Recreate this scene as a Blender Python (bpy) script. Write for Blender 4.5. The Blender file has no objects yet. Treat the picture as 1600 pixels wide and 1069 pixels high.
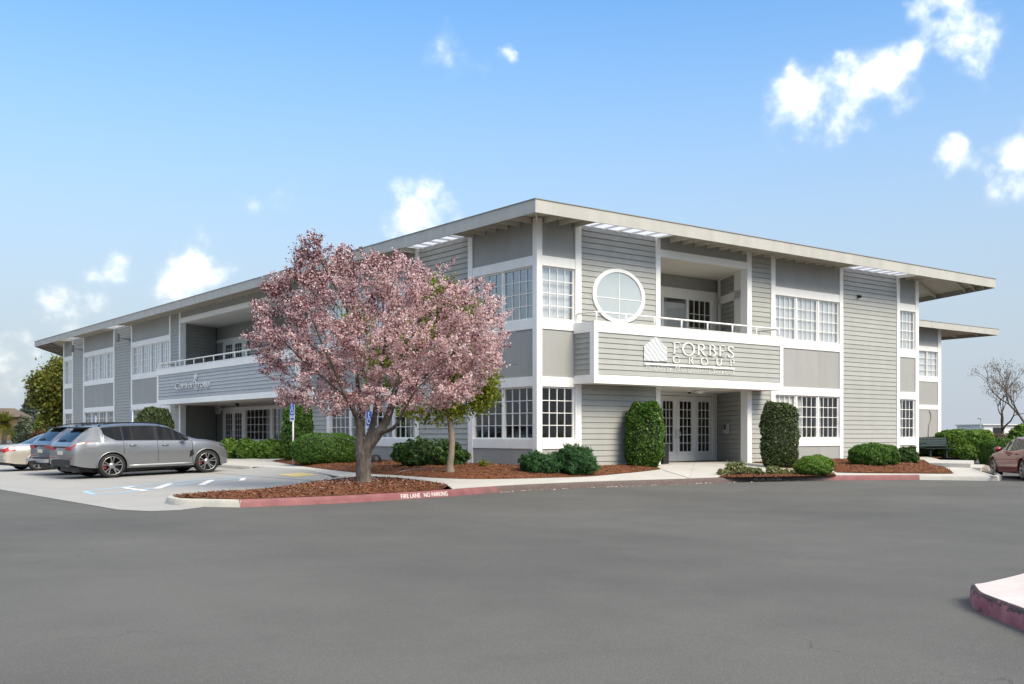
import bpy, bmesh, math, random
import numpy as np
from mathutils import Vector, Matrix, geometry
R_ = math.radians
rng = np.random.default_rng(7)
random.seed(7)
SC = bpy.context.scene
COL = SC.collection

# ------------------------------------------------------------------ camera
# world axes: +x runs along the entrance facade, +y along the long facade, the near corner of the building is (0, 0)
F, HY, PX, H = 1640.0, 679.0, 800.0, 1.45
_n = math.hypot(1254, 1640)
FA, FB = 1254/_n, 1640/_n
RA, RB = FB, -FA
_cx, _cz = 39.3/F*32, 32.0
CA, CB = -(_cx*RA+_cz*FA), -(_cx*RB+_cz*FB)
cam = bpy.data.cameras.new('camera')
camo = bpy.data.objects.new('camera', cam)
COL.objects.link(camo)
camo.location = (CA, CB, H)
camo.rotation_euler = (R_(90), 0, -math.atan2(FA, FB))
cam.sensor_width = 36
cam.lens = 36*F/1600
cam.shift_y = (HY-534.5)/1600
cam.clip_end = 6000
SC.camera = camo

# ------------------------------------------------------------------ light
SUN = Vector((0.08, -0.995, 0)).normalized()
SUN_EL = R_(44)
SUN_DIR = Vector((SUN.x*math.cos(SUN_EL), SUN.y*math.cos(SUN_EL), math.sin(SUN_EL)))
sun = bpy.data.lights.new('sun', 'SUN')
sun.energy = 0.5
sun.angle = R_(28)
sun.color = (1.0, 0.993, 0.982)
suno = bpy.data.objects.new('sun', sun)
COL.objects.link(suno)
suno.location = (0, 0, 50)
suno.rotation_euler = (-SUN_DIR).to_track_quat('-Z', 'Y').to_euler()

world = bpy.data.worlds.new('World')
SC.world = world
world.use_nodes = True
SC.view_settings.view_transform = 'Standard'
SC.view_settings.look = 'None'
SC.view_settings.gamma = 1
SC.view_settings.exposure = 3.14
SC.view_settings.use_white_balance = True
SC.view_settings.white_balance_temperature = 8350
SC.view_settings.white_balance_tint = 7
SC.view_settings.use_curve_mapping = False
SC.cycles.max_bounces = 8
SC.cycles.transparent_max_bounces = 16
SC.cycles.caustics_reflective = False
SC.cycles.caustics_refractive = False


def build_sky():
    nt = world.node_tree
    nt.nodes.clear()
    N, L = nt.nodes.new, nt.links.new
    out = N('ShaderNodeOutputWorld')
    bg = N('ShaderNodeBackground')
    bg.inputs['Strength'].default_value = 0.105
    L(bg.outputs[0], out.inputs[0])
    sky = N('ShaderNodeTexSky')
    sky.sky_type = 'NISHITA'
    sky.sun_disc = False
    sky.sun_elevation = SUN_EL
    sky.sun_rotation = math.atan2(SUN.x, SUN.y)
    sky.air_density = 1.0
    sky.dust_density = 0.35
    sky.ozone_density = 1.6
    hs = N('ShaderNodeHueSaturation')
    hs.inputs['Hue'].default_value = 0.507
    hs.inputs['Saturation'].default_value = 1.38
    hs.inputs['Value'].default_value = .345
    L(sky.outputs[0], hs.inputs['Color'])
    tc = N('ShaderNodeTexCoord')
    nz = N('ShaderNodeTexNoise')
    nz.inputs['Scale'].default_value = 13
    nz.inputs['Detail'].default_value = 7
    nz.inputs['Roughness'].default_value = 0.55
    L(tc.outputs['Generated'], nz.inputs['Vector'])
    nz2 = N('ShaderNodeTexNoise')
    nz2.inputs['Scale'].default_value = 34
    nz2.inputs['Detail'].default_value = 6
    L(tc.outputs['Generated'], nz2.inputs['Vector'])

    def m(op, a, b=None, clamp=False):
        n = N('ShaderNodeMath')
        n.operation = op
        n.use_clamp = clamp
        for i, v in enumerate((a, b)):
            if v is None:
                continue
            if isinstance(v, (int, float)):
                n.inputs[i].default_value = v
            else:
                L(v, n.inputs[i])
        return n.outputs[0]
    # domain-warped direction
    wv = N('ShaderNodeVectorMath'); wv.operation = 'SUBTRACT'
    L(nz.outputs['Color'], wv.inputs[0]); wv.inputs[1].default_value = (.5, .5, .5)
    ws = N('ShaderNodeVectorMath'); ws.operation = 'SCALE'; ws.inputs['Scale'].default_value = 0.075
    L(wv.outputs[0], ws.inputs[0])
    wa = N('ShaderNodeVectorMath'); wa.operation = 'ADD'
    L(tc.outputs['Generated'], wa.inputs[0]); L(ws.outputs[0], wa.inputs[1])

    def pdir(px, py):
        x, u = (px-PX)/F, (HY-py)/F
        return Vector((FA+x*RA, FB+x*RB, u)).normalized()
    # (px, py, radius px, weight): cumulus puffs, then larger unseen clouds added all round to whiten the fill light
    blobs = [(1485, 15, 52, 1), (1505, 75, 44, .95), (1440, 95, 56, .95), (1380, 110, 58, 1), (1320, 95, 34, .8), (1330, 150, 62, 1),
             (1265, 165, 52, 1), (1400, 140, 50, .8), (1595, 225, 42, 1), (1600, 265, 45, .8), (1510, 245, 34, .8), (1560, 285, 30, .4), (1475, 243, 24, .6),
             (660, 338, 62, 1), (620, 352, 34, .9), (705, 340, 36, .8), (310, 420, 44, .9), (285, 445, 42, .8), (340, 425, 25, .6), (112, 482, 40, .8),
             (185, 430, 32, .75), (150, 440, 20, .5), (715, 95, 44, .42), (782, 68, 14, .6), (420, 322, 34, .4), (8, 533, 30, .8), (40, 600, 60, .45), (100, 560, 40, .3)]
    vecs = [(pdir(a, b), r*1.3/F, w*.78) for a, b, r, w in blobs]
    rr = random.Random(3)
    for k in range(84):
        az = rr.uniform(0, 1)*2*math.pi
        yaw = math.atan2(FB, FA)+az
        el = math.asin(rr.uniform(.10, 1)**.6)
        c = Vector((math.cos(yaw)*math.cos(el), math.sin(yaw)*math.cos(el), math.sin(el)))
        if c.x*FA+c.y*FB > .3 and c.z < .66: continue     # the view itself keeps the clouds listed above
        vecs.append((c, rr.uniform(.16, .36), rr.uniform(.8, 1)))
        vecs.append(((c+Vector((rr.uniform(-.07, .07), rr.uniform(-.07, .07), rr.uniform(-.02, .03)))).normalized(), rr.uniform(.12, .28), .9))
    acc = None
    for c, r, w in vecs:
        d = N('ShaderNodeVectorMath'); d.operation = 'DISTANCE'
        L(wa.outputs[0], d.inputs[0]); d.inputs[1].default_value = c
        mr = N('ShaderNodeMapRange'); mr.interpolation_type = 'SMOOTHSTEP'
        mr.inputs['From Min'].default_value = r*1.25
        mr.inputs['From Max'].default_value = r*.1
        mr.inputs['To Min'].default_value = 0
        mr.inputs['To Max'].default_value = w
        L(d.outputs['Value'], mr.inputs['Value'])
        acc = mr.outputs[0] if acc is None else m('MAXIMUM', acc, mr.outputs[0])
    dens = m('ADD', acc, m('MULTIPLY', m('SUBTRACT', nz2.outputs['Fac'], .5), 2.1))
    edge = N('ShaderNodeMapRange'); edge.interpolation_type = 'SMOOTHSTEP'
    edge.inputs['From Min'].default_value = .12
    edge.inputs['From Max'].default_value = 1.6
    edge.inputs['To Max'].default_value = .86
    L(dens, edge.inputs['Value'])
    cover = m('MULTIPLY', edge.outputs[0], m('MINIMUM', m('MULTIPLY', acc, 3.0), 1.0))
    # pale horizon air
    sep = N('ShaderNodeSeparateXYZ'); L(tc.outputs['Generated'], sep.inputs[0])
    hz = N('ShaderNodeMapRange'); hz.interpolation_type = 'SMOOTHERSTEP'
    hz.inputs['From Min'].default_value = .52
    hz.inputs['From Max'].default_value = -.03
    hz.inputs['To Max'].default_value = .96
    L(sep.outputs['Z'], hz.inputs['Value'])
    mx0 = N('ShaderNodeMix'); mx0.data_type = 'RGBA'
    L(hz.outputs[0], mx0.inputs['Factor']); L(hs.outputs[0], mx0.inputs[6]); mx0.inputs[7].default_value = (.452, .592, .90, 1)
    mx = N('ShaderNodeMix'); mx.data_type = 'RGBA'
    L(cover, mx.inputs['Factor']); L(mx0.outputs[2], mx.inputs[6])
    cc = N('ShaderNodeMix'); cc.data_type = 'RGBA'
    dn = N('ShaderNodeMapRange'); dn.inputs['From Min'].default_value = .35; dn.inputs['From Max'].default_value = 1.25
    L(dens, dn.inputs['Value']); L(dn.outputs[0], cc.inputs['Factor'])
    cc.inputs[6].default_value = (1.15, 1.27, 1.5, 1); cc.inputs[7].default_value = (3.3, 3.45, 3.75, 1)
    L(cc.outputs[2], mx.inputs[7])
    L(mx.outputs[2], bg.inputs['Color'])


build_sky()

# ------------------------------------------------------------------ helpers


def at(px, py, z=0.0):
    """ground point under a pixel of the photograph, at height z"""
    x, u = (px-PX)/F, (HY-py)/F
    Z = (z-H)/u
    return Vector((CA+Z*(FA+x*RA), CB+Z*(FB+x*RB), z))


def at_f(px, py, fn, n=12):
    z = .2
    for _ in range(n):
        p = at(px, py, z)
        z = .5*z+.5*fn(p.x, p.y)
    p = at(px, py, z)
    return p


def depth(p):
    return (p[0]-CA)*FA+(p[1]-CB)*FB


def at_z(px, py, Z):
    """point at a given distance Z along the view axis"""
    x, u = (px-PX)/F, (HY-py)/F
    return Vector((CA+Z*(FA+x*RA), CB+Z*(FB+x*RB), H+u*Z))


def tag(o, label=None, cat=None, group=None, kind=None):
    if label: o['label'] = label
    if cat: o['category'] = cat
    if group: o['group'] = group
    if kind: o['kind'] = kind
    return o


def empty(name, loc=(0, 0, 0), rz=0.0):
    o = bpy.data.objects.new(name, None)
    o.empty_display_size = .3
    COL.objects.link(o)
    o.location = loc
    o.rotation_euler = (0, 0, rz)
    return o


def link(name, me, parent=None, loc=None, rz=None, scale=None):
    o = bpy.data.objects.new(name, me)
    COL.objects.link(o)
    if parent is not None: o.parent = parent
    if loc is not None: o.location = loc
    if rz is not None: o.rotation_euler = (0, 0, rz)
    if scale is not None: o.scale = scale
    return o


class MB:
    def __init__(s):
        s.v, s.f, s.mi, s.sm = [], [], [], []
        s.cur = 0

    def add(s, vs, fs, smooth=False):
        o = len(s.v)
        s.v.extend([tuple(p) for p in vs])
        for f in fs:
            s.f.append([o+i for i in f]); s.mi.append(s.cur); s.sm.append(smooth)
        return s

    def box(s, x0, x1, y0, y1, z0, z1):
        x0, x1 = min(x0, x1), max(x0, x1); y0, y1 = min(y0, y1), max(y0, y1); z0, z1 = min(z0, z1), max(z0, z1)
        return s.add([(x0, y0, z0), (x1, y0, z0), (x1, y1, z0), (x0, y1, z0), (x0, y0, z1), (x1, y0, z1), (x1, y1, z1), (x0, y1, z1)],
                     [(3, 2, 1, 0), (4, 5, 6, 7), (0, 1, 5, 4), (1, 2, 6, 5), (2, 3, 7, 6), (3, 0, 4, 7)])

    def prism(s, poly, z0, z1):
        n = len(poly)
        ar = sum(poly[i][0]*poly[(i+1) % n][1]-poly[(i+1) % n][0]*poly[i][1] for i in range(n))
        if ar < 0: poly = poly[::-1]
        vs = [(p[0], p[1], z0) for p in poly]+[(p[0], p[1], z1) for p in poly]
        fs = [tuple(range(n))[::-1], tuple(range(n, 2*n))]+[(i, (i+1) % n, n+(i+1) % n, n+i) for i in range(n)]
        return s.add(vs, fs)

    def bar(s, p, q, w, h):
        """box beam of width w, height h from p to q"""
        p, q = Vector(p), Vector(q)
        d = (q-p).normalized()
        up = Vector((0, 0, 1)) if abs(d.z) < .95 else Vector((0, 1, 0))
        r = d.cross(up).normalized()*w/2
        u = r.cross(d).normalized()*h/2
        vs = [p-r-u, p+r-u, p+r+u, p-r+u, q-r-u, q+r-u, q+r+u, q-r+u]
        return s.add(vs, [(0, 1, 2, 3), (7, 6, 5, 4), (0, 4, 5, 1), (1, 5, 6, 2), (2, 6, 7, 3), (3, 7, 4, 0)])

    def tube(s, pts, rad, n=8, caps=True):
        pts = [Vector(p) for p in pts]
        if not hasattr(rad, '__len__'): rad = [rad]*len(pts)
        vs, fs = [], []
        prev = None
        for i, p in enumerate(pts):
            a = pts[max(0, i-1)]; b = pts[min(len(pts)-1, i+1)]
            t = (b-a).normalized()
            if prev is None:
                u = t.orthogonal().normalized()
            else:
                u = (prev-t*prev.dot(t))
                u = u.normalized() if u.length > 1e-6 else t.orthogonal().normalized()
            prev = u
            w = t.cross(u)
            for k in range(n):
                an = 2*math.pi*k/n
                vs.append(p+(u*math.cos(an)+w*math.sin(an))*rad[i])
        for i in range(len(pts)-1):
            for k in range(n):
                fs.append((i*n+k, i*n+(k+1) % n, (i+1)*n+(k+1) % n, (i+1)*n+k))
        if caps:
            fs.append(tuple(range(n))[::-1]); fs.append(tuple((len(pts)-1)*n+k for k in range(n)))
        return s.add(vs, fs, True)

    def lathe(s, prof, axis='y', c=(0, 0, 0), n=32, smooth=True):
        """prof: (radius, offset along axis)"""
        vs, fs = [], []
        m = len(prof)
        for k in range(n):
            an = 2*math.pi*k/n
            for r, o in prof:
                x, z = r*math.cos(an), r*math.sin(an)
                p = {'y': (x, o, z), 'z': (x, z, o), 'x': (o, x, z)}[axis]
                vs.append((p[0]+c[0], p[1]+c[1], p[2]+c[2]))
        for k in range(n):
            for j in range(m-1):
                fs.append((k*m+j, k*m+j+1, ((k+1) % n)*m+j+1, ((k+1) % n)*m+j))
        return s.add(vs, fs, smooth)

    def mesh(s, name, mats, recalc=False):
        me = bpy.data.meshes.new(name)
        me.from_pydata(s.v, [], s.f)
        if not isinstance(mats, (list, tuple)): mats = [mats]
        for m_ in mats: me.materials.append(m_)
        me.polygons.foreach_set('material_index', s.mi)
        me.polygons.foreach_set('use_smooth', s.sm)
        if recalc:
            bm = bmesh.new(); bm.from_mesh(me)
            bmesh.ops.recalc_face_normals(bm, faces=bm.faces)
            bm.to_mesh(me); bm.free()
        me.update()
        return me

    def build(s, name, mats, parent=None, loc=None, rz=None, recalc=False, scale=None):
        return link(name, s.mesh(name, mats, recalc), parent, loc, rz, scale)


def np_mesh(name, V, Fc, mat, smooth=False):
    """V (n,3), Fc (m,4) or (m,3) arrays"""
    me = bpy.data.meshes.new(name)
    k = Fc.shape[1]
    me.vertices.add(len(V)); me.vertices.foreach_set('co', np.ascontiguousarray(V, dtype=np.float32).ravel())
    me.loops.add(Fc.size); me.loops.foreach_set('vertex_index', np.ascontiguousarray(Fc, dtype=np.int32).ravel())
    me.polygons.add(len(Fc))
    me.polygons.foreach_set('loop_start', np.arange(0, Fc.size, k, dtype=np.int32))
    try:
        me.polygons.foreach_set('loop_total', np.full(len(Fc), k, dtype=np.int32))
    except Exception:
        pass
    if smooth: me.polygons.foreach_set('use_smooth', np.ones(len(Fc), dtype=bool))
    me.materials.append(mat)
    me.update(calc_edges=True)
    return me


# ------------------------------------------------------------------ materials
class NT:
    def __init__(s, name):
        s.m = bpy.data.materials.new(name)
        s.m.use_nodes = True
        s.t = s.m.node_tree
        s.b = s.t.nodes['Principled BSDF']
        s.out = s.t.nodes['Material Output']

    def n(s, typ, **kw):
        nd = s.t.nodes.new(typ)
        for k, v in kw.items():
            if k.startswith('i_'):
                nd.inputs[k[2:].replace('_', ' ')].default_value = v
            else:
                setattr(nd, k, v)
        return nd

    def l(s, a, b):
        s.t.links.new(a, b)

    def math(s, op, a, b=0.0, clamp=False):
        nd = s.n('ShaderNodeMath', operation=op, use_clamp=clamp)
        for i, v in enumerate((a, b)):
            if isinstance(v, (int, float)): nd.inputs[i].default_value = v
            else: s.l(v, nd.inputs[i])
        return nd.outputs[0]

    def noise(s, scale, detail=4, rough=.5, vec=None):
        nd = s.n('ShaderNodeTexNoise')
        nd.inputs['Scale'].default_value = scale
        nd.inputs['Detail'].default_value = detail
        nd.inputs['Roughness'].default_value = rough
        if vec is not None: s.l(vec, nd.inputs['Vector'])
        return nd.outputs['Fac']

    def pos(s, scale=(1, 1, 1)):
        g = s.n('ShaderNodeNewGeometry')
        mp = s.n('ShaderNodeMapping')
        mp.inputs['Scale'].default_value = scale
        s.l(g.outputs['Position'], mp.inputs['Vector'])
        return mp.outputs[0]

    def obj(s, scale=(1, 1, 1)):
        g = s.n('ShaderNodeTexCoord')
        mp = s.n('ShaderNodeMapping')
        mp.inputs['Scale'].default_value = scale
        s.l(g.outputs['Object'], mp.inputs['Vector'])
        return mp.outputs[0]

    def ramp(s, fac, stops):
        r = s.n('ShaderNodeValToRGB')
        el = r.color_ramp.elements
        while len(el) < len(stops): el.new(.5)
        for e, (p, c) in zip(el, stops):
            e.position = p; e.color = (*c, 1)
        s.l(fac, r.inputs['Fac'])
        return r.outputs['Color']

    def mix(s, fac, a, b, blend='MIX'):
        m = s.n('ShaderNodeMix', data_type='RGBA', blend_type=blend)
        for k, v in ((0, fac), (6, a), (7, b)):
            if isinstance(v, (int, float)): m.inputs[k].default_value = v
            elif isinstance(v, tuple): m.inputs[k].default_value = (*v, 1)
            else: s.l(v, m.inputs[k])
        return m.outputs[2]

    def mr(s, v, a, b, c, d, interp='LINEAR'):
        m = s.n('ShaderNodeMapRange', interpolation_type=interp)
        s.l(v, m.inputs['Value'])
        for k, x in zip(('From Min', 'From Max', 'To Min', 'To Max'), (a, b, c, d)): m.inputs[k].default_value = x
        return m.outputs[0]

    def bump(s, h, strength=.3, dist=.01):
        b = s.n('ShaderNodeBump')
        b.inputs['Strength'].default_value = strength
        b.inputs['Distance'].default_value = dist
        s.l(h, b.inputs['Height'])
        s.l(b.outputs[0], s.b.inputs['Normal'])

    def color(s, c):
        if isinstance(c, tuple): s.b.inputs['Base Color'].default_value = (*c, 1)
        else: s.l(c, s.b.inputs['Base Color'])


def mul(c, k):
    return tuple(min(1, x*k) for x in c)


def paint(name, col, rough=.55, var=.06, scale=3.0, streak=0.0, objvar=0.0, bump=.0, metal=0.0, spec=.4):
    t = NT(name)
    p = t.pos((1, 1, .35) if streak else (1, 1, 1))
    f = t.noise(scale, 5, .6, p)
    c = t.ramp(f, [(.3, mul(col, 1-var)), (.7, mul(col, 1+var))])
    if objvar:
        oi = t.n('ShaderNodeObjectInfo')
        k = t.mr(oi.outputs['Random'], 0, 1, 1-objvar, 1+objvar)
        cc = t.n('ShaderNodeCombineColor')
        for i in range(3): t.l(k, cc.inputs[i])
        c = t.mix(1.0, c, cc.outputs[0], 'MULTIPLY')
    if streak:
        f2 = t.noise(1.0, 4, .6, t.pos((9, 9, .5)))
        c = t.mix(t.mr(f2, .55, .8, 0, streak), c, mul(col, .55))
    t.color(c)
    t.b.inputs['Roughness'].default_value = rough
    t.b.inputs['Metallic'].default_value = metal
    t.b.inputs['Specular IOR Level'].default_value = spec
    if bump: t.bump(t.noise(60, 4, .6, t.pos()), bump, .004)
    return t.m


def leafmat(name, stops, rough=.55, trans=.35, tcol=None, scale=1.2):
    """leaf colour: random per leaf plus slow clumps of age"""
    t = NT(name)
    g = t.n('ShaderNodeNewGeometry')
    f = t.noise(scale, 3, .5, t.pos())
    k = t.math('ADD', t.math('MULTIPLY', g.outputs['Random Per Island'], .62), t.math('MULTIPLY', f, .55))
    k = t.math('SUBTRACT', k, .06, True)
    c = t.ramp(k, stops)
    t.color(c)
    t.b.inputs['Roughness'].default_value = rough
    t.b.inputs['Specular IOR Level'].default_value = .35
    tr = t.n('ShaderNodeBsdfTranslucent')
    t.l(c if tcol is None else t.mix(.5, c, tcol), tr.inputs['Color'])
    ms = t.n('ShaderNodeMixShader')
    ms.inputs[0].default_value = trans
    t.l(t.b.outputs[0], ms.inputs[1]); t.l(tr.outputs[0], ms.inputs[2])
    t.l(ms.outputs[0], t.out.inputs['Surface'])
    return t.m


def glassmat(name, tint=(.86, .9, .9), base=.10, gain=.75, rough=.012, wav=.0):
    t = NT(name)
    tr = t.n('ShaderNodeBsdfTransparent'); tr.inputs['Color'].default_value = (*tint, 1)
    gl = t.n('ShaderNodeBsdfGlossy'); gl.inputs['Roughness'].default_value = rough
    gl.inputs['Color'].default_value = (.95, .97, 1, 1)
    lw = t.n('ShaderNodeLayerWeight'); lw.inputs['Blend'].default_value = .5
    fac = t.math('ADD', t.math('MULTIPLY', t.math('POWER', lw.outputs['Facing'], 3.0), gain), base, True)
    ms = t.n('ShaderNodeMixShader')
    t.l(fac, ms.inputs[0]); t.l(tr.outputs[0], ms.inputs[1]); t.l(gl.outputs[0], ms.inputs[2])
    if wav:
        b = t.n('ShaderNodeBump'); b.inputs['Strength'].default_value = wav; b.inputs['Distance'].default_value = .02
        t.l(t.noise(1.3, 2, .5, t.pos()), b.inputs['Height']); t.l(b.outputs[0], gl.inputs['Normal'])
    t.l(ms.outputs[0], t.out.inputs['Surface'])
    return t.m


M = {}
M['siding'] = paint('siding paint', (.352, .360, .342), .6, .05, 2.2, .12, .045, .15)
M['panel'] = paint('panel paint', (.318, .323, .315), .65, .05, 1.6, .18, .03, .25)
M['trim'] = paint('white trim paint', (.80, .80, .785), .5, .03, 2.5, .08, .015)
M['fascia'] = paint('weathered fascia paint', (.43, .425, .40), .65, .09, 1.8, .25, .02, .2)
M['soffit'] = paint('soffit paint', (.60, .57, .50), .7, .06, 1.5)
M['ceil'] = paint('porch ceiling paint', (.74, .72, .68), .7, .03, 1.5)
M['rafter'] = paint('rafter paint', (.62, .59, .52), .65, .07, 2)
M['drip'] = paint('roof edge metal', (.25, .24, .22), .5, .1, 2)
M['roof'] = paint('roof membrane', (.42, .41, .39), .8, .1, 1)
M['interior'] = paint('interior wall', (.30, .245, .18), .8, .06, .6)
M['intfloor'] = paint('interior floor', (.09, .08, .07), .8, .08, .6)
M['intceil'] = paint('interior ceiling', (.34, .33, .31), .8, .03, .6)
M['desk'] = paint('office furniture', (.12, .085, .06), .5, .1, 2)
M['blind'] = paint('white blind slats', (.88, .88, .88), .6, .02, 3)
M['glass'] = glassmat('window glass', tint=(.80, .82, .80), base=.05, gain=.55, wav=.12)
M['glass_hi'] = glassmat('upper window glass', tint=(.88, .90, .91), base=.30, gain=.6, wav=.15)
M['dark_metal'] = paint('dark metal', (.02, .02, .022), .4, .1, 4)
M['black'] = paint('black plastic', (.012, .012, .013), .5, .1, 4)
M['metal'] = paint('brushed steel', (.55, .55, .55), .35, .05, 5, metal=.9)
M['grey_metal'] = paint('grey metal', (.28, .28, .28), .45, .08, 5)
M['post'] = paint('sign post', (.62, .63, .62), .45, .06, 3)
M['sign_white'] = paint('sign white', (.86, .86, .85), .4, .02, 3)
M['sign_blue'] = paint('sign blue', (.02, .12, .55), .4, .04, 3)
M['letter'] = paint('sign lettering white', (.83, .83, .80), .4, .02, 3)
M['grey_letter'] = paint('grey sign lettering', (.58, .60, .62), .4, .04, 3)

t = NT('translucent roof panel')
tr = t.n('ShaderNodeBsdfTranslucent'); tr.inputs['Color'].default_value = (.86, .89, .95, 1)
df = t.n('ShaderNodeBsdfDiffuse'); df.inputs['Color'].default_value = (.82, .84, .88, 1)
ms = t.n('ShaderNodeMixShader'); ms.inputs[0].default_value = .25
t.l(tr.outputs[0], ms.inputs[1]); t.l(df.outputs[0], ms.inputs[2]); t.l(ms.outputs[0], t.out.inputs['Surface'])
M['skylight'] = t.m

t = NT('brushed white logo')
f = t.noise(3.0, 4, .6, t.pos((4, 4, 4)))
wv = t.n('ShaderNodeTexWave'); wv.inputs['Scale'].default_value = 2.2; wv.inputs['Distortion'].default_value = 6; wv.inputs['Detail'].default_value = 3
mp = t.n('ShaderNodeMapping'); mp.inputs['Rotation'].default_value = (0, R_(50), 0)
g = t.n('ShaderNodeNewGeometry'); t.l(g.outputs['Position'], mp.inputs[0]); t.l(mp.outputs[0], wv.inputs['Vector'])
t.color(t.ramp(t.math('MULTIPLY', wv.outputs['Fac'], t.math('ADD', f, .45)), [(.15, (.42, .46, .49)), (.6, (.66, .67, .66))]))
M['logo'] = t.m


def asphalt():
    t = NT('asphalt')
    p = t.pos()
    big = t.noise(.16, 5, .6, p)
    mid = t.noise(1.1, 6, .6, p)
    fine = t.noise(170, 3, .7, p)
    vor = t.n('ShaderNodeTexVoronoi'); vor.inputs['Scale'].default_value = 130; t.l(p, vor.inputs['Vector'])
    v = t.math('ADD', t.math('MULTIPLY', big, .62), t.math('MULTIPLY', mid, .22))
    v = t.math('ADD', v, t.math('MULTIPLY', fine, .2))
    c = t.ramp(v, [(.38, (.074, .0725, .067)), (.5, (.094, .092, .0845)), (.62, (.116, .113, .103))])
    # long wear lanes of traffic and oil spots
    lane = t.noise(.55, 3, .5, t.pos((1, .18, 1)))
    c = t.mix(t.mr(lane, .52, .72, 0, .35), c, (.125, .123, .114))
    oil = t.noise(.8, 4, .5, t.pos((1.3, 1.3, 1)))
    c = t.mix(t.mr(oil, .66, .78, 0, .3), c, (.058, .057, .054))
    vc = t.n('ShaderNodeTexVoronoi', feature='DISTANCE_TO_EDGE'); vc.inputs['Scale'].default_value = .22
    wn = t.n('ShaderNodeTexNoise'); wn.inputs['Scale'].default_value = 1.6; wn.inputs['Detail'].default_value = 6; t.l(p, wn.inputs['Vector'])
    va = t.n('ShaderNodeVectorMath', operation='SCALE'); va.inputs['Scale'].default_value = .9; t.l(wn.outputs['Color'], va.inputs[0])
    vb_ = t.n('ShaderNodeVectorMath', operation='ADD'); t.l(p, vb_.inputs[0]); t.l(va.outputs[0], vb_.inputs[1]); t.l(vb_.outputs[0], vc.inputs['Vector'])
    crack = t.mr(vc.outputs['Distance'], 0.0, .0028, .55, 0)
    crack = t.math('MULTIPLY', crack, t.mr(t.noise(.3, 2, .5, p), .50, .58, 0, 1))
    c = t.mix(crack, c, (.035, .035, .034))
    agg = t.n('ShaderNodeSeparateColor'); t.l(vor.outputs['Color'], agg.inputs[0])
    c = t.mix(t.mr(agg.outputs[0], .80, 1, 0, .45), c, (.20, .196, .186))
    c = t.mix(t.mr(agg.outputs[1], .82, 1, 0, .4), c, (.045, .045, .044))
    t.color(c)
    t.b.inputs['Roughness'].default_value = .82
    t.b.inputs['Specular IOR Level'].default_value = .3
    t.bump(t.math('ADD', vor.outputs['Distance'], t.math('MULTIPLY', fine, .5)), .5, .006)
    return t.m


def concrete(name, col, var=.1, dirt=.25, objvar=.05):
    t = NT(name)
    p = t.pos()
    f = t.math('ADD', t.math('MULTIPLY', t.noise(.7, 5, .6, p), .6), t.math('MULTIPLY', t.noise(9, 5, .65, p), .4))
    c = t.ramp(f, [(.35, mul(col, 1-var)), (.65, mul(col, 1+var))])
    oi = t.n('ShaderNodeObjectInfo')
    k = t.mr(oi.outputs['Random'], 0, 1, 1-objvar, 1+objvar)
    cc = t.n('ShaderNodeCombineColor')
    for i in range(3): t.l(k, cc.inputs[i])
    c = t.mix(1.0, c, cc.outputs[0], 'MULTIPLY')
    st = t.noise(1.7, 6, .6, t.pos((1, .6, 1)))
    c = t.mix(t.mr(st, .58, .75, 0, dirt), c, mul(col, .62))
    t.color(c)
    t.b.inputs['Roughness'].default_value = .85
    t.b.inputs['Specular IOR Level'].default_value = .25
    t.bump(t.noise(90, 4, .6, p), .25, .004)
    return t.m


M['asphalt'] = asphalt()
M['concrete'] = concrete('sidewalk concrete', (.47, .455, .425), .08, .2)
M['pad'] = concrete('parking concrete', (.335, .33, .317), .06, .18, 0)
M['kerb'] = concrete('kerb concrete', (.46, .44, .39), .12, .35)

t = NT('worn red kerb paint')
p = t.pos()
f = t.noise(2.2, 6, .65, p)
f2 = t.noise(14, 5, .7, t.pos((1, 1, 2)))
red = t.ramp(t.noise(3, 4, .6, p), [(.3, (.185, .060, .064)), (.7, (.275, .105, .105))])
sx = t.n('ShaderNodeSeparateXYZ'); t.l(p, sx.inputs[0])
wear = t.math('ADD', t.math('MULTIPLY', f, .5), t.math('MULTIPLY', f2, .5))
# the paint by the entrance is driven off by tyres, further on it holds
band = t.math('MULTIPLY', t.mr(sx.outputs['X'], -5.8, -2.6, 0, .5, 'SMOOTHSTEP'), t.mr(sx.outputs['X'], 6.5, 8.5, 1, .1, 'SMOOTHSTEP'))
wm = t.mr(t.math('ADD', wear, band), .60, .70, 0, .9)
c = t.mix(wm, red, t.ramp(f2, [(.35, (.060, .05, .045)), (.62, (.11, .092, .082)), (.78, (.20, .17, .155))]))
t.color(c); t.b.inputs['Roughness'].default_value = .7
t.bump(f2, .4, .006)
M['red_kerb'] = t.m


def mulchmat(name):
    t = NT(name)
    p = t.pos()
    vor = t.n('ShaderNodeTexVoronoi'); vor.inputs['Scale'].default_value = 42; t.l(t.pos((1, 1, .6)), vor.inputs['Vector'])
    sc = t.n('ShaderNodeSeparateColor'); t.l(vor.outputs['Color'], sc.inputs[0])
    c = t.ramp(sc.outputs[0], [(0, (.07, .025, .013)), (.45, (.175, .064, .030)), (.85, (.25, .10, .05)), (1, (.33, .16, .09))])
    c = t.mix(t.mr(t.noise(1.2, 3, .5, p), .4, .7, 0, .5), c, (.21, .075, .036), 'MIX')
    t.color(c); t.b.inputs['Roughness'].default_value = .95
    t.b.inputs['Specular IOR Level'].default_value = .15
    t.bump(t.math('ADD', vor.outputs['Distance'], t.noise(60, 4, .6, p)), .9, .03)
    return t.m


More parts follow.
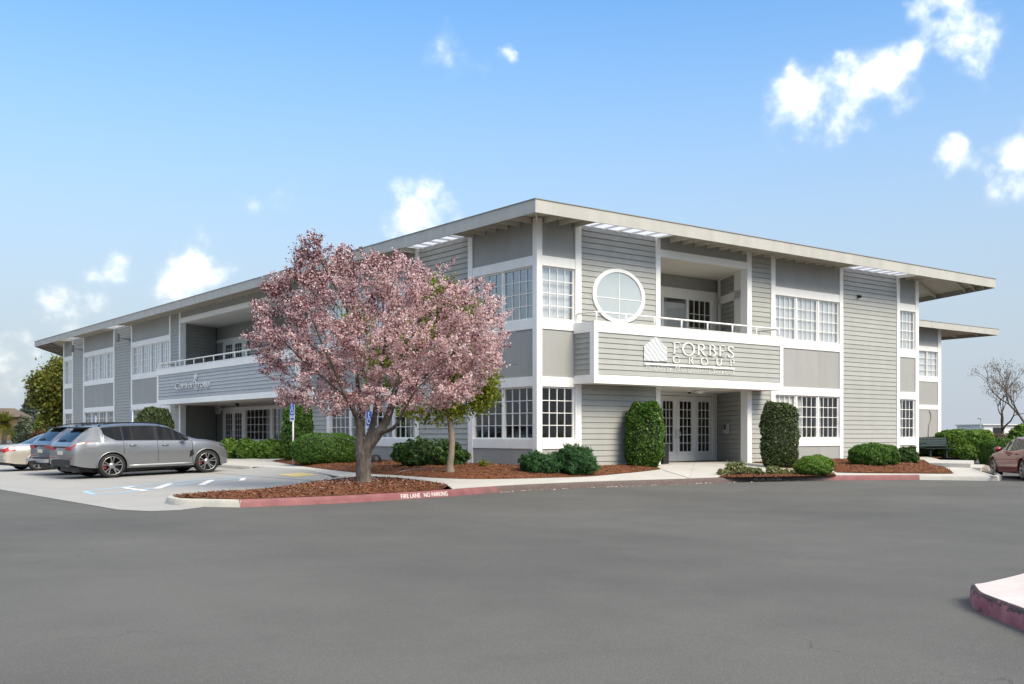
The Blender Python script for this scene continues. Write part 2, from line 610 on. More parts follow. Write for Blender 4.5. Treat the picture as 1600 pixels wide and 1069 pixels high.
M['mulch'] = mulchmat('red brown bark mulch')
t = NT('bark chip')
g = t.n('ShaderNodeNewGeometry')
t.color(t.ramp(g.outputs['Random Per Island'], [(0, (.07, .025, .013)), (.5, (.185, .070, .034)), (.88, (.235, .098, .05)), (1, (.31, .165, .092))]))
t.b.inputs['Roughness'].default_value = .9
M['chip'] = t.m
M['bark'] = None
t = NT('tree bark')
p = t.obj((1, 1, .22))
f = t.noise(16, 6, .7, p)
f3 = t.noise(2.5, 4, .6, t.obj())
c = t.ramp(f, [(.35, (.045, .036, .03)), (.55, (.105, .088, .072)), (.75, (.19, .165, .14))])
c = t.mix(t.mr(f3, .5, .7, 0, .45), c, (.21, .185, .16))
t.color(c); t.b.inputs['Roughness'].default_value = .9
t.bump(f, .8, .02)
M['bark'] = t.m
M['twig'] = paint('dark twig', (.06, .04, .035), .8, .2, 5)
M['pale_bark'] = paint('pale bark', (.20, .165, .13), .9, .25, 7, .5, 0, .5)
M['blossom'] = leafmat('pink blossom', [(.0, (.40, .165, .175)), (.3, (.62, .36, .37)), (.6, (.80, .61, .61)), (1, (.92, .85, .84))], .6, .4, None, .9)
M['plum_leaf'] = leafmat('purple plum leaf', [(.0, (.060, .012, .018)), (.5, (.14, .026, .034)), (1, (.28, .075, .085))], .5, .4, None, .9)
M['yellow_leaf'] = leafmat('yellow green leaf', [(.0, (.08, .115, .014)), (.5, (.19, .235, .028)), (1, (.36, .37, .06))], .5, .45)
M['box_leaf'] = leafmat('boxwood leaf', [(.0, (.026, .080, .010)), (.5, (.058, .145, .02)), (1, (.14, .25, .045))], .45, .3)
M['bright_leaf'] = leafmat('bright green leaf', [(.0, (.045, .12, .012)), (.5, (.11, .22, .03)), (1, (.25, .37, .08))], .45, .35)
M['dark_leaf'] = leafmat('dark olive leaf', [(.0, (.025, .046, .014)), (.5, (.058, .088, .028)), (1, (.125, .16, .055))], .45, .25)
M['shiny_leaf'] = leafmat('glossy deep green leaf', [(.0, (.016, .05, .012)), (.5, (.04, .10, .022)), (1, (.10, .17, .05))], .32, .3)
M['fern_leaf'] = leafmat('feathery green leaf', [(.0, (.014, .06, .018)), (.5, (.03, .105, .032)), (1, (.08, .18, .06))], .5, .35)
M['var_leaf'] = leafmat('variegated leaf', [(.0, (.05, .085, .025)), (.5, (.14, .17, .06)), (1, (.45, .42, .22))], .45, .35)
M['olive_leaf'] = leafmat('olive tree leaf', [(.0, (.06, .085, .015)), (.5, (.15, .17, .03)), (1, (.30, .28, .06))], .5, .4, None, .6)
M['conifer_leaf'] = leafmat('blue green needle', [(.0, (.03, .05, .045)), (.5, (.07, .10, .09)), (1, (.14, .18, .16))], .6, .2)
M['sage_leaf'] = leafmat('grey green leaf', [(.0, (.06, .085, .05)), (.5, (.12, .15, .09)), (1, (.21, .24, .15))], .6, .3)
M['orange_leaf'] = leafmat('orange leaf', [(.0, (.20, .07, .02)), (.5, (.36, .14, .04)), (1, (.52, .26, .07))], .6, .3)
M['dry_leaf'] = leafmat('dry brown leaf', [(.0, (.08, .05, .03)), (.5, (.16, .11, .06)), (1, (.26, .2, .12))], .7, .3)
M['core'] = paint('dark shade core', (.02, .028, .012), .9, .3, 9)  # near-black colour stands in for the shade inside the foliage
M['petal'] = leafmat('fallen petal', [(.0, (.55, .36, .36)), (.5, (.72, .55, .54)), (1, (.86, .78, .75))], .7, .2)

# ------------------------------------------------------------------ ground levels
KX = [-14, -12.3, -11.7, -10.3, -8.7, -6.3, -4.85, -2.9, -.3, 2, 4.75, 7, 9, 10.8, 11.8, 13, 40]
KY = [-3.2, -3.9, -5.0, -5.2, -5.1, -4.6, -4.05, -3.66, -3.53, -3.66, -3.78, -4.4, -5.3, -6.4, -7.1, -8.4, -12]


def sstep(x):
    x = np.clip(x, 0, 1)
    return x*x*(3-2*x)


def zg(a, b):
    """paved and planted ground between kerb and building"""
    zl = np.maximum(.15, .44-.037*np.maximum(0, -a-1.5))
    bk = np.interp(a, KX, KY)
    t = np.clip((b-bk)/np.maximum(.5, -bk), 0, 1)
    return .15+(zl-.15)*t


def zroad(a, b):
    return .75*sstep((b-60)/130.)+0*a


def zpad(a, b):
    return .006+.024*np.clip(a+12.6, 0, 8)*sstep((b+5)/7.)+.006*np.clip(b-8, 0, 50)+.0*a


def in_poly(P, poly):
    x, y = P[:, 0], P[:, 1]
    ins = np.zeros(len(P), bool)
    n = len(poly)
    for i in range(n):
        x0, y0 = poly[i]; x1, y1 = poly[(i+1) % n]
        c = ((y0 > y) != (y1 > y)) & (x < (x1-x0)*(y-y0)/((y1-y0) if y1 != y0 else 1e-9)+x0)
        ins ^= c
    return ins


def resample(pts, step, closed=False):
    pts = [np.array(p[:2], float) for p in pts]
    if closed: pts = pts+[pts[0]]
    out = []
    for i in range(len(pts)-1):
        d = np.linalg.norm(pts[i+1]-pts[i])
        k = max(1, int(round(d/step)))
        for j in range(k): out.append(pts[i]+(pts[i+1]-pts[i])*j/k)
    if not closed: out.append(pts[-1])
    return out


def smooth_line(pts, step=.25):
    """Catmull-Rom through pts"""
    P = [np.array(p[:2], float) for p in pts]
    P = [2*P[0]-P[1]]+P+[2*P[-1]-P[-2]]
    out = []
    for i in range(1, len(P)-2):
        p0, p1, p2, p3 = P[i-1:i+3]
        k = max(2, int(np.linalg.norm(p2-p1)/step))
        for j in range(k):
            u = j/k
            out.append(.5*((2*p1)+(-p0+p2)*u+(2*p0-5*p1+4*p2-p3)*u*u+(-p0+3*p1-3*p2+p3)*u**3))
    out.append(P[-2])
    return out


def edge_dist(P, poly):
    d = np.full(len(P), 1e9)
    for i in range(len(poly)):
        a, b = np.array(poly[i]), np.array(poly[(i+1) % len(poly)])
        ab = b-a
        tt = np.clip(((P-a)@ab)/max(1e-9, ab@ab), 0, 1)
        d = np.minimum(d, np.linalg.norm(P-(a+tt[:, None]*ab), axis=1))
    return d


def surface(name, poly, zfn, step, mat, parent=None, smooth=True, jit=0.0):
    """triangulated sheet over a plan polygon, heights from zfn"""
    poly = [np.array(p[:2], float) for p in poly]
    B = resample(poly, step, True)
    mn, mx = np.min(poly, axis=0), np.max(poly, axis=0)
    gx, gy = np.meshgrid(np.arange(mn[0], mx[0], step), np.arange(mn[1], mx[1], step))
    G = np.stack([gx.ravel(), gy.ravel()], 1)+rng.uniform(-.2, .2, (gx.size, 2))*step
    G = G[in_poly(G, [tuple(p) for p in B])]
    if len(G): G = G[edge_dist(G, B) > step*.45]
    vs = [Vector(p) for p in B]+[Vector(p) for p in G]
    nb = len(B)
    res = geometry.delaunay_2d_cdt(vs, [(i, (i+1) % nb) for i in range(nb)], [list(range(nb))], 1, 1e-5)
    V = np.array([(p.x, p.y) for p in res[0]])
    z = zfn(V[:, 0], V[:, 1])
    if jit:
        d = edge_dist(V, B)
        z = z+rng.normal(0, jit, len(V))*np.clip(d/.3, 0, 1)
    F3 = np.array([f for f in res[2] if len(f) == 3])
    p0, p1, p2 = V[F3[:, 0]], V[F3[:, 1]], V[F3[:, 2]]
    ar = (p1[:, 0]-p0[:, 0])*(p2[:, 1]-p0[:, 1])-(p1[:, 1]-p0[:, 1])*(p2[:, 0]-p0[:, 0])
    F3[ar < 0] = F3[ar < 0][:, ::-1]
    me = np_mesh(name, np.column_stack([V, z]), F3, mat, smooth)
    return link(name, me, parent)


# asphalt: near sheet fine, far sheet coarse, one mesh
def asphalt_sheet():
    xs = np.concatenate([np.linspace(-260, -40, 16)[:-1], np.linspace(-40, 45, 60), np.linspace(45, 260, 16)[1:]])
    ys = np.concatenate([np.linspace(-120, -30, 8)[:-1], np.linspace(-30, 70, 60), np.linspace(70, 300, 24)[1:]])
    X, Y = np.meshgrid(xs, ys)
    Z = zroad(X, Y)
    V = np.stack([X.ravel(), Y.ravel(), Z.ravel()], 1)
    nx, ny = len(xs), len(ys)
    i = np.arange(nx-1)[None, :]+np.arange(ny-1)[:, None]*nx
    Fq = np.stack([i, i+1, i+1+nx, i+nx], -1).reshape(-1, 4)
    o = link('asphalt', np_mesh('asphalt', V, Fq, M['asphalt'], True))
    tag(o, kind='structure')


asphalt_sheet()
g = MB(); g.add([(-3000, -3000, -.6), (3000, -3000, -.6), (3000, 3000, -.6), (-3000, 3000, -.6)], [(0, 1, 2, 3)])
tag(g.build('ground', paint('dry grass ground', (.16, .14, .08), .95, .25, .05)), kind='structure')

pad = [(-13.98, 75), (-13.97, 5.2), (-13.8, -4.3), (-13.45, -5.1), (-12.9, -5.15), (-11.9, -4.35), (-6, -4.0), (-4.6, -1), (-4.6, 75)]
tag(surface('parking_pad', pad, zpad, .8, M['pad']), kind='structure')

# kerb lines (plan), from the photograph
KERB = smooth_line([at(px, py, 0) for px, py in [(375, 793), (480, 789), (580, 784), (700, 776), (760, 771), (840, 766), (950, 761), (1050, 757.5), (1150, 753.5), (1250, 751.5), (1350, 750.5), (1437, 750)]], .3)


def offset_line(L, d):
    out = []
    for i in range(len(L)):
        a, b = L[max(0, i-1)], L[min(len(L)-1, i+1)]
        t_ = (b-a)/np.linalg.norm(b-a)
        out.append(L[i]+np.array([-t_[1], t_[0]])*d)
    return out


def kerb(name, line, w, h, mat, z0=lambda a, b: 0.0, inner=None, batter=.03, parent=None):
    """extruded kerb: battered face, rounded nose, flat top; the line is the foot of the face, the body lies to its left"""
    prof = [(0, -.02), (0.0, .0), (batter*.6, h*.55), (batter, h-.035), (batter+.012, h-.012), (batter+.035, h), (w, h), (w, -.02)]
    vs, fs = [], []
    m_ = len(prof)
    for i, p in enumerate(line):
        a, b = line[max(0, i-1)], line[min(len(line)-1, i+1)]
        t_ = (b-a)/np.linalg.norm(b-a)
        nrm = np.array([-t_[1], t_[0]])
        z = z0(p[0], p[1])
        wob = 1+.0*i
        for o, zz in prof: vs.append((p[0]+nrm[0]*o, p[1]+nrm[1]*o, z+zz*wob))
    for i in range(len(line)-1):
        for j in range(m_-1): fs.append((i*m_+j, (i+1)*m_+j, (i+1)*m_+j+1, i*m_+j+1))
    fs.append(tuple(range(m_))); fs.append(tuple((len(line)-1)*m_+j for j in range(m_))[::-1])
    b_ = MB(); b_.add(vs, fs)
    return b_.build(name, mat, parent, recalc=True)


KW = .17
tag(kerb('red_kerb', KERB, KW, .155, M['red_kerb']), kind='structure')
# bare concrete nose at the left tip and its return along the back of the tree island
tip = smooth_line([at(px, py, z) for px, py, z in [(545, 748, .2), (420, 765, .15), (330, 775, .12), (275, 781, .05), (258, 786, 0), (272, 790, 0), (320, 792, 0), (375, 793, 0)]], .2)
tip[-1] = KERB[0]
tag(kerb('concrete_kerb', tip, KW, .15, M['kerb'], lambda a, b: float(zpad(np.float64(a), np.float64(b)))-.012 if b > -4.3 else 0.0), kind='structure')
right_end = [KERB[-1]]+[np.array(at(px, py, 0)[:2]) for px, py in [(1470, 750.3), (1530, 751.2), (1560, 751.8)]]
right_end = smooth_line(right_end, .3)+[np.array(at(1567, 749, .0)[:2]), np.array(at(1560, 745, .0)[:2])]
tag(kerb('concrete_kerb', right_end, KW, .155, M['concrete']), kind='structure')
# kerb of the walk in front of the parking stalls
wk = [np.array([-4.95, y]) for y in np.arange(60, 9.4, -1.0)]
tag(kerb('concrete_kerb', wk, .15, .13, M['kerb'], lambda a, b: float(zpad(np.float64(a), np.float64(b)))), kind='structure')

# walk: base sheet (what shows in the joints), slabs laid on it
KIN = offset_line(KERB, KW-.02)
REND = offset_line(right_end, KW-.02)
isl_back = [at_f(px, py, zg) for px, py in [(300, 777.5), (420, 764), (520, 751.5), (552, 748.5), (600, 748.5), (645, 751), (700, 758), (752, 766.5)]]
isl_back = [np.array(p[:2]) for p in isl_back]
i_t = min(range(len(KIN)), key=lambda i: np.linalg.norm(KIN[i]-isl_back[-1]))
isl_back[-1] = KIN[i_t]
front = KIN[i_t:]+REND[1:-2]
BED_L = [np.array(at_f(px, py, zg)[:2]) for px, py in [(425, 721), (460, 727), (520, 735), (600, 742), (700, 748), (800, 748.5), (905, 745.5), (960, 741.5), (1005, 737), (1033, 733.5)]]
base = [isl_back[3]]+isl_back[4:]+front+[np.array(at_f(1530, 738, zg)[:2]), np.array((24., 1.5)), np.array((23., 4.)), np.array((10, 3.)), np.array((1, 1)), np.array((.5, 60)), np.array((-4.85, 60)), np.array((-4.85, 6.0))]
for _p in [(base[-1])]: pass
SIDEWALK = surface('sidewalk', base, lambda a, b: zg(a, b)-.012, .7, M['kerb'])
tag(SIDEWALK, kind='structure')


def slab(poly, th=.03, parent=SIDEWALK):
    """one cast slab following the ground level"""
    poly = [np.array(p[:2], float) for p in poly]
    c = sum(poly)/len(poly)
    poly = [p+(c-p)/np.linalg.norm(c-p)*.008 for p in poly]
    b_ = MB()
    n = len(poly)
    if sum(poly[i][0]*poly[(i+1) % n][1]-poly[(i+1) % n][0]*poly[i][1] for i in range(n)) < 0: poly = poly[::-1]
    zt = [float(zg(p[0], p[1]))+.004 for p in poly]
    # fan from the centre so that the slab follows the slope
    vs = [(p[0], p[1], z) for p, z in zip(poly, zt)]+[(p[0], p[1], z-th) for p, z in zip(poly, zt)]+[(c[0], c[1], float(zg(c[0], c[1]))+.004)]
    fs = [(i, (i+1) % n, 2*n) for i in range(n)]+[(n+i, n+(i+1) % n, (i+1) % n, i) for i in range(n)]
    b_.add(vs, fs)
    return b_.build('slab', M['concrete'], parent)


def strip_slabs(A, B, cuts):
    """slabs between two plan lines (resampled), cut at the given fractions"""
    def param(Ln):
        d = [0]
        for i in range(1, len(Ln)): d.append(d[-1]+np.linalg.norm(Ln[i]-Ln[i-1]))
        d = np.array(d)/d[-1]
        P_ = np.array(Ln)
        return lambda u: np.array([np.interp(u, d, P_[:, 0]), np.interp(u, d, P_[:, 1])])
    fa_, fb_ = param(A), param(B)
    for u0, u1 in zip(cuts[:-1], cuts[1:]):
        k = max(2, int((u1-u0)*60))
        us = np.linspace(u0, u1, k)
        slab([fa_(u) for u in us]+[fb_(u) for u in us[::-1]])


inner1 = smooth_line(BED_L, .3)
# walk along the left bed, from the ramp to the entrance
outer1 = [np.array((-4.75, 16.5)), np.array((-4.75, 9.2)), np.array((-4.75, 6.2))]+isl_back[3:]+[p for p in front if p[0] < BED_L[-1][0]-1.2]
strip_slabs(inner1, outer1, [0, .12, .24, .36, .46, .55, .64, .73, .82, .91, 1])
# parking-side walk further back
for y0 in np.arange(16.6, 58, 2.6): slab([(-4.78, y0), (-4.78, y0+2.6), (-1.6, y0+2.6), (-1.6, y0)])
# entrance forecourt
b3_l = at_f(1123, 745, zg)
pL = np.array(BED_L[-1]); fk = [p for p in front if BED_L[-1][0]-1.2 <= p[0] <= at_f(1125, 748, zg)[0]]
b3t = [np.array(at_f(px, py, zg)[:2]) for px, py in [(1126, 742.5), (1150, 738), (1220, 737), (1300, 736.5)]]
path_r = [np.array(at_f(px, py, zg)[:2]) for px, py in [(1178, 727.5), (1215, 731), (1262, 734), (1303, 735.5)]]
slab([pL]+fk[:len(fk)//2]+[np.array((6.6, -.25)), np.array((5.2, -.25))])
slab(fk[len(fk)//2-1:]+[b3t[0], b3t[1], np.array((8.2, -.25)), np.array((6.65, -.25))])
slab([b3t[1], b3t[2], path_r[1], path_r[0], np.array((9.7, -.25)), np.array((8.25, -.25))])
slab([b3t[2], b3t[3], path_r[3], path_r[2], path_r[1]])
slab([(4.95, 2.3), (10.4, 2.3), (9.7, -.22), (5.1, -.22)])
# walk along the kerb at the right
r_in = [np.array(at_f(px, py, zg)[:2]) for px, py in [(1306, 739.5), (1350, 740.5), (1420, 741), (1492, 741.5)]]
r_out = [p for p in front if p[0] > at_f(1306, 745, zg)[0] and p[0] < REND[-4][0]]
strip_slabs(smooth_line(r_in, .3), r_out, [0, .2, .4, .6, .8, 1])
r2 = [np.array(at_f(px, py, zg)[:2]) for px, py in [(1494, 741.5), (1480, 731), (1503, 727), (1558, 745)]]
slab([r_in[-1], r2[1], r2[2], r2[3], REND[-4], r_out[-1]])

# mulch beds


def mulch(poly, rise=.05, nchip=2500):
    nchip = int(nchip*1.8)
    poly = [np.array(p[:2], float) for p in poly]
    B_ = resample(poly, .15, True)
    ph = rng.uniform(0, 6, 4)

    def zf(a, b):
        d = edge_dist(np.column_stack([a, b]), B_)
        return zg(a, b)+.012+rise*sstep(d/.7)+.012*np.sin(a*5+ph[0])*np.sin(b*4.3+ph[1])*np.clip(d/.4, 0, 1)
    o = surface('mulch_bed', poly, zf, .16, M['mulch'], jit=.010)
    tag(o, kind='structure')
    mn, mx = np.min(poly, axis=0), np.max(poly, axis=0)
    P = rng.uniform(mn, mx, (nchip*4, 2))
    P = P[in_poly(P, [tuple(q) for q in poly])][:nchip]
    n = len(P)
    z = zf(P[:, 0], P[:, 1])+rng.uniform(.002, .02, n)
    an = rng.uniform(0, 6.28, n); L_ = rng.uniform(.014, .045, n); W_ = rng.uniform(.005, .013, n)
    ti = rng.normal(0, .35, (n, 2))
    u = np.column_stack([np.cos(an), np.sin(an), ti[:, 0]])*L_[:, None]
    w = np.column_stack([-np.sin(an), np.cos(an), ti[:, 1]])*W_[:, None]
    c = np.column_stack([P, z])
    V = np.stack([c-u-w, c+u-w*.7, c+u*.9+w, c-u+w*.8], 1).reshape(-1, 3)
    co = link('bark_chips', np_mesh('bark_chips', V, np.arange(4*n).reshape(-1, 4), M['chip']), o)
    tag(co, kind='stuff')
    return o


isl_front = [p for p in KIN if p[0] < isl_back[-1][0]-.1]
tip_in = offset_line(tip, KW-.02)
mulch(isl_front+isl_back[::-1][1:-1]+[tip_in[j] for j in range(6, len(tip_in)-1, 3)], .09, 5200)
bl = [p for p in smooth_line(BED_L, .3)]
mulch(bl+[np.array((5.02, .1)), np.array((.2, .1)), np.array((.2, 15.2)), np.array((.05, 16.8))], .06, 6500)
mulch([np.array(at_f(px, py, zg)[:2]) for px, py in [(1122, 745.7), (1137, 741), (1180, 739.3), (1240, 739), (1302, 738.6), (1307, 743.4), (1250, 744.6), (1180, 746)]], .03, 900)
mulch([np.array(at_f(px, py, zg)[:2]) for px, py in [(1308, 738), (1350, 739), (1420, 739.5), (1490, 739.8), (1478, 732), (1462, 724)]]+[np.array((20.9, .4)), np.array((10.0, .1)), np.array((10.0, -.5))]+path_r[1:], .07, 4200)
mulch([(-1.5, 17.2), (-.02, 17.2), (-.02, 57), (-1.5, 57)], .03, 2500)

# petals blown along the gutter
n = 420
k = rng.integers(0, len(KERB)-1, n)
Kp = np.array(KERB)
P = Kp[k]+(Kp[k+1]-Kp[k])*rng.uniform(0, 1, n)[:, None]
P[:, 1] -= np.abs(rng.normal(0, .10, n))+.01
keep = (P[:, 0] > -4.5) & (P[:, 0] < 7)
P = P[keep]; n = len(P)
c = np.column_stack([P, np.full(n, .012)])
an = rng.uniform(0, 6.28, n); s_ = rng.uniform(.012, .035, n)
u = np.column_stack([np.cos(an), np.sin(an), rng.uniform(-.3, .3, n)])*s_[:, None]
w = np.column_stack([-np.sin(an), np.cos(an), rng.uniform(-.3, .3, n)])*s_[:, None]*.8
V = np.stack([c-u-w, c+u-w, c+u+w, c-u+w], 1).reshape(-1, 3)
V[:, 2] = np.maximum(V[:, 2], .005)
tag(link('fallen_petals', np_mesh('fallen_petals', V, np.arange(4*n).reshape(-1, 4), M['petal'])), kind='stuff')

n = 620
an = rng.uniform(0, 6.28, n); rd_ = np.abs(rng.normal(0, 2.0, n))
tc_ = np.array(at_f(568, 756, zg)[:2])
P = tc_+np.column_stack([np.cos(an)*rd_, np.sin(an)*rd_])
zt_p = np.where(in_poly(P, [tuple(q) for q in isl_front+isl_back[::-1]+[tip_in[j] for j in range(6, len(tip_in)-1, 3)]]), zg(P[:, 0], P[:, 1])+.125, -1)
P, zt_p = P[zt_p > 0], zt_p[zt_p > 0]; n = len(P)
an = rng.uniform(0, 6.28, n); s_ = rng.uniform(.010, .02, n)
c = np.column_stack([P, zt_p])
u = np.column_stack([np.cos(an), np.sin(an), rng.uniform(-.3, .3, n)])*s_[:, None]
w = np.column_stack([-np.sin(an), np.cos(an), rng.uniform(-.3, .3, n)])*s_[:, None]*.8
V = np.stack([c-u-w, c+u-w, c+u+w, c-u+w], 1).reshape(-1, 3)
tag(link('fallen_petals', np_mesh('fallen_petals', V, np.arange(4*n).reshape(-1, 4), M['petal'])), kind='stuff')

# painted marks of the accessible aisle


def paintmat(name, col, cover):
    t = NT(name)
    c = t.ramp(t.noise(8, 5, .7, t.pos()), [(.3, mul(col, .9)), (.7, mul(col, 1.05))])
    t.color(c); t.b.inputs['Roughness'].default_value = .8
    tr = t.n('ShaderNodeBsdfTransparent')
    ms = t.n('ShaderNodeMixShader')
    f = t.mr(t.noise(11, 6, .75, t.pos()), .62-cover*.4, .72-cover*.4, 1, 0)
    f = t.math('SUBTRACT', 1.0, f)
    t.l(f, ms.inputs[0]); t.l(tr.outputs[0], ms.inputs[1]); t.l(t.b.outputs[0], ms.inputs[2])
    t.l(ms.outputs[0], t.out.inputs['Surface'])
    return t.m


M['blue_line'] = paintmat('faded light blue marking', (.30, .52, .70), .85)
M['white_mark'] = paintmat('white marking', (.80, .80, .78), .9)
M['yellow_mat'] = paint('yellow warning mat', (.66, .51, .23), .8, .1, 6)


def stroke(b_, pts, wpx_m, lift=.005):
    """flat ribbon through plan points, laid on the pad"""
    pts = resample(pts, .4)
    vs, fs = [], []
    for i, p in enumerate(pts):
        a, c_ = pts[max(0, i-1)], pts[min(len(pts)-1, i+1)]
        t_ = (c_-a)/np.linalg.norm(c_-a)
        nr = np.array([-t_[1], t_[0]])*wpx_m/2
        for q in (p+nr, p-nr): vs.append((q[0], q[1], float(zpad(q[0], q[1]))+lift))
    for i in range(len(pts)-1): fs.append((2*i, 2*i+1, 2*i+3, 2*i+2))
    b_.add(vs, fs)


def atp(px, py): return np.array(at_f(px, py, zpad)[:2])


b = MB()
stroke(b, [atp(132, 768), atp(185, 762.5), atp(310, 750), atp(432, 739.5)], .16)
stroke(b, [atp(148, 773), atp(190, 770), atp(300, 755), atp(372, 748.5), atp(440, 741)], .16)
stroke(b, [atp(132, 768), atp(148, 773)], .14)
tag(b.build('aisle_line', M['blue_line']), kind='structure')
b = MB()
for seg, w in (([(192, 763), (208, 761)], .16), ([(196, 763), (228, 767.5)], .16), ([(245, 764), (266, 756)], .2), ([(314, 758.5), (331, 750.5)], .2), ([(352, 747.5), (381, 747.5)], .15), ([(381, 747.5), (377, 751.5)], .15), ([(429, 744.5), (433, 742)], .25)):
    stroke(b, [atp(*q) for q in seg], w, .009)
tag(b.build('aisle_mark', M['white_mark']), kind='structure')


def zramp(a, b):
    w = sstep((b-1.6)/1.2)*sstep((10.0-b)/.9)
    zp = zpad(a, b)
    return zp+(zg(-4.75+0*a, b)-zp)*np.clip((a+6.6)/1.85, 0, 1)*w+.007


tag(surface('ramp', [(-6.6, 1.7), (-4.74, 1.7), (-4.74, 9.9), (-6.6, 9.9)], zramp, .3, M['pad']), kind='structure')
ym = [np.array(at_f(px, py, zramp)[:2]) for px, py in [(432, 742), (470, 739), (500, 742), (462, 745.5)]]
b = MB()
zz = lambda p: float(zramp(np.float64(p[0]), np.float64(p[1])))+.006
_n = 6
_vs = []
for _i in range(_n+1):
    for _j in range(_n+1):
        _u, _v = _i/_n, _j/_n
        _p = (ym[0]*(1-_u)+ym[1]*_u)*(1-_v)+(ym[3]*(1-_u)+ym[2]*_u)*_v
        _vs.append((_p[0], _p[1], zz(_p)))
b.add(_vs, [(_i*(_n+1)+_j, (_i+1)*(_n+1)+_j, (_i+1)*(_n+1)+_j+1, _i*(_n+1)+_j+1) for _i in range(_n) for _j in range(_n)])
o_ = tag(b.build('warning_mat', M['yellow_mat'], recalc=True), 'yellow tactile warning mat set in the walk at the end of the parking aisle', 'mat')
b = MB()
for i in range(9):
    for j in range(9):
        u_, v_ = (i+.5)/9, (j+.5)/9
        p = (ym[0]*(1-u_)+ym[1]*u_)*(1-v_)+(ym[3]*(1-u_)+ym[2]*u_)*v_
        b.lathe([(.03, 0), (.025, .006), (0.0, .007)], 'z', (p[0], p[1], zz(p)), 6)
tag(b.build('bump', M['yellow_mat'], o_), kind='stuff')

# foreground island at the right edge of the frame
isl = [at(px, py, z) for px, py, z in [(1700, 866, .15), (1600, 893.5, .15), (1545, 907, .15), (1524, 913, .14), (1515, 930, .05), (1516, 943, 0), (1524, 953, 0), (1540, 961, 0), (1600, 986, 0), (1700, 1030, 0)]]
isl = [np.array(p[:2]) for p in isl]
isl = smooth_line(isl, .08)
isl_c = isl+[np.array((isl[-1][0]+6, isl[-1][1]-6)), np.array((isl[0][0]+7, isl[0][1]-3))]
t = NT('pale painted island top')
p = t.pos()
f = t.noise(26, 5, .7, t.pos((1, 3, 1)))
c = t.ramp(t.noise(1.5, 5, .6, p), [(.3, (.47, .405, .39)), (.7, (.60, .535, .52))])
c = t.mix(t.mr(f, .64, .72, 0, .5), c, (.33, .28, .27))
t.color(c); t.b.inputs['Roughness'].default_value = .85; t.bump(f, .3, .01)
M['island_top'] = t.m
t = NT('scraped red kerb face')
p = t.pos()
f = t.noise(7, 6, .7, t.pos((1, 1, 2.5)))
c = t.ramp(t.noise(5, 4, .6, p), [(.3, (.22, .06, .085)), (.7, (.36, .14, .16))])
sz = t.n('ShaderNodeSeparateXYZ'); t.l(p, sz.inputs[0])
k_ = t.math('ADD', f, t.mr(sz.outputs['Z'], .085, .14, 0, .26))
c = t.mix(t.mr(k_, .60, .68, 0, .93), c, (.035, .026, .026))
c = t.mix(t.mr(t.noise(13, 5, .7, t.pos((1, 1, 2))), .62, .68, 0, .6), c, (.30, .25, .25))
t.color(c); t.b.inputs['Roughness'].default_value = .75; t.bump(f, .5, .01)
M['scraped'] = t.m
n_ = len(isl_c)
if sum(isl_c[i][0]*isl_c[(i+1) % n_][1]-isl_c[(i+1) % n_][0]*isl_c[i][1] for i in range(n_)) < 0: isl_c = isl_c[::-1]
cen = sum(isl_c)/n_
rings = [(0, 0), (.004, .05), (.008, .12), (.02, .145), (.045, .152)]
vs, fs, mi = [], [], []
nr_ = []
for i in range(n_):
    a, b2 = isl_c[i-1], isl_c[(i+1) % n_]
    t_ = (b2-a)/np.linalg.norm(b2-a); nr_.append(np.array([-t_[1], t_[0]]))
for o_, z in rings:
    for i in range(n_): q = isl_c[i]+nr_[i]*o_; vs.append((q[0], q[1], z))
mb = MB()
for r in range(len(rings)-1):
    for i in range(n_): fs.append((r*n_+i, r*n_+(i+1) % n_, (r+1)*n_+(i+1) % n_, (r+1)*n_+i))
mb.add(vs, fs, True)
mb.cur = 1
mb.add(vs[-n_:], [tuple(range(n_))])
tag(mb.build('kerb_island', [M['scraped'], M['island_top']]), 'low kerbed island with pale top and scraped red face in the open asphalt', 'traffic island')

# ------------------------------------------------------------------ office building
BLD = empty('office_building')
tag(BLD, 'two storey grey office building with white trim, lap siding and deep flat eaves', 'building')
ZB, ZT = .40, 8.06
SB, WB1, WT1, HT1, PB2, WB2, WT2, PT2 = 1.01, 1.30, 2.93, 3.23, 4.69, 4.99, 6.63, 6.93
EXPO = .18


def TR(u, v, z): return (u, -v, z)          # entrance facade: outward is -y


def TL(u, v, z): return (-v, u, z)          # long facade: outward is -x


def TW(b0):
    return lambda u, v, z: (u, b0-v, z)


def tbox(b_, T, u0, u1, v0, v1, z0, z1):
    p, q = T(u0, v0, z0), T(u1, v1, z1)
    return b_.box(p[0], q[0], p[1], q[1], p[2], q[2])


def tpart(name, T, u0, u1, v0, v1, z0, z1, mat, parent=None):
    b_ = MB(); tbox(b_, T, u0, u1, v0, v1, z0, z1)
    return b_.build(name, mat, parent or BLD)


NB = [0]
_bm = {}


def board_mesh(T, u0, u1, h, mat=None):
    """lap siding board: wedge, thick at the bottom edge"""
    key = (T(1, 2, 3), round(u0, 3), round(u1, 3), round(h, 3))
    if key in _bm: return _bm[key]
    b_ = MB()
    pr = [(-.03, .012), (.026, .012), (.026, .022), (.006, h), (-.03, h)]
    vs = [T(u0, v, z) for v, z in pr]+[T(u1, v, z) for v, z in pr]
    k = len(pr)
    b_.add(vs, [tuple(range(k)), tuple(range(k, 2*k))[::-1]]+[(i, k+i, k+(i+1) % k, (i+1) % k) for i in range(k)])
    _bm[key] = b_.mesh('siding_board', mat or M['siding'], True)
    return _bm[key]


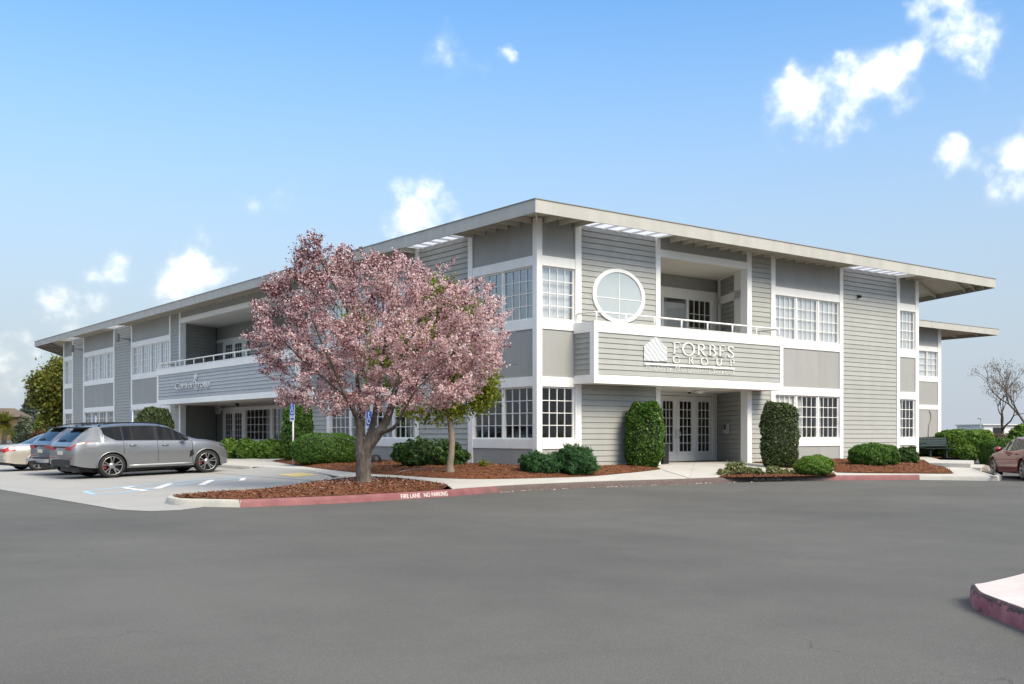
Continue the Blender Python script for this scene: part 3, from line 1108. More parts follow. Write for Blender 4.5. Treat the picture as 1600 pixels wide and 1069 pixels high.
def siding(T, u0, u1, z0, z1, single=True, parent=None, mat=None):
    """courses of lap siding; near walls board by board, far ones joined"""
    n = max(1, int(round((z1-z0)/EXPO)))
    h = (z1-z0)/n
    parent = parent or BLD
    tpart('wall_sheathing', T, u0, u1, -.13, -.031, z0, z1, M['siding'], parent)
    if single and NB[0]+n <= 298:
        NB[0] += n
        for i in range(n):
            link('siding_board', board_mesh(T, u0, u1, h, mat), parent, (0, 0, z0+i*h))
    else:
        b_ = MB()
        pr = [(-.03, .012), (.026, .012), (.026, .022), (.006, h), (-.03, h)]
        for i in range(n):
            vs = [T(u0, v, z+z0+i*h) for v, z in pr]+[T(u1, v, z+z0+i*h) for v, z in pr]
            k = len(pr)
            b_.add(vs, [tuple(range(k)), tuple(range(k, 2*k))[::-1]]+[(j, k+j, k+(j+1) % k, (j+1) % k) for j in range(k)])
        tag(b_.build('siding', mat or M['siding'], parent, recalc=True), kind='stuff')


NP_ = [0]
_pm = {}


def window(T, u0, u1, z0, z1, cols, rows, single=False, blind=None, hi=False, name='window', parent=None, fr=.05, vin=-.03):
    """frame > muntins, panes (and blind)"""
    b_ = MB()
    vo, vi = vin, vin-.07
    tbox(b_, T, u0, u0+fr, vi, vo, z0, z1); tbox(b_, T, u1-fr, u1, vi, vo, z0, z1)
    tbox(b_, T, u0+fr, u1-fr, vi, vo-.002, z0, z0+fr); tbox(b_, T, u0+fr, u1-fr, vi, vo-.002, z1-fr, z1)
    w = b_.build(name, M['trim'], parent or BLD)
    a0, a1, c0, c1 = u0+fr, u1-fr, z0+fr, z1-fr
    mw = .022
    if cols > 1 or rows > 1:
        b_ = MB()
        for i in range(1, cols):
            u = a0+(a1-a0)*i/cols
            tbox(b_, T, u-mw/2, u+mw/2, vi+.015, vo-.012, c0, c1)
        for j in range(1, rows):
            z = c0+(c1-c0)*j/rows
            tbox(b_, T, a0, a1, vi+.016, vo-.014, z-mw/2, z+mw/2)
        b_.build('muntin_grid', M['trim'], w)
    gm = M['glass_hi'] if hi else M['glass']
    vg = vi+.03
    if single and NP_[0]+cols*rows <= 298:
        NP_[0] += cols*rows
        du, dz = (a1-a0)/cols, (c1-c0)/rows
        key = (T(1, 2, 3), round(du, 3), round(dz, 3), hi)
        if key not in _pm:
            q = MB(); q.add([T(-du/2, 0, -dz/2), T(du/2, 0, -dz/2), T(du/2, 0, dz/2), T(-du/2, 0, dz/2)], [(0, 1, 2, 3)])
            _pm[key] = q.mesh('pane', gm)
        for i in range(cols):
            for j in range(rows):
                o = link('pane', _pm[key], w, Vector(T(a0+du*(i+.5), vg, c0+dz*(j+.5)))-Vector(T(0, 0, 0)))
                o.rotation_euler = (random.gauss(0, .004), random.gauss(0, .004), random.gauss(0, .004))
    else:
        q = MB(); q.add([T(a0, vg, c0), T(a1, vg, c0), T(a1, vg, c1), T(a0, vg, c1)], [(0, 1, 2, 3)])
        q.build('pane', gm, w)
    if blind:
        kind, dens = blind
        q = MB()
        vb = vi-.10
        if kind == 'closed':
            sw = .09
            k = int((a1-a0)/sw)
            for i in range(k):
                u = a0+sw*(i+.5); an = random.gauss(.20, .04); dx, dv = sw*.55*math.cos(an), sw*.55*math.sin(an)
                q.add([T(u-dx, vb-dv, z0-.05), T(u+dx, vb+dv, z0-.05), T(u+dx, vb+dv, z1+.02), T(u-dx, vb-dv, z1+.02)], [(0, 1, 2, 3)])
        elif kind == 'part':
            sw = .09
            k = int((a1-a0)/sw*dens)
            for i in range(k):
                u = a0+sw*(i+.5)*.8; an = random.gauss(.9, .1); dx, dv = sw*.55*math.cos(an), sw*.55*math.sin(an)
                q.add([T(u-dx, vb-dv, z0-.05), T(u+dx, vb+dv, z0-.05), T(u+dx, vb+dv, z1+.02), T(u-dx, vb-dv, z1+.02)], [(0, 1, 2, 3)])
        elif kind == 'drape':
            k = max(8, int((a1-a0)/.05))
            us = np.linspace(a0-.13, a1+.13, k+1)
            pts = [(u, vi-.035+.010*math.sin(i*1.1+.5*math.sin(i*.37))) for i, u in enumerate(us)]
            zt_ = z1+.02-(.22 if dens < 1 else 0)
            for (ua, va), (ub, vb2) in zip(pts[:-1], pts[1:]):
                q.add([T(ua, va, z0-.05), T(ub, vb2, z0-.05), T(ub, vb2, zt_), T(ua, va, zt_)], [(0, 1, 2, 3)], True)
        elif kind == 'shade':
            q.add([T(a0-.03, vb, z0-.05), T(a1+.03, vb, z0-.05), T(a1+.03, vb, z1+.02), T(a0-.03, vb, z1+.02)], [(0, 1, 2, 3)])
        q.build('blind', M['blind'], w)
    return w


def bay(T, u0, u1, nwin, cols, postl, postr, rows=4, single=False, upper_blind=('drape', 1), lower_blind=None, zt=ZT, seams=1, up_skip=False, lo_skip=(), base_panel=True):
    """window bay: posts, bands, flat panels, two rows of windows"""
    P, B_ = .05, .036
    if postl: tpart('trim_post', T, u0, u0+postl, -.12, P, ZB, zt, M['trim'])
    if postr: tpart('trim_post', T, u1-postr, u1, -.12, P, ZB, zt, M['trim'])
    a0, a1 = u0+postl, u1-postr
    for z0, z1 in ((SB, WB1), (WT1, HT1), (PB2, WB2), (WT2, PT2)):
        tpart('trim_band', T, a0, a1, -.12, B_, z0, z1, M['trim'])
    for z0, z1 in ((ZB, SB), (HT1, PB2), (PT2, zt)):
        k = seams
        for i in range(k):
            s0, s1 = a0+(a1-a0)*i/k, a0+(a1-a0)*(i+1)/k
            tpart('wall_panel', T, s0+(.004 if i else 0), s1, -.12, 0, z0, z1, M['panel'])
    mull = .07
    ww = (a1-a0-mull*(nwin-1))/nwin
    for (z0, z1, bl, hi) in ((WB1, WT1, lower_blind, False), (WB2, WT2, upper_blind, True)):
        for i in range(nwin):
            s0 = a0+(ww+mull)*i
            if i: tpart('trim_mullion', T, s0-mull, s0, -.12, .0, z0, z1, M['trim'])
            bb = bl[i % len(bl)] if isinstance(bl, list) else bl
            window(T, s0, s0+ww, z0, z1, cols, rows, single, bb, hi)


CP = .16
# ---- entrance facade, from the corner outwards
tpart('corner_post', TR, -.052, CP, -CP, .052, ZB, ZT, M['trim'])
bay(TR, CP, 1.75, 1, 4, 0, .25, single=True, upper_blind=('shade', 1), lower_blind=None)
siding(TR, 1.75, 5.05, ZB, ZT)
tpart('trim_post', TR, 5.05, 5.26, -.12, .05, ZB, ZT, M['trim'])
REC = 2.5
# header above the recessed porch, with the panel over it
tpart('trim_band', TR, 5.26, 9.68, -.12, .036, 7.41, 7.66, M['trim'])
tpart('wall_panel', TR, 5.26, 9.68, -.12, 0, 7.66, ZT, M['panel'])
tpart('trim_post', TR, 9.68, 9.92, -.26, .05, ZB, ZT, M['trim'])
siding(TR, 9.92, 11.02, ZB, ZT)
bay(TR, 11.02, 15.42, 3, 4, .24, .22, single=True, lower_blind=[('drape', 1), ('part', .6), ('part', .35)], seams=3)
siding(TR, 15.42, 19.13, ZB, ZT)
bay(TR, 19.13, 20.74, 1, 4, .2, .24, single=True, lower_blind=('part', .5))
# right end wall
TE = lambda u, v, z: (20.74+v, u, z)
siding(TE, .12, 11.0, ZB, ZT, False)

# ---- long facade
bay(TL, CP, 3.61, 2, 4, 0, .25, single=True, upper_blind=None, lower_blind=None)
siding(TL, 3.61, 6.69, ZB, ZT)
bay(TL, 6.69, 13.65, 4, 4, .22, .25, lower_blind=[('part', .4), ('part', .7), None, ('part', .3)], seams=3)
siding(TL, 13.65, 15.1, ZB, ZT, False)
tpart('trim_post', TL, 15.1, 15.3, -.12, .05, ZB, ZT, M['trim'])
tpart('trim_band', TL, 15.3, 30.4, -.12, .036, 7.41, 7.66, M['trim'])
tpart('wall_panel', TL, 15.3, 30.4, -.12, 0, 7.66, ZT, M['panel'])
tpart('trim_post', TL, 30.4, 30.62, -.26, .05, ZB, ZT, M['trim'])
siding(TL, 30.62, 31.9, ZB, ZT, False)
bay(TL, 31.9, 38.7, 4, 4, .22, .22, lower_blind=[None, ('part', .5)], seams=3)
siding(TL, 38.7, 41.9, ZB, ZT, False)
bay(TL, 41.9, 48.8, 4, 4, .22, .22, lower_blind=[None, ('part', .5)], seams=3)
siding(TL, 48.8, 51.3, ZB, ZT, False)
bay(TL, 51.3, 53.8, 1, 4, .22, .3, lower_blind=[('part', .5)])

# ---- round window on the siding beside the corner bay
RC = (3.37, 5.93)


def round_window(T, u, z, ro, ri, kx=1.0):
    T0 = T
    T = lambda uu, v, zz: T0(u+(uu-u)*kx, v, zz)
    b_ = MB()
    n = 64
    vs, fs = [], []
    for i in range(n):
        an = 2*math.pi*i/n
        c, s = math.cos(an), math.sin(an)
        for r, v in ((ri, .0), (ri, .06), (ri+.01, .07), (ro-.01, .07), (ro, .06), (ro, .0)):
            vs.append(T(u+r*c, v, z+r*s))
    for i in range(n):
        for j in range(5): fs.append((i*6+j, ((i+1) % n)*6+j, ((i+1) % n)*6+j+1, i*6+j+1))
    b_.add(vs, fs, False)
    w = b_.build('round_window', M['trim'], BLD, recalc=True)
    q = MB()
    tbox(q, T, u-.009, u+.009, .030, .048, z-ri, z+ri); tbox(q, T, u-ri, u-.009, .030, .046, z-.10, z-.08); tbox(q, T, u+.009, u+ri, .030, .046, z-.10, z-.08)
    q.build('muntin_grid', M['trim'], w)
    q = MB(); q.add([T(u+ri*math.cos(2*math.pi*i/n), .038, z+ri*math.sin(2*math.pi*i/n)) for i in range(n)], [tuple(range(n))])
    q.build('pane', M['glass_round'], w)
    q = MB(); q.add([T(u+ri*math.cos(2*math.pi*i/n), .033, z+ri*math.sin(2*math.pi*i/n)) for i in range(n)], [tuple(range(n))])
    q.build('blind', paint('grey roller shade', (.60, .63, .63), .7, .03), w)


M['glass_round'] = glassmat('round window glass', tint=(.95, .97, .97), base=.22, gain=.6, wav=.05)
round_window(TR, RC[0], RC[1], .885, .765, 1.31)

# ---- recessed porches (entrance side)
TRB = TW(REC)


def angled_wall(p, q, z0, z1, mat, name='wall_panel', th=.12, parent=None):
    b_ = MB(); b_.bar((p[0], p[1], (z0+z1)/2), (q[0], q[1], (z0+z1)/2), th, z1-z0)
    return b_.build(name, mat, parent or BLD)


def angled_siding(p, q, z0, z1):
    """lap siding between two plan points; outward is to the left of p->q"""
    p, q = np.array(p, float), np.array(q, float)
    Ln = np.linalg.norm(q-p); d = (q-p)/Ln; nr = np.array([-d[1], d[0]])
    T = lambda u, v, z: (p[0]+d[0]*u+nr[0]*v, p[1]+d[1]*u+nr[1]*v, z)
    n = int(round((z1-z0)/EXPO)); h = (z1-z0)/n
    b_ = MB()
    for i in range(n):
        pr = [(-.1, .0), (-.03, .0), (-.03, .015), (.026, .013), (.026, .023), (.004, h), (-.1, h)]
        vs = [T(0, v, z+z0+i*h) for v, z in pr]+[T(Ln, v, z+z0+i*h) for v, z in pr]
        k = len(pr)
        b_.add(vs, [tuple(range(k)), tuple(range(k, 2*k))[::-1]]+[(j, k+j, k+(j+1) % k, (j+1) % k) for j in range(k)])
    tag(b_.build('siding', M['siding'], BLD, recalc=True), kind='stuff')
    return T


BR, BL_ = 10.92, 4.4     # back corners of the recess
FLR = 4.42               # upper floor level
# right wall of recess (angled), lower and upper
pw0, pw1 = (BR, REC-.06), (9.76, .27)
TA = angled_siding(pw1, pw0, ZB, 3.02)
angled_siding(pw1, pw0, FLR, 7.41)
for z0, z1, w0, w1 in ((7.36, 7.409, 0, 2.36), (6.42, 6.72, 0, 2.36), (FLR, 7.36, .0, .62), (FLR, 7.36, 2.1, 2.34)):
    a_, b_ = TA(w0, .045, 0), TA(w1, .045, 0)
    angled_wall(a_, b_, z0+(.001 if w0 else 0), z1-(.001 if w0 else 0), M['trim'], 'trim_band', .03)
angled_siding((BL_, REC-.06), (5.15, .2), ZB, 3.02)
angled_siding((BL_, REC-.06), (5.15, .2), FLR, 7.41)
# back wall, ground floor: double door, side light
tpart('trim_band', TRB, BL_, BR, -.12, .02, 2.91, 3.02, M['trim'])


def door(T, u0, u1, z0, z1, cols=3, rows=6, hinge=0, handle=True, name='door'):
    b_ = MB()
    st, tr_, br = .17, .2, .36
    tbox(b_, T, u0, u0+st, -.05, 0, z0, z1); tbox(b_, T, u1-st, u1, -.05, 0, z0, z1)
    tbox(b_, T, u0+st, u1-st, -.05, -.002, z0, z0+br); tbox(b_, T, u0+st, u1-st, -.05, -.002, z1-tr_, z1)
    d = b_.build(name, M['trim'], BLD)
    a0, a1, c0, c1 = u0+st, u1-st, z0+br, z1-tr_
    q = MB()
    for i in range(1, cols):
        u = a0+(a1-a0)*i/cols; tbox(q, T, u-.012, u+.012, -.04, -.008, c0, c1)
    for j in range(1, rows):
        z = c0+(c1-c0)*j/rows; tbox(q, T, a0, a1, -.039, -.010, z-.012, z+.012)
    q.build('muntin_grid', M['trim'], d)
    du, dz = (a1-a0)/cols, (c1-c0)/rows
    if NP_[0]+cols*rows <= 298:
        NP_[0] += cols*rows
        q = MB(); q.add([T(-du/2, 0, -dz/2), T(du/2, 0, -dz/2), T(du/2, 0, dz/2), T(-du/2, 0, dz/2)], [(0, 1, 2, 3)])
        me = q.mesh('pane', M['glass'])
        q0 = T(0, 0, 0)
        for i in range(cols):
            for j in range(rows):
                o = link('pane', me, d, Vector(T(a0+du*(i+.5), -.025, c0+dz*(j+.5)))-Vector(q0))
                o.rotation_euler = (random.gauss(0, .004), random.gauss(0, .004), random.gauss(0, .004))
    else:
        q = MB(); q.add([T(a0, -.025, c0), T(a1, -.025, c0), T(a1, -.025, c1), T(a0, -.025, c1)], [(0, 1, 2, 3)])
        q.build('pane', M['glass'], d)
    if handle:
        hu = u1-st/2 if hinge == 0 else u0+st/2
        hz = z0+1.02
        q = MB()
        q.tube([T(hu, .0, hz-.15), T(hu, .06, hz-.15), T(hu+.03, .075, hz-.05), T(hu+.03, .075, hz+.05), T(hu, .06, hz+.15), T(hu, .0, hz+.15)], .013, 8)
        q.build('handle', M['metal'], d)
    return d


DZ0, DZ1 = .455, 2.89
dx = [5.35, 6.94, 8.52]
# door positions from the photograph
def back_a(px): 
    x = (px-PX)/F
    return ((_cz+REC*FB)*x-(_cx+REC*RB))/(RA-x*FA)


D0, D1, D2, D3, D4 = [back_a(p) for p in (1030.5, 1057, 1085.5, 1111.5, 1119)]
door(TRB, D0+.01, D1-.005, DZ0, DZ1, hinge=0)
door(TRB, D1+.005, D2-.01, DZ0, DZ1, hinge=1)
door(TRB, D2+.03, D3+.06, DZ0, DZ1, handle=False, name='sidelight')
tpart('trim_post', TRB, D2-.01, D2+.03, -.1, .02, ZB, 2.91, M['trim'])
tpart('trim_post', TRB, D3+.06, BR, -.1, .02, ZB, 2.91, M['trim'])
tpart('trim_post', TRB, D0-.25, D0+.01, -.1, .02, ZB, 2.91, M['trim'])
tpart('wall_panel', TRB, BL_, D0-.25, -.1, .0, ZB, 2.91, M['panel'])
tpart('threshold', TRB, D0, D3, -.1, .1, .40, .452, M['dark_metal'])
# back wall, upper floor: sliding door with drape, grid window
zc = 7.41
tpart('wall_panel', TRB, BL_, BR, -.12, .0, 6.93, zc, M['panel'])
tpart('trim_band', TRB, BL_, BR, -.12, .03, 6.60, 6.93, M['trim'])
U0, U1, U2, U3 = [back_a(p) for p in (1036.5, 1075.5, 1112.5, 1120)]
window(TRB, U0, U1, FLR, 6.60, 1, 1, False, ('drape', .8), True)
window(TRB, U1+.02, U2, FLR, 6.60, 4, 4, True, None, False)
tpart('trim_mullion', TRB, U1, U1+.02, -.1, .02, FLR, 6.6, M['trim'])
tpart('trim_post', TRB, U2, BR, -.1, .02, FLR, 6.60, M['trim'])
tpart('trim_post', TRB, U0-.12, U0, -.1, .02, FLR, 6.60, M['trim'])
tpart('wall_panel', TRB, BL_, U0-.12, -.1, .0, FLR, 6.60, M['panel'])
# porch ceiling and soffits
b = MB(); b.prism([(BL_-.1, REC+.1), (BR+.1, REC+.1), (9.9, -.0), (5.1, -.0)], 7.411, 7.45); b.build('porch_ceiling', M['ceil'], BLD)
b = MB(); b.prism([(BL_-.1, REC+.1), (BR+.1, REC+.1), (9.9, .0), (5.1, .0)], 3.02, 3.06); b.build('porch_ceiling', M['ceil'], BLD)
b = MB(); b.prism([(BL_-.1, REC+.1), (BR+.1, REC+.1), (9.9, .0), (5.1, .0)], 4.38, 4.418); b.build('balcony_floor', M['kerb'], BLD)

# ---- recess of the long facade
TLB = lambda u, v, z: (REC-v, u, z)


def back_b(px):
    x = (px-PX)/F
    # point (REC, b): X=_cx+REC*RA+b*RB ; Z=_cz+REC*FA+b*FB
    return (_cx+REC*RA-x*(_cz+REC*FA))/(x*FB-RB)


E0, E1, E2, E3 = [back_b(p) for p in (350.5, 379.5, 383, 423)]    # far -> near
y_lo, y_hi = 14.0, 31.75
dm = (E0+E1)/2
for (zf, zt_, dz1) in ((ZB, 3.02, 2.78), (FLR, 7.41, 6.55)):
    tpart('trim_band', TLB, y_lo, y_hi, -.12, .03, dz1, dz1+.14, M['trim'])
    tpart('wall_panel', TLB, y_lo, y_hi, -.12, .0, dz1+.14, zt_, M['panel'])
    tpart('trim_post', TLB, E0, E0+.16, -.1, .02, zf, dz1, M['trim'])
    tpart('wall_panel', TLB, E0+.16, y_hi, -.1, .0, zf, dz1, M['panel'])
    door(TLB, E1, dm-.005, zf+.05, dz1, hinge=0)
    door(TLB, dm+.005, E0, zf+.05, dz1, hinge=1)
    tpart('trim_post', TLB, E2-.02, E1, -.1, .02, zf, dz1, M['trim'])
    ws = [E2-.02, E3, E3-.25, E3-3.4, E3-3.65, y_lo+.6]
    for i in (0, 2, 4):
        window(TLB, ws[i+1], ws[i], zf+.75 if zf < 1 else zf+.5, dz1, 6, 4, False, ('part', .25) if zf < 1 else ('closed', 1), zf > 1)
        tpart('wall_panel', TLB, ws[i+1], ws[i], -.1, .0, zf, zf+.7 if zf < 1 else zf+.45, M['panel'])
        tpart('trim_band', TLB, ws[i+1], ws[i], -.1, .02, zf+.7 if zf < 1 else zf+.45, zf+.75 if zf < 1 else zf+.5, M['trim'])
        if i < 4: tpart('trim_post', TLB, ws[i+2], ws[i+1], -.1, .021, zf, dz1, M['trim'])
    tpart('wall_panel', TLB, y_lo, ws[5], -.1, .0, zf, dz1, M['panel'])
angled_siding((REC-.06, 31.7), (.25, 30.55), ZB, 3.02); angled_siding((REC-.06, 31.7), (.25, 30.55), FLR, 7.41)
angled_siding((.2, 15.2), (REC-.06, 14.0), ZB, 3.02); angled_siding((.2, 15.2), (REC-.06, 14.0), FLR, 7.41)
for z0, z1, mt, nm in ((7.411, 7.45, M['ceil'], 'porch_ceiling'), (3.02, 3.06, M['ceil'], 'porch_ceiling'), (4.38, 4.418, M['kerb'], 'balcony_floor')):
    b = MB(); b.prism([(REC+.1, 13.9), (REC+.1, 31.9), (0, 30.6), (0, 15.1)], z0, z1); b.build(nm, mt, BLD)

# ---- balconies


def balcony(T, u0, u1, single, flip=1):
    p = 1.0
    b_ = MB()
    tbox(b_, T, u0+.05, u1-.05, .052, p-.06, 3.03, 3.09)
    bal = b_.build('balcony', M['ceil'], BLD)
    q = MB(); tbox(q, T, u0+.05, u1-.05, .0, p-.06, 4.36, 4.42); q.build('deck', M['kerb'], bal)
    zb0, zb1, zt0, zt1 = 3.025, 3.29, 4.60, 4.92
    # front parapet
    for z0, z1 in ((zb0, zb1), (zt0, zt1)):
        tpart('trim_band', T, u0, u1, p-.05, p, z0, z1, M['trim'], bal)
        tpart('trim_band', T, u0, u0+.05, .037, p-.05, z0, z1, M['trim'], bal)
        tpart('trim_band', T, u1-.05, u1, .037, p-.05, z0, z1, M['trim'], bal)
    tpart('trim_cap', T, u0-.015, u1+.015, p-.13, p+.012, zt1, zt1+.022, M['trim'], bal)
    for s in (u0, u1-.17):
        tpart('trim_post', T, s, s+.17, p-.05, p-.001, zb1, zt0, M['trim'], bal)
    for s, e in ((u0, u0+.05), (u1-.05, u1)):
        tpart('trim_post', T, s, e, p-.2, p-.051, zb1, zt0, M['trim'], bal)
    n = 8; h = (zt0-zb1)/n
    smat = M['siding'] if single else M['siding_blue']
    tpart('wall_sheathing', T, u0+.17, u1-.17, p-.2, p-.081, zb1, zt0, M['siding'], bal)
    Tf = lambda u, v, z: T(u, p-.045+v, z)
    for a_, c_ in ((u0+.051, u0+.10), (u1-.10, u1-.051)): tpart('wall_sheathing', T, a_, c_, .05, p-.21, zb1, zt0, M['siding'], bal)
    me = board_mesh(Tf, u0+.17, u1-.17, h, smat)
    for i in range(n): link('siding_board', me, bal, (0, 0, zb1+i*h))
    for uu, sg in ((u0+.04, -1), (u1-.04, 1)):
        Ts = lambda u, v, z, uu=uu, sg=sg: T(uu+sg*v, u, z)
        key = ('side', uu)
        bm_ = MB()
        pr = [(-.03, .014), (.010, .014), (.010, .024), (-.010, h), (-.03, h)]
        vs = [Ts(.05, v, z) for v, z in pr]+[Ts(p-.2, v, z) for v, z in pr]
        bm_.add(vs, [tuple(range(5)), tuple(range(5, 10))[::-1]]+[(j, 5+j, 5+(j+1) % 5, (j+1) % 5) for j in range(5)])
        me = bm_.mesh('siding_board', smat, True)
        for i in range(n): link('siding_board', me, bal, (0, 0, zb1+i*h))
    # tube rail with turned ends
    zr = zt1+.30
    q = MB()
    vv = p-.07
    q.tube([T(u0+.12, .08, zr), T(u0+.12, vv-.1, zr), T(u0+.14, vv-.03, zr), T(u0+.22, vv, zr), T(u1-.22, vv, zr), T(u1-.14, vv-.03, zr), T(u1-.12, vv-.1, zr), T(u1-.12, .08, zr)], .03, 10)
    r = q.build('railing', M['trim'], bal)
    k = max(2, int(round((u1-u0-.3)/1.28)))
    for i in range(k+1):
        u = u0+.15+(u1-u0-.3)*i/k
        q = MB(); q.tube([T(u, vv, zt1+.02), T(u, vv, zr-.01)], .028, 8); q.build('rail_post', M['trim'], bal)
    return bal


M['siding_blue'] = paint('blue grey siding paint', (.40, .42, .44), .6, .05, 2.2, .1, .045, .15)
balcony(TR, 1.43, 10.5, True)
balcony(TL, 14.4, 31.3, False)

# ---- rooms behind the glass
b = MB()
b.box(5, 20.5, 5, 53.5, ZB, 2.99)
b.build('interior_wall', M['interior'], BLD)
b = MB(); b.box(5, 20.5, 5, 53.5, 4.42, 7.5)
b.build('interior_wall', M['interior'], BLD)
b = MB()
b.prism([(.14, .14), (4.2, .14), (4.2, 3), (11.1, 3), (11.1, .14), (20.55, .14), (20.55, 53.6), (.14, 53.6), (.14, 32.0), (3, 32.0), (3, 13.7), (.14, 13.7)], 3.07, 4.37)
b.build('floor_slab', M['intceil'], BLD)
b = MB(); b.prism([(.14, .14), (20.55, .14), (20.55, 53.6), (.14, 53.6)], 7.46, 8.0); b.build('upper_ceiling', M['intceil'], BLD)
b = MB(); b.prism([(.14, .14), (20.55, .14), (20.55, 53.6), (.14, 53.6)], .2, .43); b.build('ground_slab', M['intfloor'], BLD)
b = MB()
for x0, x1, y0, y1 in ((4.05, 4.15, .15, 5), (.15, 5, 6.6, 6.7), (11.05, 11.15, .15, 5), (15.4, 15.5, .15, 5), (.15, 5, 13.65, 13.75), (.15, 5, 31.95, 32.05), (.15, 5, 38.7, 38.8), (.15, 5, 48.8, 48.9), (19.0, 19.1, .15, 5)):
    for z0, z1 in ((.43, 3.07), (4.37, 7.46)):
        b = MB(); b.box(x0, x1, y0, y1, z0+.001, z1-.001); b.build('partition', M['interior'], BLD)
b = MB()
for x, y, w, d in ((1.2, 2.3, .8, 1.6), (2.2, 4.2, 1.4, .7), (1.3, 9, .8, 1.6), (1.3, 11.5, .8, 1.6), (12.5, 1.4, 1.6, .8), (14, 1.5, 1.4, .8), (6.5, 3.9, 2.4, .6)):
    b.box(x-w/2, x+w/2, y-d/2, y+d/2, 1.12, 1.17)
    b.box(x-w/2+.05, x-w/2+.1, y-d/2+.05, y+d/2-.05, .43, 1.12); b.box(x+w/2-.1, x+w/2-.05, y-d/2+.05, y+d/2-.05, .43, 1.12)
    b.box(x-.25, x+.25, y-.03, y+.03, 1.27, 1.62); b.box(x-.04, x+.04, y-.05, y+.05, 1.17, 1.27)
b.build('desk', M['desk'], BLD)

# ---- roof: deck, translucent strips over the siding bays, fascia, rafters
OV, OVL = 1.20, 1.02
ZD0, ZD1 = 8.10, 8.24
SK_R = [(1.75, 5.15), (15.42, 19.13)]
SK_L = [(3.61, 6.69), (38.7, 41.9), (48.8, 51.3)]
tipR, endR = at_z(1555, 437, 46.1), None
tipR = np.array((24.8, -OV)); endR = np.array((26.9, 3.8))
dR = (endR-tipR)/np.linalg.norm(endR-tipR); farR = tipR+dR*13
tipL = np.array((-OVL, 57.6)); endL = np.array((3.4, 67.0)); dL = (endL-tipL)/np.linalg.norm(endL-tipL); farL = tipL+dL*26
deck = MB()
def runs(a, b_, cuts):
    out, x = [], a
    for c0, c1 in cuts: out.append((x, c0)); x = c1
    out.append((x, b_)); return out
deck.prism([(-OVL, -OV), (1.75, -OV), (1.75, .0), (0, 0), (0, 3.61), (-OVL, 3.61)], ZD0, ZD1)
for a, c in runs(1.75, 20.74, SK_R):
    if c-a > .02: deck.prism([(a, -OV), (c, -OV), (c, 0), (a, 0)], ZD0, ZD1)
for a, c in runs(3.61, 53.8, SK_L):
    if c-a > .02: deck.prism([(-OVL, a), (0, a), (0, c), (-OVL, c)], ZD0, ZD1)
deck.prism([(20.74, -OV), tuple(tipR), tuple(farR), (20.74, 11.6)], ZD0, ZD1)
deck.prism([(-OVL, 53.8), (20.74, 53.8), tuple(farL), tuple(tipL)], ZD0, ZD1)
roof = deck.build('roof', M['soffit'], BLD)
b = MB(); b.prism([(.0, .0), (20.74, .0), (20.74, 53.8), (.0, 53.8)], 8.061, 8.30); b.build('roof_cover', M['roof'], roof)
for (a, c) in SK_R:
    b = MB(); b.box(a, c, -OV, -.0, 8.051, 8.059); b.build('skylight_panel', M['skylight'], roof)
for (a, c) in SK_L:
    b = MB(); b.box(-OVL, 0, a, c, 8.051, 8.059); b.build('skylight_panel', M['skylight'], roof)
ZF0, ZF1 = 7.885, 8.27


def fascia(p, q, ext=0):
    p, q = np.array(p, float), np.array(q, float)
    d = (q-p)/np.linalg.norm(q-p)
    n_ = max(1, int(np.linalg.norm(q-p)/7.3))
    for i in range(n_):
        a, c = p+(q-p)*i/n_, p+(q-p)*(i+1)/n_
        if i: a = a+d*.005
        b_ = MB(); b_.bar((*a, (ZF0+ZF1)/2), (*c, (ZF0+ZF1)/2), .045, ZF1-ZF0)
        b_.build('fascia_board', M['fascia'], roof)
    b_ = MB(); b_.bar((*(p-d*.02), ZF1+.012), (*(q+d*.02), ZF1+.012), .09, .022); b_.build('drip_edge', M['drip'], roof)


e = .022
fascia((-OVL-2*e, -OV-e), (24.8+e, -OV-e)); fascia((-OVL-e, 57.6), (-OVL-e, -OV))
fascia(tipR+np.array((e, -e*.5)), farR); fascia(farL, tipL)
RF = [0]
_rm = {}


def rafter(p, q, z0=7.93, z1=8.099, mat=None):
    L_ = math.hypot(q[0]-p[0], q[1]-p[1])
    k = (round(L_, 2), z0)
    if k not in _rm:
        b_ = MB(); b_.box(0, k[0], -.022, .022, z0, z1); _rm[k] = b_.mesh('rafter', mat or M['rafter'])
    link('rafter', _rm[k], roof, (p[0], p[1], 0), math.atan2(q[1]-p[1], q[0]-p[0]))


def sky_at(u, cuts): return any(c0+.02 < u < c1-.02 for c0, c1 in cuts)


u = .25
while u < 20.7:
    if sky_at(u, SK_R): rafter((u, -OV), (u, -.02), 8.0, 8.05, M['trim'])
    else: rafter((u, -OV), (u, -.02))
    u += .61
u = .25
while u < 53.7:
    if sky_at(u, SK_L): rafter((-OVL, u), (-.02, u), 8.0, 8.05, M['trim'])
    else: rafter((-OVL, u), (-.02, u))
    u += .61
rafter((-OVL+.03, -OV+.03), (-.06, -.06))
# white-painted sub-fascia along the head of the wall between rafters
for T, u0, u1 in ((TR, 0, 20.74), (TL, 0, 53.8)): tpart('frieze', T, u0, u1, -.1, -.006 if T is TR else -.0061, ZT, ZD0-.001, M['soffit'], roof)
rd = np.array((.92, .39))


def to_line(s, d, p0, dl):
    A_ = np.array([[d[0], -dl[0]], [d[1], -dl[1]]]); t_ = np.linalg.solve(A_, p0-s); return s+d*t_[0]


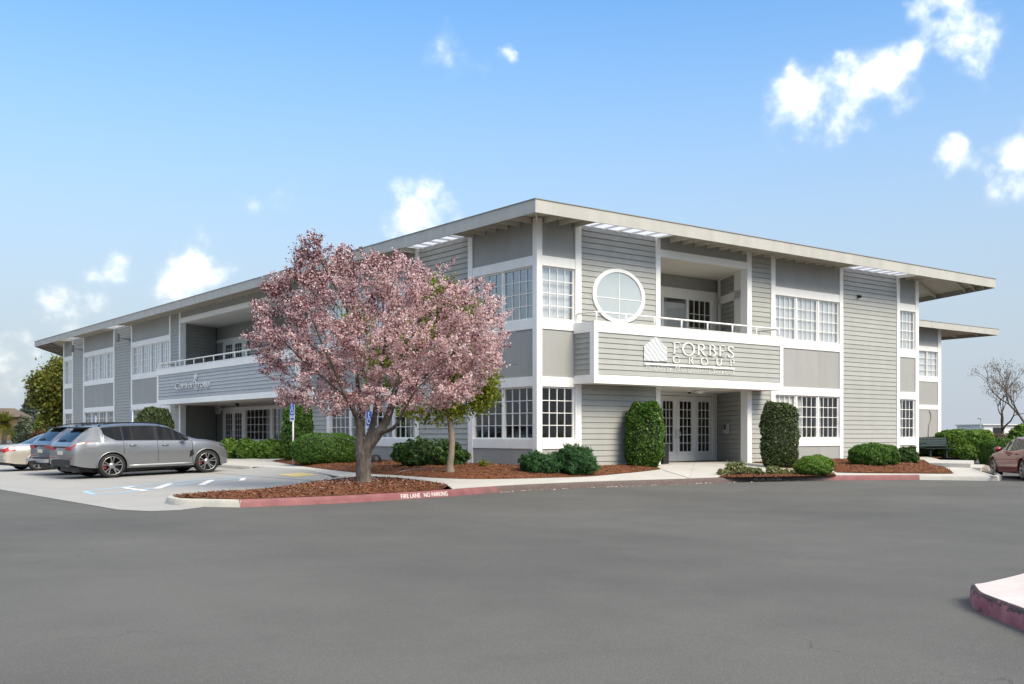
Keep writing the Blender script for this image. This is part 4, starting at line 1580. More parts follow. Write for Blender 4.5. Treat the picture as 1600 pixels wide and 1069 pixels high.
for s in [(20.74, y) for y in np.arange(.1, 9, 1.25)]+[(x, -OV) for x in (21.4, 22.5, 23.6)]:
    s = np.array(s); rafter(s, to_line(s, rd, tipR, dR))
rdl = np.array((.39, .92))
for s in [(x, 53.8) for x in np.arange(.1, 12, 1.25)]+[(-OVL, y) for y in (54.4, 55.5, 56.6)]:
    s = np.array(s); rafter(s, to_line(s, rdl, tipL, dL))

# ---- rear wing
WB_ = 11.0
TWG = TW(WB_)
wa = lambda px: (lambda x: ((_cz+WB_*FB)*x-(_cx+WB_*RB))/(RA-x*FA))((px-PX)/F)
we = wa(1469.5); ww0 = wa(1432.5)
for z0, z1, nm, mt, v in ((ZB, .95, 'trim_band', M['trim'], .036), (.95, 3.0, 'wall_panel', M['panel'], 0), (3.0, 3.28, 'trim_band', M['trim'], .036), (3.28, 4.72, 'wall_panel', M['panel'], 0), (4.72, 5.0, 'trim_band', M['trim'], .036), (6.6, 6.9, 'trim_band', M['trim'], .036), (6.9, ZT, 'wall_panel', M['panel'], 0)):
    tpart(nm, TWG, 20.9, we-.35, -.12, v, z0, z1, mt)
tpart('trim_post', TWG, we-.35, we, -.3, .05, ZB, ZT, M['trim'])
tpart('wall_panel', TWG, 20.9, ww0-1.2, -.12, 0, 5.0, 6.6, M['panel'])
mid = (ww0+we-.35)/2
window(TWG, ww0-1.2, mid-.02, 5.0, 6.6, 2, 4, False, ('drape', 1), True)
window(TWG, mid+.02, we-.35, 5.0, 6.6, 2, 4, False, ('drape', 1), True)
tpart('trim_mullion', TWG, mid-.02, mid+.02, -.1, .01, 5.0, 6.6, M['trim'])
b = MB(); b.box(20.9, we, 14, 34, ZB, ZT); b.build('interior_wall', M['interior'], BLD)
b = MB(); b.box(we-.15, we-.001, WB_+.35, 34, ZB, ZT); b.build('end_wall', M['siding'], BLD)
tp = np.array((46.4, WB_-1.0)); te = np.array((46.9, WB_+4.2)); td = (te-tp)/np.linalg.norm(te-tp); tf = tp+td*18
b = MB(); b.prism([(21.0, WB_-1.0), tuple(tp), tuple(tf), (21.0, tf[1])], ZD0, ZD1); b.build('wing_roof', M['soffit'], roof)
fascia((27.5, WB_-1.0-e), tuple(tp+np.array((e, -e)))); fascia(tp, tf)
for s in [(we, y) for y in np.arange(WB_+.2, WB_+9, 1.5)]+[(x, WB_-1.0) for x in np.arange(we+1, 46, 1.5)]:
    s = np.array(s); rafter(s, to_line(s, np.array((.95, .31)), tp, td))
b = MB(); pts = [TWG(we-1.3, .02, 2.95), TWG(we-1.15, .03, 2.75), TWG(we-1.1, .03, 2.45), TWG(we-1.3, .03, 2.1), TWG(we-1.42, .03, 1.6), TWG(we-1.38, .03, .9)]
sp = [Vector((*q[:2], 0)) for q in pts]
b.tube(pts, .03, 6)
tag(b.build('cable', M['grey_metal']), 'thin dark cable hanging down the grey ground floor panel of the rear wing', 'cable')

# ------------------------------------------------------------------ signs and fixtures


def on_plane(px, py, v, long=False):
    """(u, z) on the plane at outward distance v of a facade, under a pixel of the photograph"""
    x = (px-PX)/F
    if not long:
        X0, Z0 = _cx-v*RB, _cz-v*FB
        u = (Z0*x-X0)/(RA-x*FA); Z = Z0+u*FA
    else:
        X0, Z0 = _cx-v*RA, _cz-v*FA
        u = (Z0*x-X0)/(RB-x*FB); Z = Z0+u*FB
    return u, H+(HY-py)/F*Z


def text_mesh(body, size, extrude=.01, shear=0.0, spacing=1.0, offset=0.0):
    cu = bpy.data.curves.new('lettering', 'FONT')
    cu.body = body; cu.size = size; cu.extrude = extrude; cu.shear = shear; cu.space_character = spacing; cu.offset = offset
    cu.resolution_u = 3
    o = bpy.data.objects.new('lettering', cu); COL.objects.link(o)
    bpy.context.view_layer.update()
    me = bpy.data.meshes.new_from_object(o.evaluated_get(bpy.context.evaluated_depsgraph_get()))
    bpy.data.objects.remove(o); bpy.data.curves.remove(cu)
    return me


def place_text(name, me, fn, mat, parent, width=None, height=None):
    """map the lettering (x, y, depth) through fn, scaled to a width"""
    co = np.empty(len(me.vertices)*3, np.float32); me.vertices.foreach_get('co', co); co = co.reshape(-1, 3)
    x0, x1 = co[:, 0].min(), co[:, 0].max()
    k = width/(x1-x0) if width else 1
    ky = (height/(co[:, 1].max()-co[:, 1].min())) if height else k
    y0 = co[:, 1].min() if height else 0
    out = np.array([fn((p[0]-x0)*k, (p[1]-y0)*ky, p[2]) for p in co], np.float32)
    me.vertices.foreach_set('co', out.ravel()); me.materials.clear(); me.materials.append(mat); me.update()
    bm = bmesh.new(); bm.from_mesh(me); bmesh.ops.recalc_face_normals(bm, faces=bm.faces); bm.to_mesh(me); bm.free()
    me.name = name
    return link(name, me, parent)


def arc(cx, cy, rx, ry, a0, a1, n=12):
    return [(cx+rx*math.cos(R_(a0+(a1-a0)*i/n)), cy+ry*math.sin(R_(a0+(a1-a0)*i/n))) for i in range(n+1)]


TH, TK = .055, .105


def cal(pts, hor=TH, ver=TK):
    """roman stroke: thick where it runs upright, thin where it runs level"""
    out = []
    for i, p in enumerate(pts):
        a, b_ = pts[max(0, i-1)], pts[min(len(pts)-1, i+1)]
        d = math.hypot(b_[0]-a[0], b_[1]-a[1]) or 1
        out.append((p[0], p[1], hor+(ver-hor)*abs((b_[1]-a[1])/d)))
    return out


def ln(x0, y0, x1, y1, w): return [(x0, y0, w), (x1, y1, w)]


STEM = [ln(.14, 0, .14, 1, TK), ln(.0, .02, .30, .02, .04)]
GL = {
    'F': (.62, STEM+[ln(.0, .975, .60, .975, .05), ln(.14, .52, .47, .52, TH), ln(.585, 1, .585, .80, .035), ln(.455, .61, .455, .43, .03)]),
    'O': (.96, [cal(arc(.47, .5, .42, .49, 0, 360, 28))]),
    'R': (.78, STEM+[cal([(.0, .975), (.34, .975)]+arc(.34, .74, .24, .235, 90, -90, 10)+[(.14, .505)]), [(.32, .5, .09), (.58, .1, .12), (.76, .02, .04)]]),
    'B': (.68, STEM+[cal([(.0, .975), (.32, .975)]+arc(.32, .755, .2, .22, 90, -90, 9)+[(.14, .535)]), cal([(.14, .535), (.35, .535)]+arc(.35, .28, .26, .255, 90, -90, 9)+[(.0, .025)])]),
    'E': (.64, STEM+[ln(.0, .975, .56, .975, .05), ln(.14, .52, .45, .52, TH), ln(.545, 1, .545, .82, .035), ln(.44, .61, .44, .43, .03), ln(.0, .025, .58, .025, .05), ln(.585, 0, .61, .2, .035)]),
    'S': (.56, [cal([(.47, .80), (.42, .93), (.28, .975), (.14, .93), (.07, .78), (.12, .64), (.27, .53), (.42, .42), (.49, .26), (.44, .10), (.28, .025), (.12, .07), (.05, .22)]), ln(.485, .97, .47, .76, .03), ln(.035, .03, .05, .24, .03)]),
    'G': (.90, [cal(arc(.48, .5, .42, .48, 48, 322, 20)), ln(.80, .42, .80, .06, TK*.9), ln(.64, .43, .92, .43, .04), ln(.76, .95, .78, .74, .03)]),
    'U': (.82, [cal([(.16, 1), (.16, .32)]+arc(.42, .32, .26, .30, 180, 360, 12)[1:]+[(.68, 1)], TH, .1), ln(.02, .98, .30, .98, .04), ln(.56, .98, .80, .98, .04)]),
    'P': (.64, STEM+[cal([(.0, .975), (.34, .975)]+arc(.34, .72, .25, .255, 90, -90, 10)+[(.14, .465)])]),
}


def glyph(ch, fn, depth):
    """raised serif letter; fn maps (x, y, out) to the world"""
    b_ = MB()
    for st in GL[ch][1]:
        n = len(st)
        vs, fs = [], []
        for i, (x, y, w) in enumerate(st):
            a, c = st[max(0, i-1)], st[min(n-1, i+1)]
            d = math.hypot(c[0]-a[0], c[1]-a[1]) or 1
            nx, ny = -(c[1]-a[1])/d*w/2, (c[0]-a[0])/d*w/2
            for o in (0, depth):
                vs.append(fn(x+nx, y+ny, o)); vs.append(fn(x-nx, y-ny, o))
        for i in range(n-1):
            k = 4*i
            fs += [(k+2, k+3, k+7, k+6), (k, k+4, k+5, k+1), (k, k+2, k+6, k+4), (k+1, k+5, k+7, k+3)]
        fs += [(0, 1, 3, 2), (4*n-4, 4*n-2, 4*n-1, 4*n-3)]
        b_.add(vs, fs)
    return b_


VS = 1.0-.045+.034
SG = empty('business_sign', TR(*[on_plane(1075, 560, VS)[0], VS, 3.95]))
tag(SG, 'raised white lettering with a house emblem on the grey balcony siding above the entrance doors', 'sign')
so = Vector(SG.location)


def W(u, v, z): return tuple(Vector(TR(u, v, z))-so)


def word(chars, pxs, y_top, y_bot, pw):
    """letters whose left edges stand at the given pixels"""
    for ch, (pa, ya0, ya1, pb) in zip(chars, pxs):
        u0, zt = on_plane(pa, ya0, VS); _, zb = on_plane(pa, ya1, VS); u1, _ = on_plane(pb, ya0, VS)
        h = zt-zb; k = (u1-u0)/GL[ch][0]
        glyph(ch, lambda x, y, o, u0=u0, zb=zb, h=h, k=k: W(u0+x*k, VS+o, zb+y*h), .02).build('letter', M['letter'], SG, recalc=True)


word('FORBES', [(1050.5, 534.5, 553, 1062.5), (1065.5, 535.3, 555, 1085.5), (1088, 537.2, 555.5, 1104), (1106.5, 538.6, 556.5, 1119), (1122, 539.7, 557.5, 1134.5), (1136, 540.8, 558.7, 1147)], 0, 0, 0)
word('GROUP', [(1050.5, 556.3, 567.2, 1062), (1075, 557.3, 568.4, 1083.5), (1094.5, 559.2, 570, 1106), (1117.5, 560, 571, 1128), (1140, 561.5, 572, 1147)], 0, 0, 0)
ua, za = on_plane(1006, 568.6, VS); ub, zb = on_plane(1146.5, 576, VS)
zm = (za+zb)/2
b = MB(); q0, q1 = W(ua, VS, zm-.03), W(ub, VS+.03, zm+.03); b.box(q0[0], q1[0], q0[1], q1[1], q0[2], q1[2]); b.build('rule', M['letter'], SG)
ut, zt_ = on_plane(1008, 580.5, VS); ut1, _ = on_plane(1147, 586, VS)
zt_ = zm-.235
me = text_mesh('Property Management Services', .2, .004, .38, 1.08, -.0045)
place_text('tagline', me, lambda x, y, o: W(ut+x, VS+.012+o, zt_+y), M['letter'], SG, width=ut1-ut, height=.205)
# emblem: house outline with a rough right edge
hp = [(1005.5, 563.5), (1005.5, 541), (1013, 535), (1022, 527.3), (1025.5, 527.2), (1030, 531), (1037.2, 541.5), (1041.3, 542.2), (1040.2, 546), (1042, 550), (1040.5, 553), (1041.8, 558), (1041, 561), (1042, 565.3), (1036, 564.6), (1024, 564.9), (1016, 563.8)]
hp = [on_plane(*q, VS) for q in hp]
b = MB(); n = len(hp)
vs = [W(u, VS, z) for u, z in hp]+[W(u, VS+.03, z) for u, z in hp]
b.add(vs, [tuple(range(n)), tuple(range(n, 2*n))[::-1]]+[(i, (i+1) % n, n+(i+1) % n, n+i) for i in range(n)])
b.build('emblem', M['logo'], SG, recalc=True)

# lettering on the long facade
u0, z0 = on_plane(275, 613, VS, True); u1, _ = on_plane(328, 607, VS, True)
S2 = empty('business_sign', TL(u0, VS, z0)); so2 = Vector(S2.location)
tag(S2, 'small grey raised lettering under a leaf emblem on the blue grey balcony siding', 'sign')
me = text_mesh('Comfortgroup', .4, .02)
place_text('lettering', me, lambda x, y, o: tuple(Vector(TL(u0-x, VS+.022+o, z0+y))-so2), M['grey_letter'], S2, width=u0-u1, height=.48)
ec, ez = on_plane(306, 594, VS, True)
b = MB()
def blade(pts, w):
    vs, fs = [], []
    n = len(pts)
    for i, (x, y) in enumerate(pts):
        a, c = pts[max(0, i-1)], pts[min(n-1, i+1)]
        d = math.hypot(c[0]-a[0], c[1]-a[1]); ww = w*math.sin(math.pi*(i+.35)/(n-.3))
        nx, ny = -(c[1]-a[1])/d*ww/2, (c[0]-a[0])/d*ww/2
        for o in (0, .04):
            for s_ in (1, -1): vs.append(tuple(Vector(TL(ec-(x+s_*nx), VS+o, ez+y+s_*ny))-so2))
    for i in range(n-1):
        k = 4*i; fs += [(k+2, k+3, k+7, k+6), (k, k+4, k+5, k+1), (k, k+2, k+6, k+4), (k+1, k+5, k+7, k+3)]
    b.add(vs, fs)
for pts, w in (([(0, 0), (.06, -.15), (.05, -.36)], .09), ([(0, .02), (-.14, .0), (-.26, -.12)], .13), ([(.0, .05), (-.12, .16), (-.22, .26)], .11), ([(.02, .05), (.08, .2), (.04, .33)], .11), ([(.04, .02), (.16, .12), (.24, .24)], .11)):
    blade(pts, w)
b.build('emblem', M['grey_letter'], S2, recalc=True)

# wall floodlights on the far siding bays
for i, (px, py, lab) in enumerate(((113, 545, 'grey cylinder floodlight on the leftmost narrow siding bay'), (184.5, 528.5, 'grey cylinder floodlight on the siding bay between the two far window bays'))):
    u, z = on_plane(px, py, .62, True)
    r = empty('wall_light', TL(u-.35, .04, z)); ro = Vector(r.location)
    L_ = lambda *q: tuple(Vector(TL(*q))-ro)
    b = MB(); tbox(b, lambda *q: L_(*q), u-.45, u-.25, .032, .08, z-.22, z+.02); b.build('bracket', M['grey_metal'], r)
    b = MB(); b.tube([L_(u-.35, .06, z-.06), L_(u-.3, .35, z-.04), L_(u-.05, .6, z)], .04, 8); b.build('arm', M['grey_metal'], r)
    b = MB(); b.tube([L_(u+.0, .65, z-.24), L_(u+.0, .65, z-.22), L_(u, .65, z+.22), L_(u, .65, z+.26)], [.10, .125, .125, .10], 14); b.build('lamp_head', M['grey_metal'], r)
    tag(r, lab, 'light', 'wall floodlights')
u, z = on_plane(1343, 463, .1)
r = empty('motion_sensor', TR(u, .03, z))
b = MB(); b.box(-.05, .05, -.05, 0, -.06, .06); b.build('base', M['black'], r)
b = MB(); b.tube([(0, -.05, 0), (-.03, -.14, -.02)], [.05, .06], 10); b.build('head', M['black'], r)
tag(r, 'small black motion sensor on the tall siding bay near the right end', 'sensor')
# fixtures under the entrance soffit
p = Vector(TR(*[on_plane(1077, 613.5, -1.0)[0], -1.0, 3.02]))
r = empty('security_camera', p)
b = MB(); b.lathe([(.0, 0), (.09, 0), (.09, -.04), (.07, -.05)], 'z', (0, 0, 0), 16); b.build('mount', M['sign_white'], r)
b = MB(); b.lathe([(.07, -.05), (.065, -.09), (.04, -.115), (0, -.125)], 'z', (0, 0, 0), 16); b.build('dome', M['black'], r)
tag(r, 'black dome camera on the soffit above the entrance doors', 'camera', 'dome cameras')
p = Vector(TR(*[on_plane(1094, 611.5, -.6)[0], -.6, 3.02]))
r = empty('ceiling_light', p)
b = MB(); b.lathe([(0, 0), (.22, 0), (.22, -.03), (.2, -.035)], 'z', (0, 0, 0), 20); b.build('base', M['metal'], r)
b = MB(); b.lathe([(.2, -.035), (.17, -.08), (.08, -.11), (0, -.115)], 'z', (0, 0, 0), 20); b.build('shade', M['ceil'], r)
tag(r, 'round unlit ceiling light on the soffit above the entrance', 'light')
p = Vector(TL(*[on_plane(371, 630, -1.0, True)[0], -1.0, 3.02]))
r = empty('security_camera', p)
b = MB(); b.lathe([(.0, 0), (.1, 0), (.1, -.05), (.08, -.06)], 'z', (0, 0, 0), 16); b.build('mount', M['black'], r)
b = MB(); b.lathe([(.08, -.06), (.07, -.11), (.04, -.14), (0, -.15)], 'z', (0, 0, 0), 16); b.build('dome', M['black'], r)
tag(r, 'black dome camera on the soffit over the porch of the long facade', 'camera', 'dome cameras')
# call box on the angled porch wall
d_ = (np.array(pw0)-np.array(pw1)); d_ /= np.linalg.norm(d_)
best = min(np.linspace(.2, 2.2, 60), key=lambda w: abs(PX+F*(((pw1[0]+d_[0]*w-CA)*RA+(pw1[1]+d_[1]*w-CB)*RB)/depth((pw1[0]+d_[0]*w, pw1[1]+d_[1]*w)))-1138))
q = np.array(pw1)+d_*best+np.array([-d_[1], d_[0]])*.04
zc = H+(HY-670)/F*depth(q)
r = empty('call_box', (q[0], q[1], zc), math.atan2(d_[1], d_[0]))
b = MB(); b.box(-.13, .13, 0, .11, -.20, .20); b.box(-.15, .15, -.01, .0, -.22, .22); b.build('housing', M['metal'], r)
b = MB(); b.box(-.09, .0, .11, .118, -.02, .15); b.build('screen', M['black'], r)
b = MB(); b.box(-.08, .08, .11, .116, -.16, -.06); b.build('keypad', M['sign_white'], r)
tag(r, 'steel call box on the shaded porch wall right of the entrance doors', 'intercom')
# waste bin and door mat
p = at_f(1036.5, 727, lambda a, b: .45)
p = Vector((back_a(1036)-.2, REC-.75, .452))
_bx = lambda Y: (lambda x: ((_cz+Y*FB)*x-(_cx+Y*RB))/(RA-x*FA))((1036.5-PX)/F)
r = empty('waste_bin', (_bx(.35), .35, .45))
b = MB(); b.prism([(-.13, -.13), (.13, -.13), (.13, .13), (-.13, .13)], 0, .62); b.build('body', M['black'], r)
b = MB(); b.prism([(-.15, -.15), (.15, -.15), (.15, .15), (-.15, .15)], .62, .68); b.build('rim', M['dark_metal'], r)
tag(r, 'black waste bin half hidden behind the column shrub at the entrance', 'bin')
b = MB(); b.prism([(D0+.4, 1.3), (D3+.3, 1.3), (D3+.3, 2.25), (D0+.4, 2.25)], .449, .458)
tag(b.build('door_mat', M['black']), 'black rubber mat in front of the entrance doors', 'mat')
# small white box high on the porch wall of the long facade
bu = back_b(340.5)
r = empty('notice_box', (REC-.11, min(bu, 31.4), H+(HY-641)/F*depth((REC, bu))))
b = MB(); b.box(0, .1, -.27, .27, -.22, .22); b.build('case', M['sign_white'], r)
b = MB(); b.box(-.01, 0, -.2, .2, -.14, .1); b.build('face', M['ceil'], r)
tag(r, 'white box fixed high on the porch wall left of the double door', 'notice box')


# accessible parking signs
def park_sign(p, face, hgt, label, w=.31, plates=1):
    """post with a blue plate; face = yaw of the plate normal"""
    r = empty('parking_sign', p, face)
    b_ = MB(); b_.tube([(0, 0, -.05), (0, 0, hgt+.02)], .032, 10); b_.build('post', M['post'], r)
    ph = .66
    z1 = hgt+.04
    b_ = MB()
    def rr(x0, x1, za, zb, y0, y1, c=.03):
        pts = []
        for cx_, cz_, a0 in ((x1-c, zb-c, 0), (x0+c, zb-c, 90), (x0+c, za+c, 180), (x1-c, za+c, 270)):
            pts += arc(cx_, cz_, c, c, a0, a0+90, 4)
        n_ = len(pts)
        b_.add([(x, y0, z) for x, z in pts]+[(x, y1, z) for x, z in pts], [tuple(range(n_)), tuple(range(n_, 2*n_))[::-1]]+[(i, n_+i, n_+(i+1) % n_, (i+1) % n_) for i in range(n_)])
    rr(-w/2, w/2, z1-ph, z1, -.040, -.034)
    b_.build('plate', M['sign_white'], r, recalc=True)
    b_ = MB(); rr(-w/2+.012, w/2-.012, z1-.46, z1-.012, -.043, -.0405); rr(-w/2+.04, w/2-.02, z1-ph+.05, z1-.545, -.043, -.0405, .01)
    b_.build('blue_panel', M['sign_blue'], r, recalc=True)
    b_ = MB()
    def rib(pts, wd):
        vs, fs = [], []
        for i, (x, z) in enumerate(pts):
            a, c = pts[max(0, i-1)], pts[min(len(pts)-1, i+1)]
            d = math.hypot(c[0]-a[0], c[1]-a[1]) or 1
            nx, nz = -(c[1]-a[1])/d*wd/2, (c[0]-a[0])/d*wd/2
            vs += [(x+nx, -.0450, z+nz), (x-nx, -.0450, z-nz)]
        for i in range(len(pts)-1): fs.append((2*i, 2*i+1, 2*i+3, 2*i+2))
        b_.add(vs, fs)
    zc_ = z1-.24
    rib(arc(-.02, zc_+.165, .02, .02, 0, 360, 10), .04)
    rib([(-.02, zc_+.12), (-.012, zc_-.01), (.05, zc_-.01), (.085, zc_-.12), (.11, zc_-.11)], .036)
    rib([(-.015, zc_+.06), (.05, zc_+.055)], .03)
    rib(arc(-.005, zc_-.06, .088, .088, 125, 335, 16), .03)
    b_.build('wheelchair_symbol', M['sign_white'], r)
    me_ = text_mesh('PARKING ONLY', .06, .001)
    place_text('lettering', me_, lambda x, y, o: (-w/2+.045+x, -.0405-abs(o), z1-.525+y), M['sign_blue'], r, width=w-.09, height=.04)
    tag(r, label, 'sign', 'accessible parking signs')
    return r


yawA = math.radians(-90)    # plate facing the parking aisle (-x)
p = at_f(458, 727, zg); park_sign(p, R_(-85), (HY-630)/F*depth(p)+H-p.z-.02, 'blue accessible parking sign on a pale post in front of the rounded clipped bush')
p = at_f(578.5, 735.5, zg); park_sign(p, R_(-85), (HY-644)/F*depth(p)+H-p.z, 'blue accessible parking sign on a pale post behind the blossom tree trunk')
for px, yt, Zd, lab in ((149.5, 650, 58, 'blue accessible parking sign behind the parked cars, leftmost of the four'), (206.5, 643, 50, 'blue accessible parking sign over the SUV roof beside the big dark bush')):
    q = at_z(px, yt, Zd); gz = max(float(zg(q.x, q.y)), .15)
    park_sign(Vector((q.x, q.y, gz)), R_(-92 if px < 200 else -95), q.z-gz-.03, lab, .31)

# lettering on the kerb faces


def kerb_text(body, pa, pb, mat, h=.095):
    a = np.array(at(pa[0], pa[1], 0)[:2]); b_ = np.array(at(pb[0], pb[1], 0)[:2])
    Kp_ = np.array(KERB); D_ = np.concatenate([[0], np.cumsum(np.linalg.norm(np.diff(Kp_, axis=0), axis=1))])
    sa = D_[np.argmin(np.linalg.norm(Kp_-a, axis=1))]; sb = D_[np.argmin(np.linalg.norm(Kp_-b_, axis=1))]
    nv = np.gradient(Kp_, axis=0); nv /= np.linalg.norm(nv, axis=1)[:, None]

    def fn(x, y, o):
        s_ = sa+x
        px_, py_ = np.interp(s_, D_, Kp_[:, 0]), np.interp(s_, D_, Kp_[:, 1])
        tx, ty = np.interp(s_, D_, nv[:, 0]), np.interp(s_, D_, nv[:, 1])
        z = .025+y
        off = .03*min(1, z/.12)+.004*(0 if z < .12 else 0)-.006
        return (px_-ty*off, py_+tx*off, z)
    me = text_mesh(body, .12, .0)
    return place_text('kerb_lettering', me, fn, mat, None, width=sb-sa, height=h)


M['kerb_white'] = paintmat('white kerb lettering', (.80, .78, .76), 1.1)
M['kerb_white2'] = paintmat('scuffed white kerb lettering', (.72, .66, .64), .62)
tag(kerb_text('FIRE LANE   NO PARKING', (622, 781), (701, 775.5), M['kerb_white']), 'white fire lane lettering painted on the red kerb below the blossom tree', 'lettering')
tag(kerb_text('FIRE LANE   NO PARKING', (1173, 752.6), (1219, 751.8), M['kerb_white2'], .085), 'scuffed white fire lane lettering on the dark kerb before the low variegated plants', 'lettering')

# ------------------------------------------------------------------ plants


def leaf_quads(c, nrm, L, W, droop=None):
    """one quad per leaf: c centres (n,3), nrm facing, L/W half sizes (n,)"""
    n = len(c)
    a = rng.normal(0, 1, (n, 3))
    u = np.cross(nrm, a); u /= np.linalg.norm(u, axis=1)[:, None]+1e-9
    w = np.cross(nrm, u); w /= np.linalg.norm(w, axis=1)[:, None]+1e-9
    if droop is not None: u, w = droop, np.cross(nrm, droop)/(np.linalg.norm(np.cross(nrm, droop), axis=1)[:, None]+1e-9)
    u = u*L[:, None]; w = w*W[:, None]
    # pointed leaf: kite
    V = np.stack([c-u, c+w*1.0-u*.1, c+u, c-w*1.0-u*.1], 1).reshape(-1, 3)
    return V


def leaves(name, c, nrm, L, W, mat, parent, droop=None, kind='stuff'):
    V = leaf_quads(c, nrm, L, W, droop)
    o = link(name, np_mesh(name, V, np.arange(len(V)).reshape(-1, 4), mat), parent)
    if kind: o['kind'] = kind
    return o


def rand_dirs(n):
    d = rng.normal(0, 1, (n, 3)); return d/np.linalg.norm(d, axis=1)[:, None]


def superell(d, a, b, c, e):
    return 1/((np.abs(d[:, 0]/a)**e+np.abs(d[:, 1]/b)**e+np.abs(d[:, 2]/c)**e)**(1/e))


def bush(name, label, cat, center, wx, dy, h, mat, n=3500, leaf=.05, e=2.3, lump=.07, group=None, yaw=None, fuzz=.05, aspect=.55, low=.42, out=.75, stem=True, flat=0.0, core=.86):
    """clipped or loose shrub: leaves over a lumpy body, dark shade-coloured shell inside"""
    yaw = -math.atan2(FA, FB) if yaw is None else yaw
    r = empty(name, center, yaw)
    tag(r, label, cat, group)
    a, b_, zc = wx/2, dy/2, h*low
    ph = rng.uniform(0, 6.28, 9)

    def radius(d):
        cz = np.where(d[:, 2] > 0, h-zc, zc*1.02)
        rr = superell(d, a, b_, 1.0, e) if False else 1/((np.abs(d[:, 0]/a)**e+np.abs(d[:, 1]/b_)**e+np.abs(d[:, 2]/cz)**e)**(1/e))
        lum = 1+lump*(np.sin(d[:, 0]*5+ph[0])*np.sin(d[:, 2]*6+ph[1])+.7*np.sin(d[:, 1]*9+ph[2])*np.sin(d[:, 0]*11+ph[3])+.5*np.sin(d[:, 2]*17+ph[4]+d[:, 0]*9))
        return rr*lum
    # distribute on the surface roughly by area
    d = rand_dirs(n*2)
    s = np.array([a, b_, h*.5]); d = d*s; d /= np.linalg.norm(d, axis=1)[:, None]
    rr = radius(d)
    pw_ = rr**2; keep = rng.uniform(0, 1, len(d)) < pw_/pw_.max()*1.6
    d, rr = d[keep], rr[keep]
    k = rng.uniform(0, 1, len(d))
    rr2 = rr*(1-fuzz*2.2*k**2)+rng.normal(0, fuzz*.35, len(d))*min(1, h)
    c = d*rr2[:, None]; c[:, 2] += zc
    ok = c[:, 2] > .01
    c, d = c[ok], d[ok]
    nr = d+rng.normal(0, out, c.shape); nr /= np.linalg.norm(nr, axis=1)[:, None]
    sz = leaf*rng.uniform(.6, 1.3, len(c))
    leaves('leaves', c, nr, sz*.5, sz*.5*aspect, mat, r)
    # closed dark shell: inner shade put into its colour, blocks the see-through
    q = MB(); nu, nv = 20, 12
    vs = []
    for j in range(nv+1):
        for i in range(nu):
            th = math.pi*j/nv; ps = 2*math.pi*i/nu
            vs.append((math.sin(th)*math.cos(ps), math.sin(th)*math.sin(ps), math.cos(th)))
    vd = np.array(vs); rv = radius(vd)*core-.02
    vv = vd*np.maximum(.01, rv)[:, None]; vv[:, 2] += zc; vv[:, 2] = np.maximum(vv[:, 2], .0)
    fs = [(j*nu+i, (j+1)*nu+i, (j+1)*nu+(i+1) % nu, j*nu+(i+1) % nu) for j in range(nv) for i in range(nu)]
    q.add(vv, fs, True); q.build('twigs_or_shade_core', M['core'], r)
    return r


def px_bush(name, label, cat, x0, x1, ytop, ybase, mat, depth_ratio=.9, fn=zg, setback=None, **kw):
    """shrub given by its outline in the photograph and the ground it stands on"""
    pf = at_f((x0+x1)/2, ybase, fn)
    Z = depth(pf)
    wx = (x1-x0)/F*Z
    dy = wx*depth_ratio
    back = dy*.42 if setback is None else setback
    c = Vector((pf.x+FA*back, pf.y+FB*back, 0)); c.z = float(fn(c.x, c.y))
    Zc = Z+back
    wx = (x1-x0)/F*(Z+back*.9)
    h = H+(HY-ytop)/F*Zc-c.z
    return bush(name, label, cat, c-Vector((0, 0, .02)), wx, dy, h, mat, **kw)


px_bush('clipped_bush', 'tall rounded column shrub left of the entrance doors, deep bright green', 'shrub', 981, 1040, 628, 733, M['box_leaf'], .8, n=7000, leaf=.085, e=3.2, low=.5, lump=.05, setback=.55, group='clipped column shrubs')
px_bush('clipped_bush', 'darker olive column shrub with squared top right of the entrance porch', 'shrub', 1196, 1252, 629, 732, M['dark_leaf'], .8, n=7500, leaf=.08, e=3.6, low=.5, lump=.045, setback=.5, group='clipped column shrubs')
px_bush('clipped_bush', 'tall column shrub behind the parking sign, hanging in the shade of the blossom tree', 'shrub', 437, 483, 632, 722, M['box_leaf'], .9, n=6000, leaf=.09, e=3.2, low=.5, lump=.06, setback=.6, group='clipped column shrubs')
px_bush('round_bush', 'wide clipped rounded bush left of the blossom tree trunk', 'shrub', 451, 559, 676, 728, M['box_leaf'], .75, n=12000, leaf=.06, e=2.7, lump=.03, fuzz=.025)
px_bush('dark_bush', 'loose dark green shrub with an uneven left side behind the slim tree trunk', 'shrub', 612, 728, 686, 732, M['shiny_leaf'], .5, n=5500, leaf=.11, e=2.3, lump=.13, fuzz=.1)
px_bush('feathery_bush', 'smaller feathery green shrub at the building corner', 'shrub', 813, 872, 707, 743, M['fern_leaf'], .9, n=5200, leaf=.16, aspect=.18, e=2.0, lump=.14, fuzz=.12, out=1.0, group='feathery shrubs at the corner')
px_bush('feathery_bush', 'larger feathery green shrub right of its smaller neighbour at the corner', 'shrub', 864, 932, 697, 744, M['fern_leaf'], .9, n=7000, leaf=.17, aspect=.18, e=2.0, lump=.14, fuzz=.12, out=1.0, group='feathery shrubs at the corner')
px_bush('small_plant', 'little yellow green plant on the mulch below the corner window', 'plant', 748, 764, 720, 733, M['yellow_leaf'], .9, n=260, leaf=.1, aspect=.35, lump=.2, fuzz=.25, out=1.1, core=.5)
px_bush('round_bush', 'rounded bush with white flowers beside the variegated plants', 'shrub', 1249, 1308, 711, 744, M['bright_leaf'], .9, n=7000, leaf=.065, e=2.2, lump=.06, fuzz=.05)
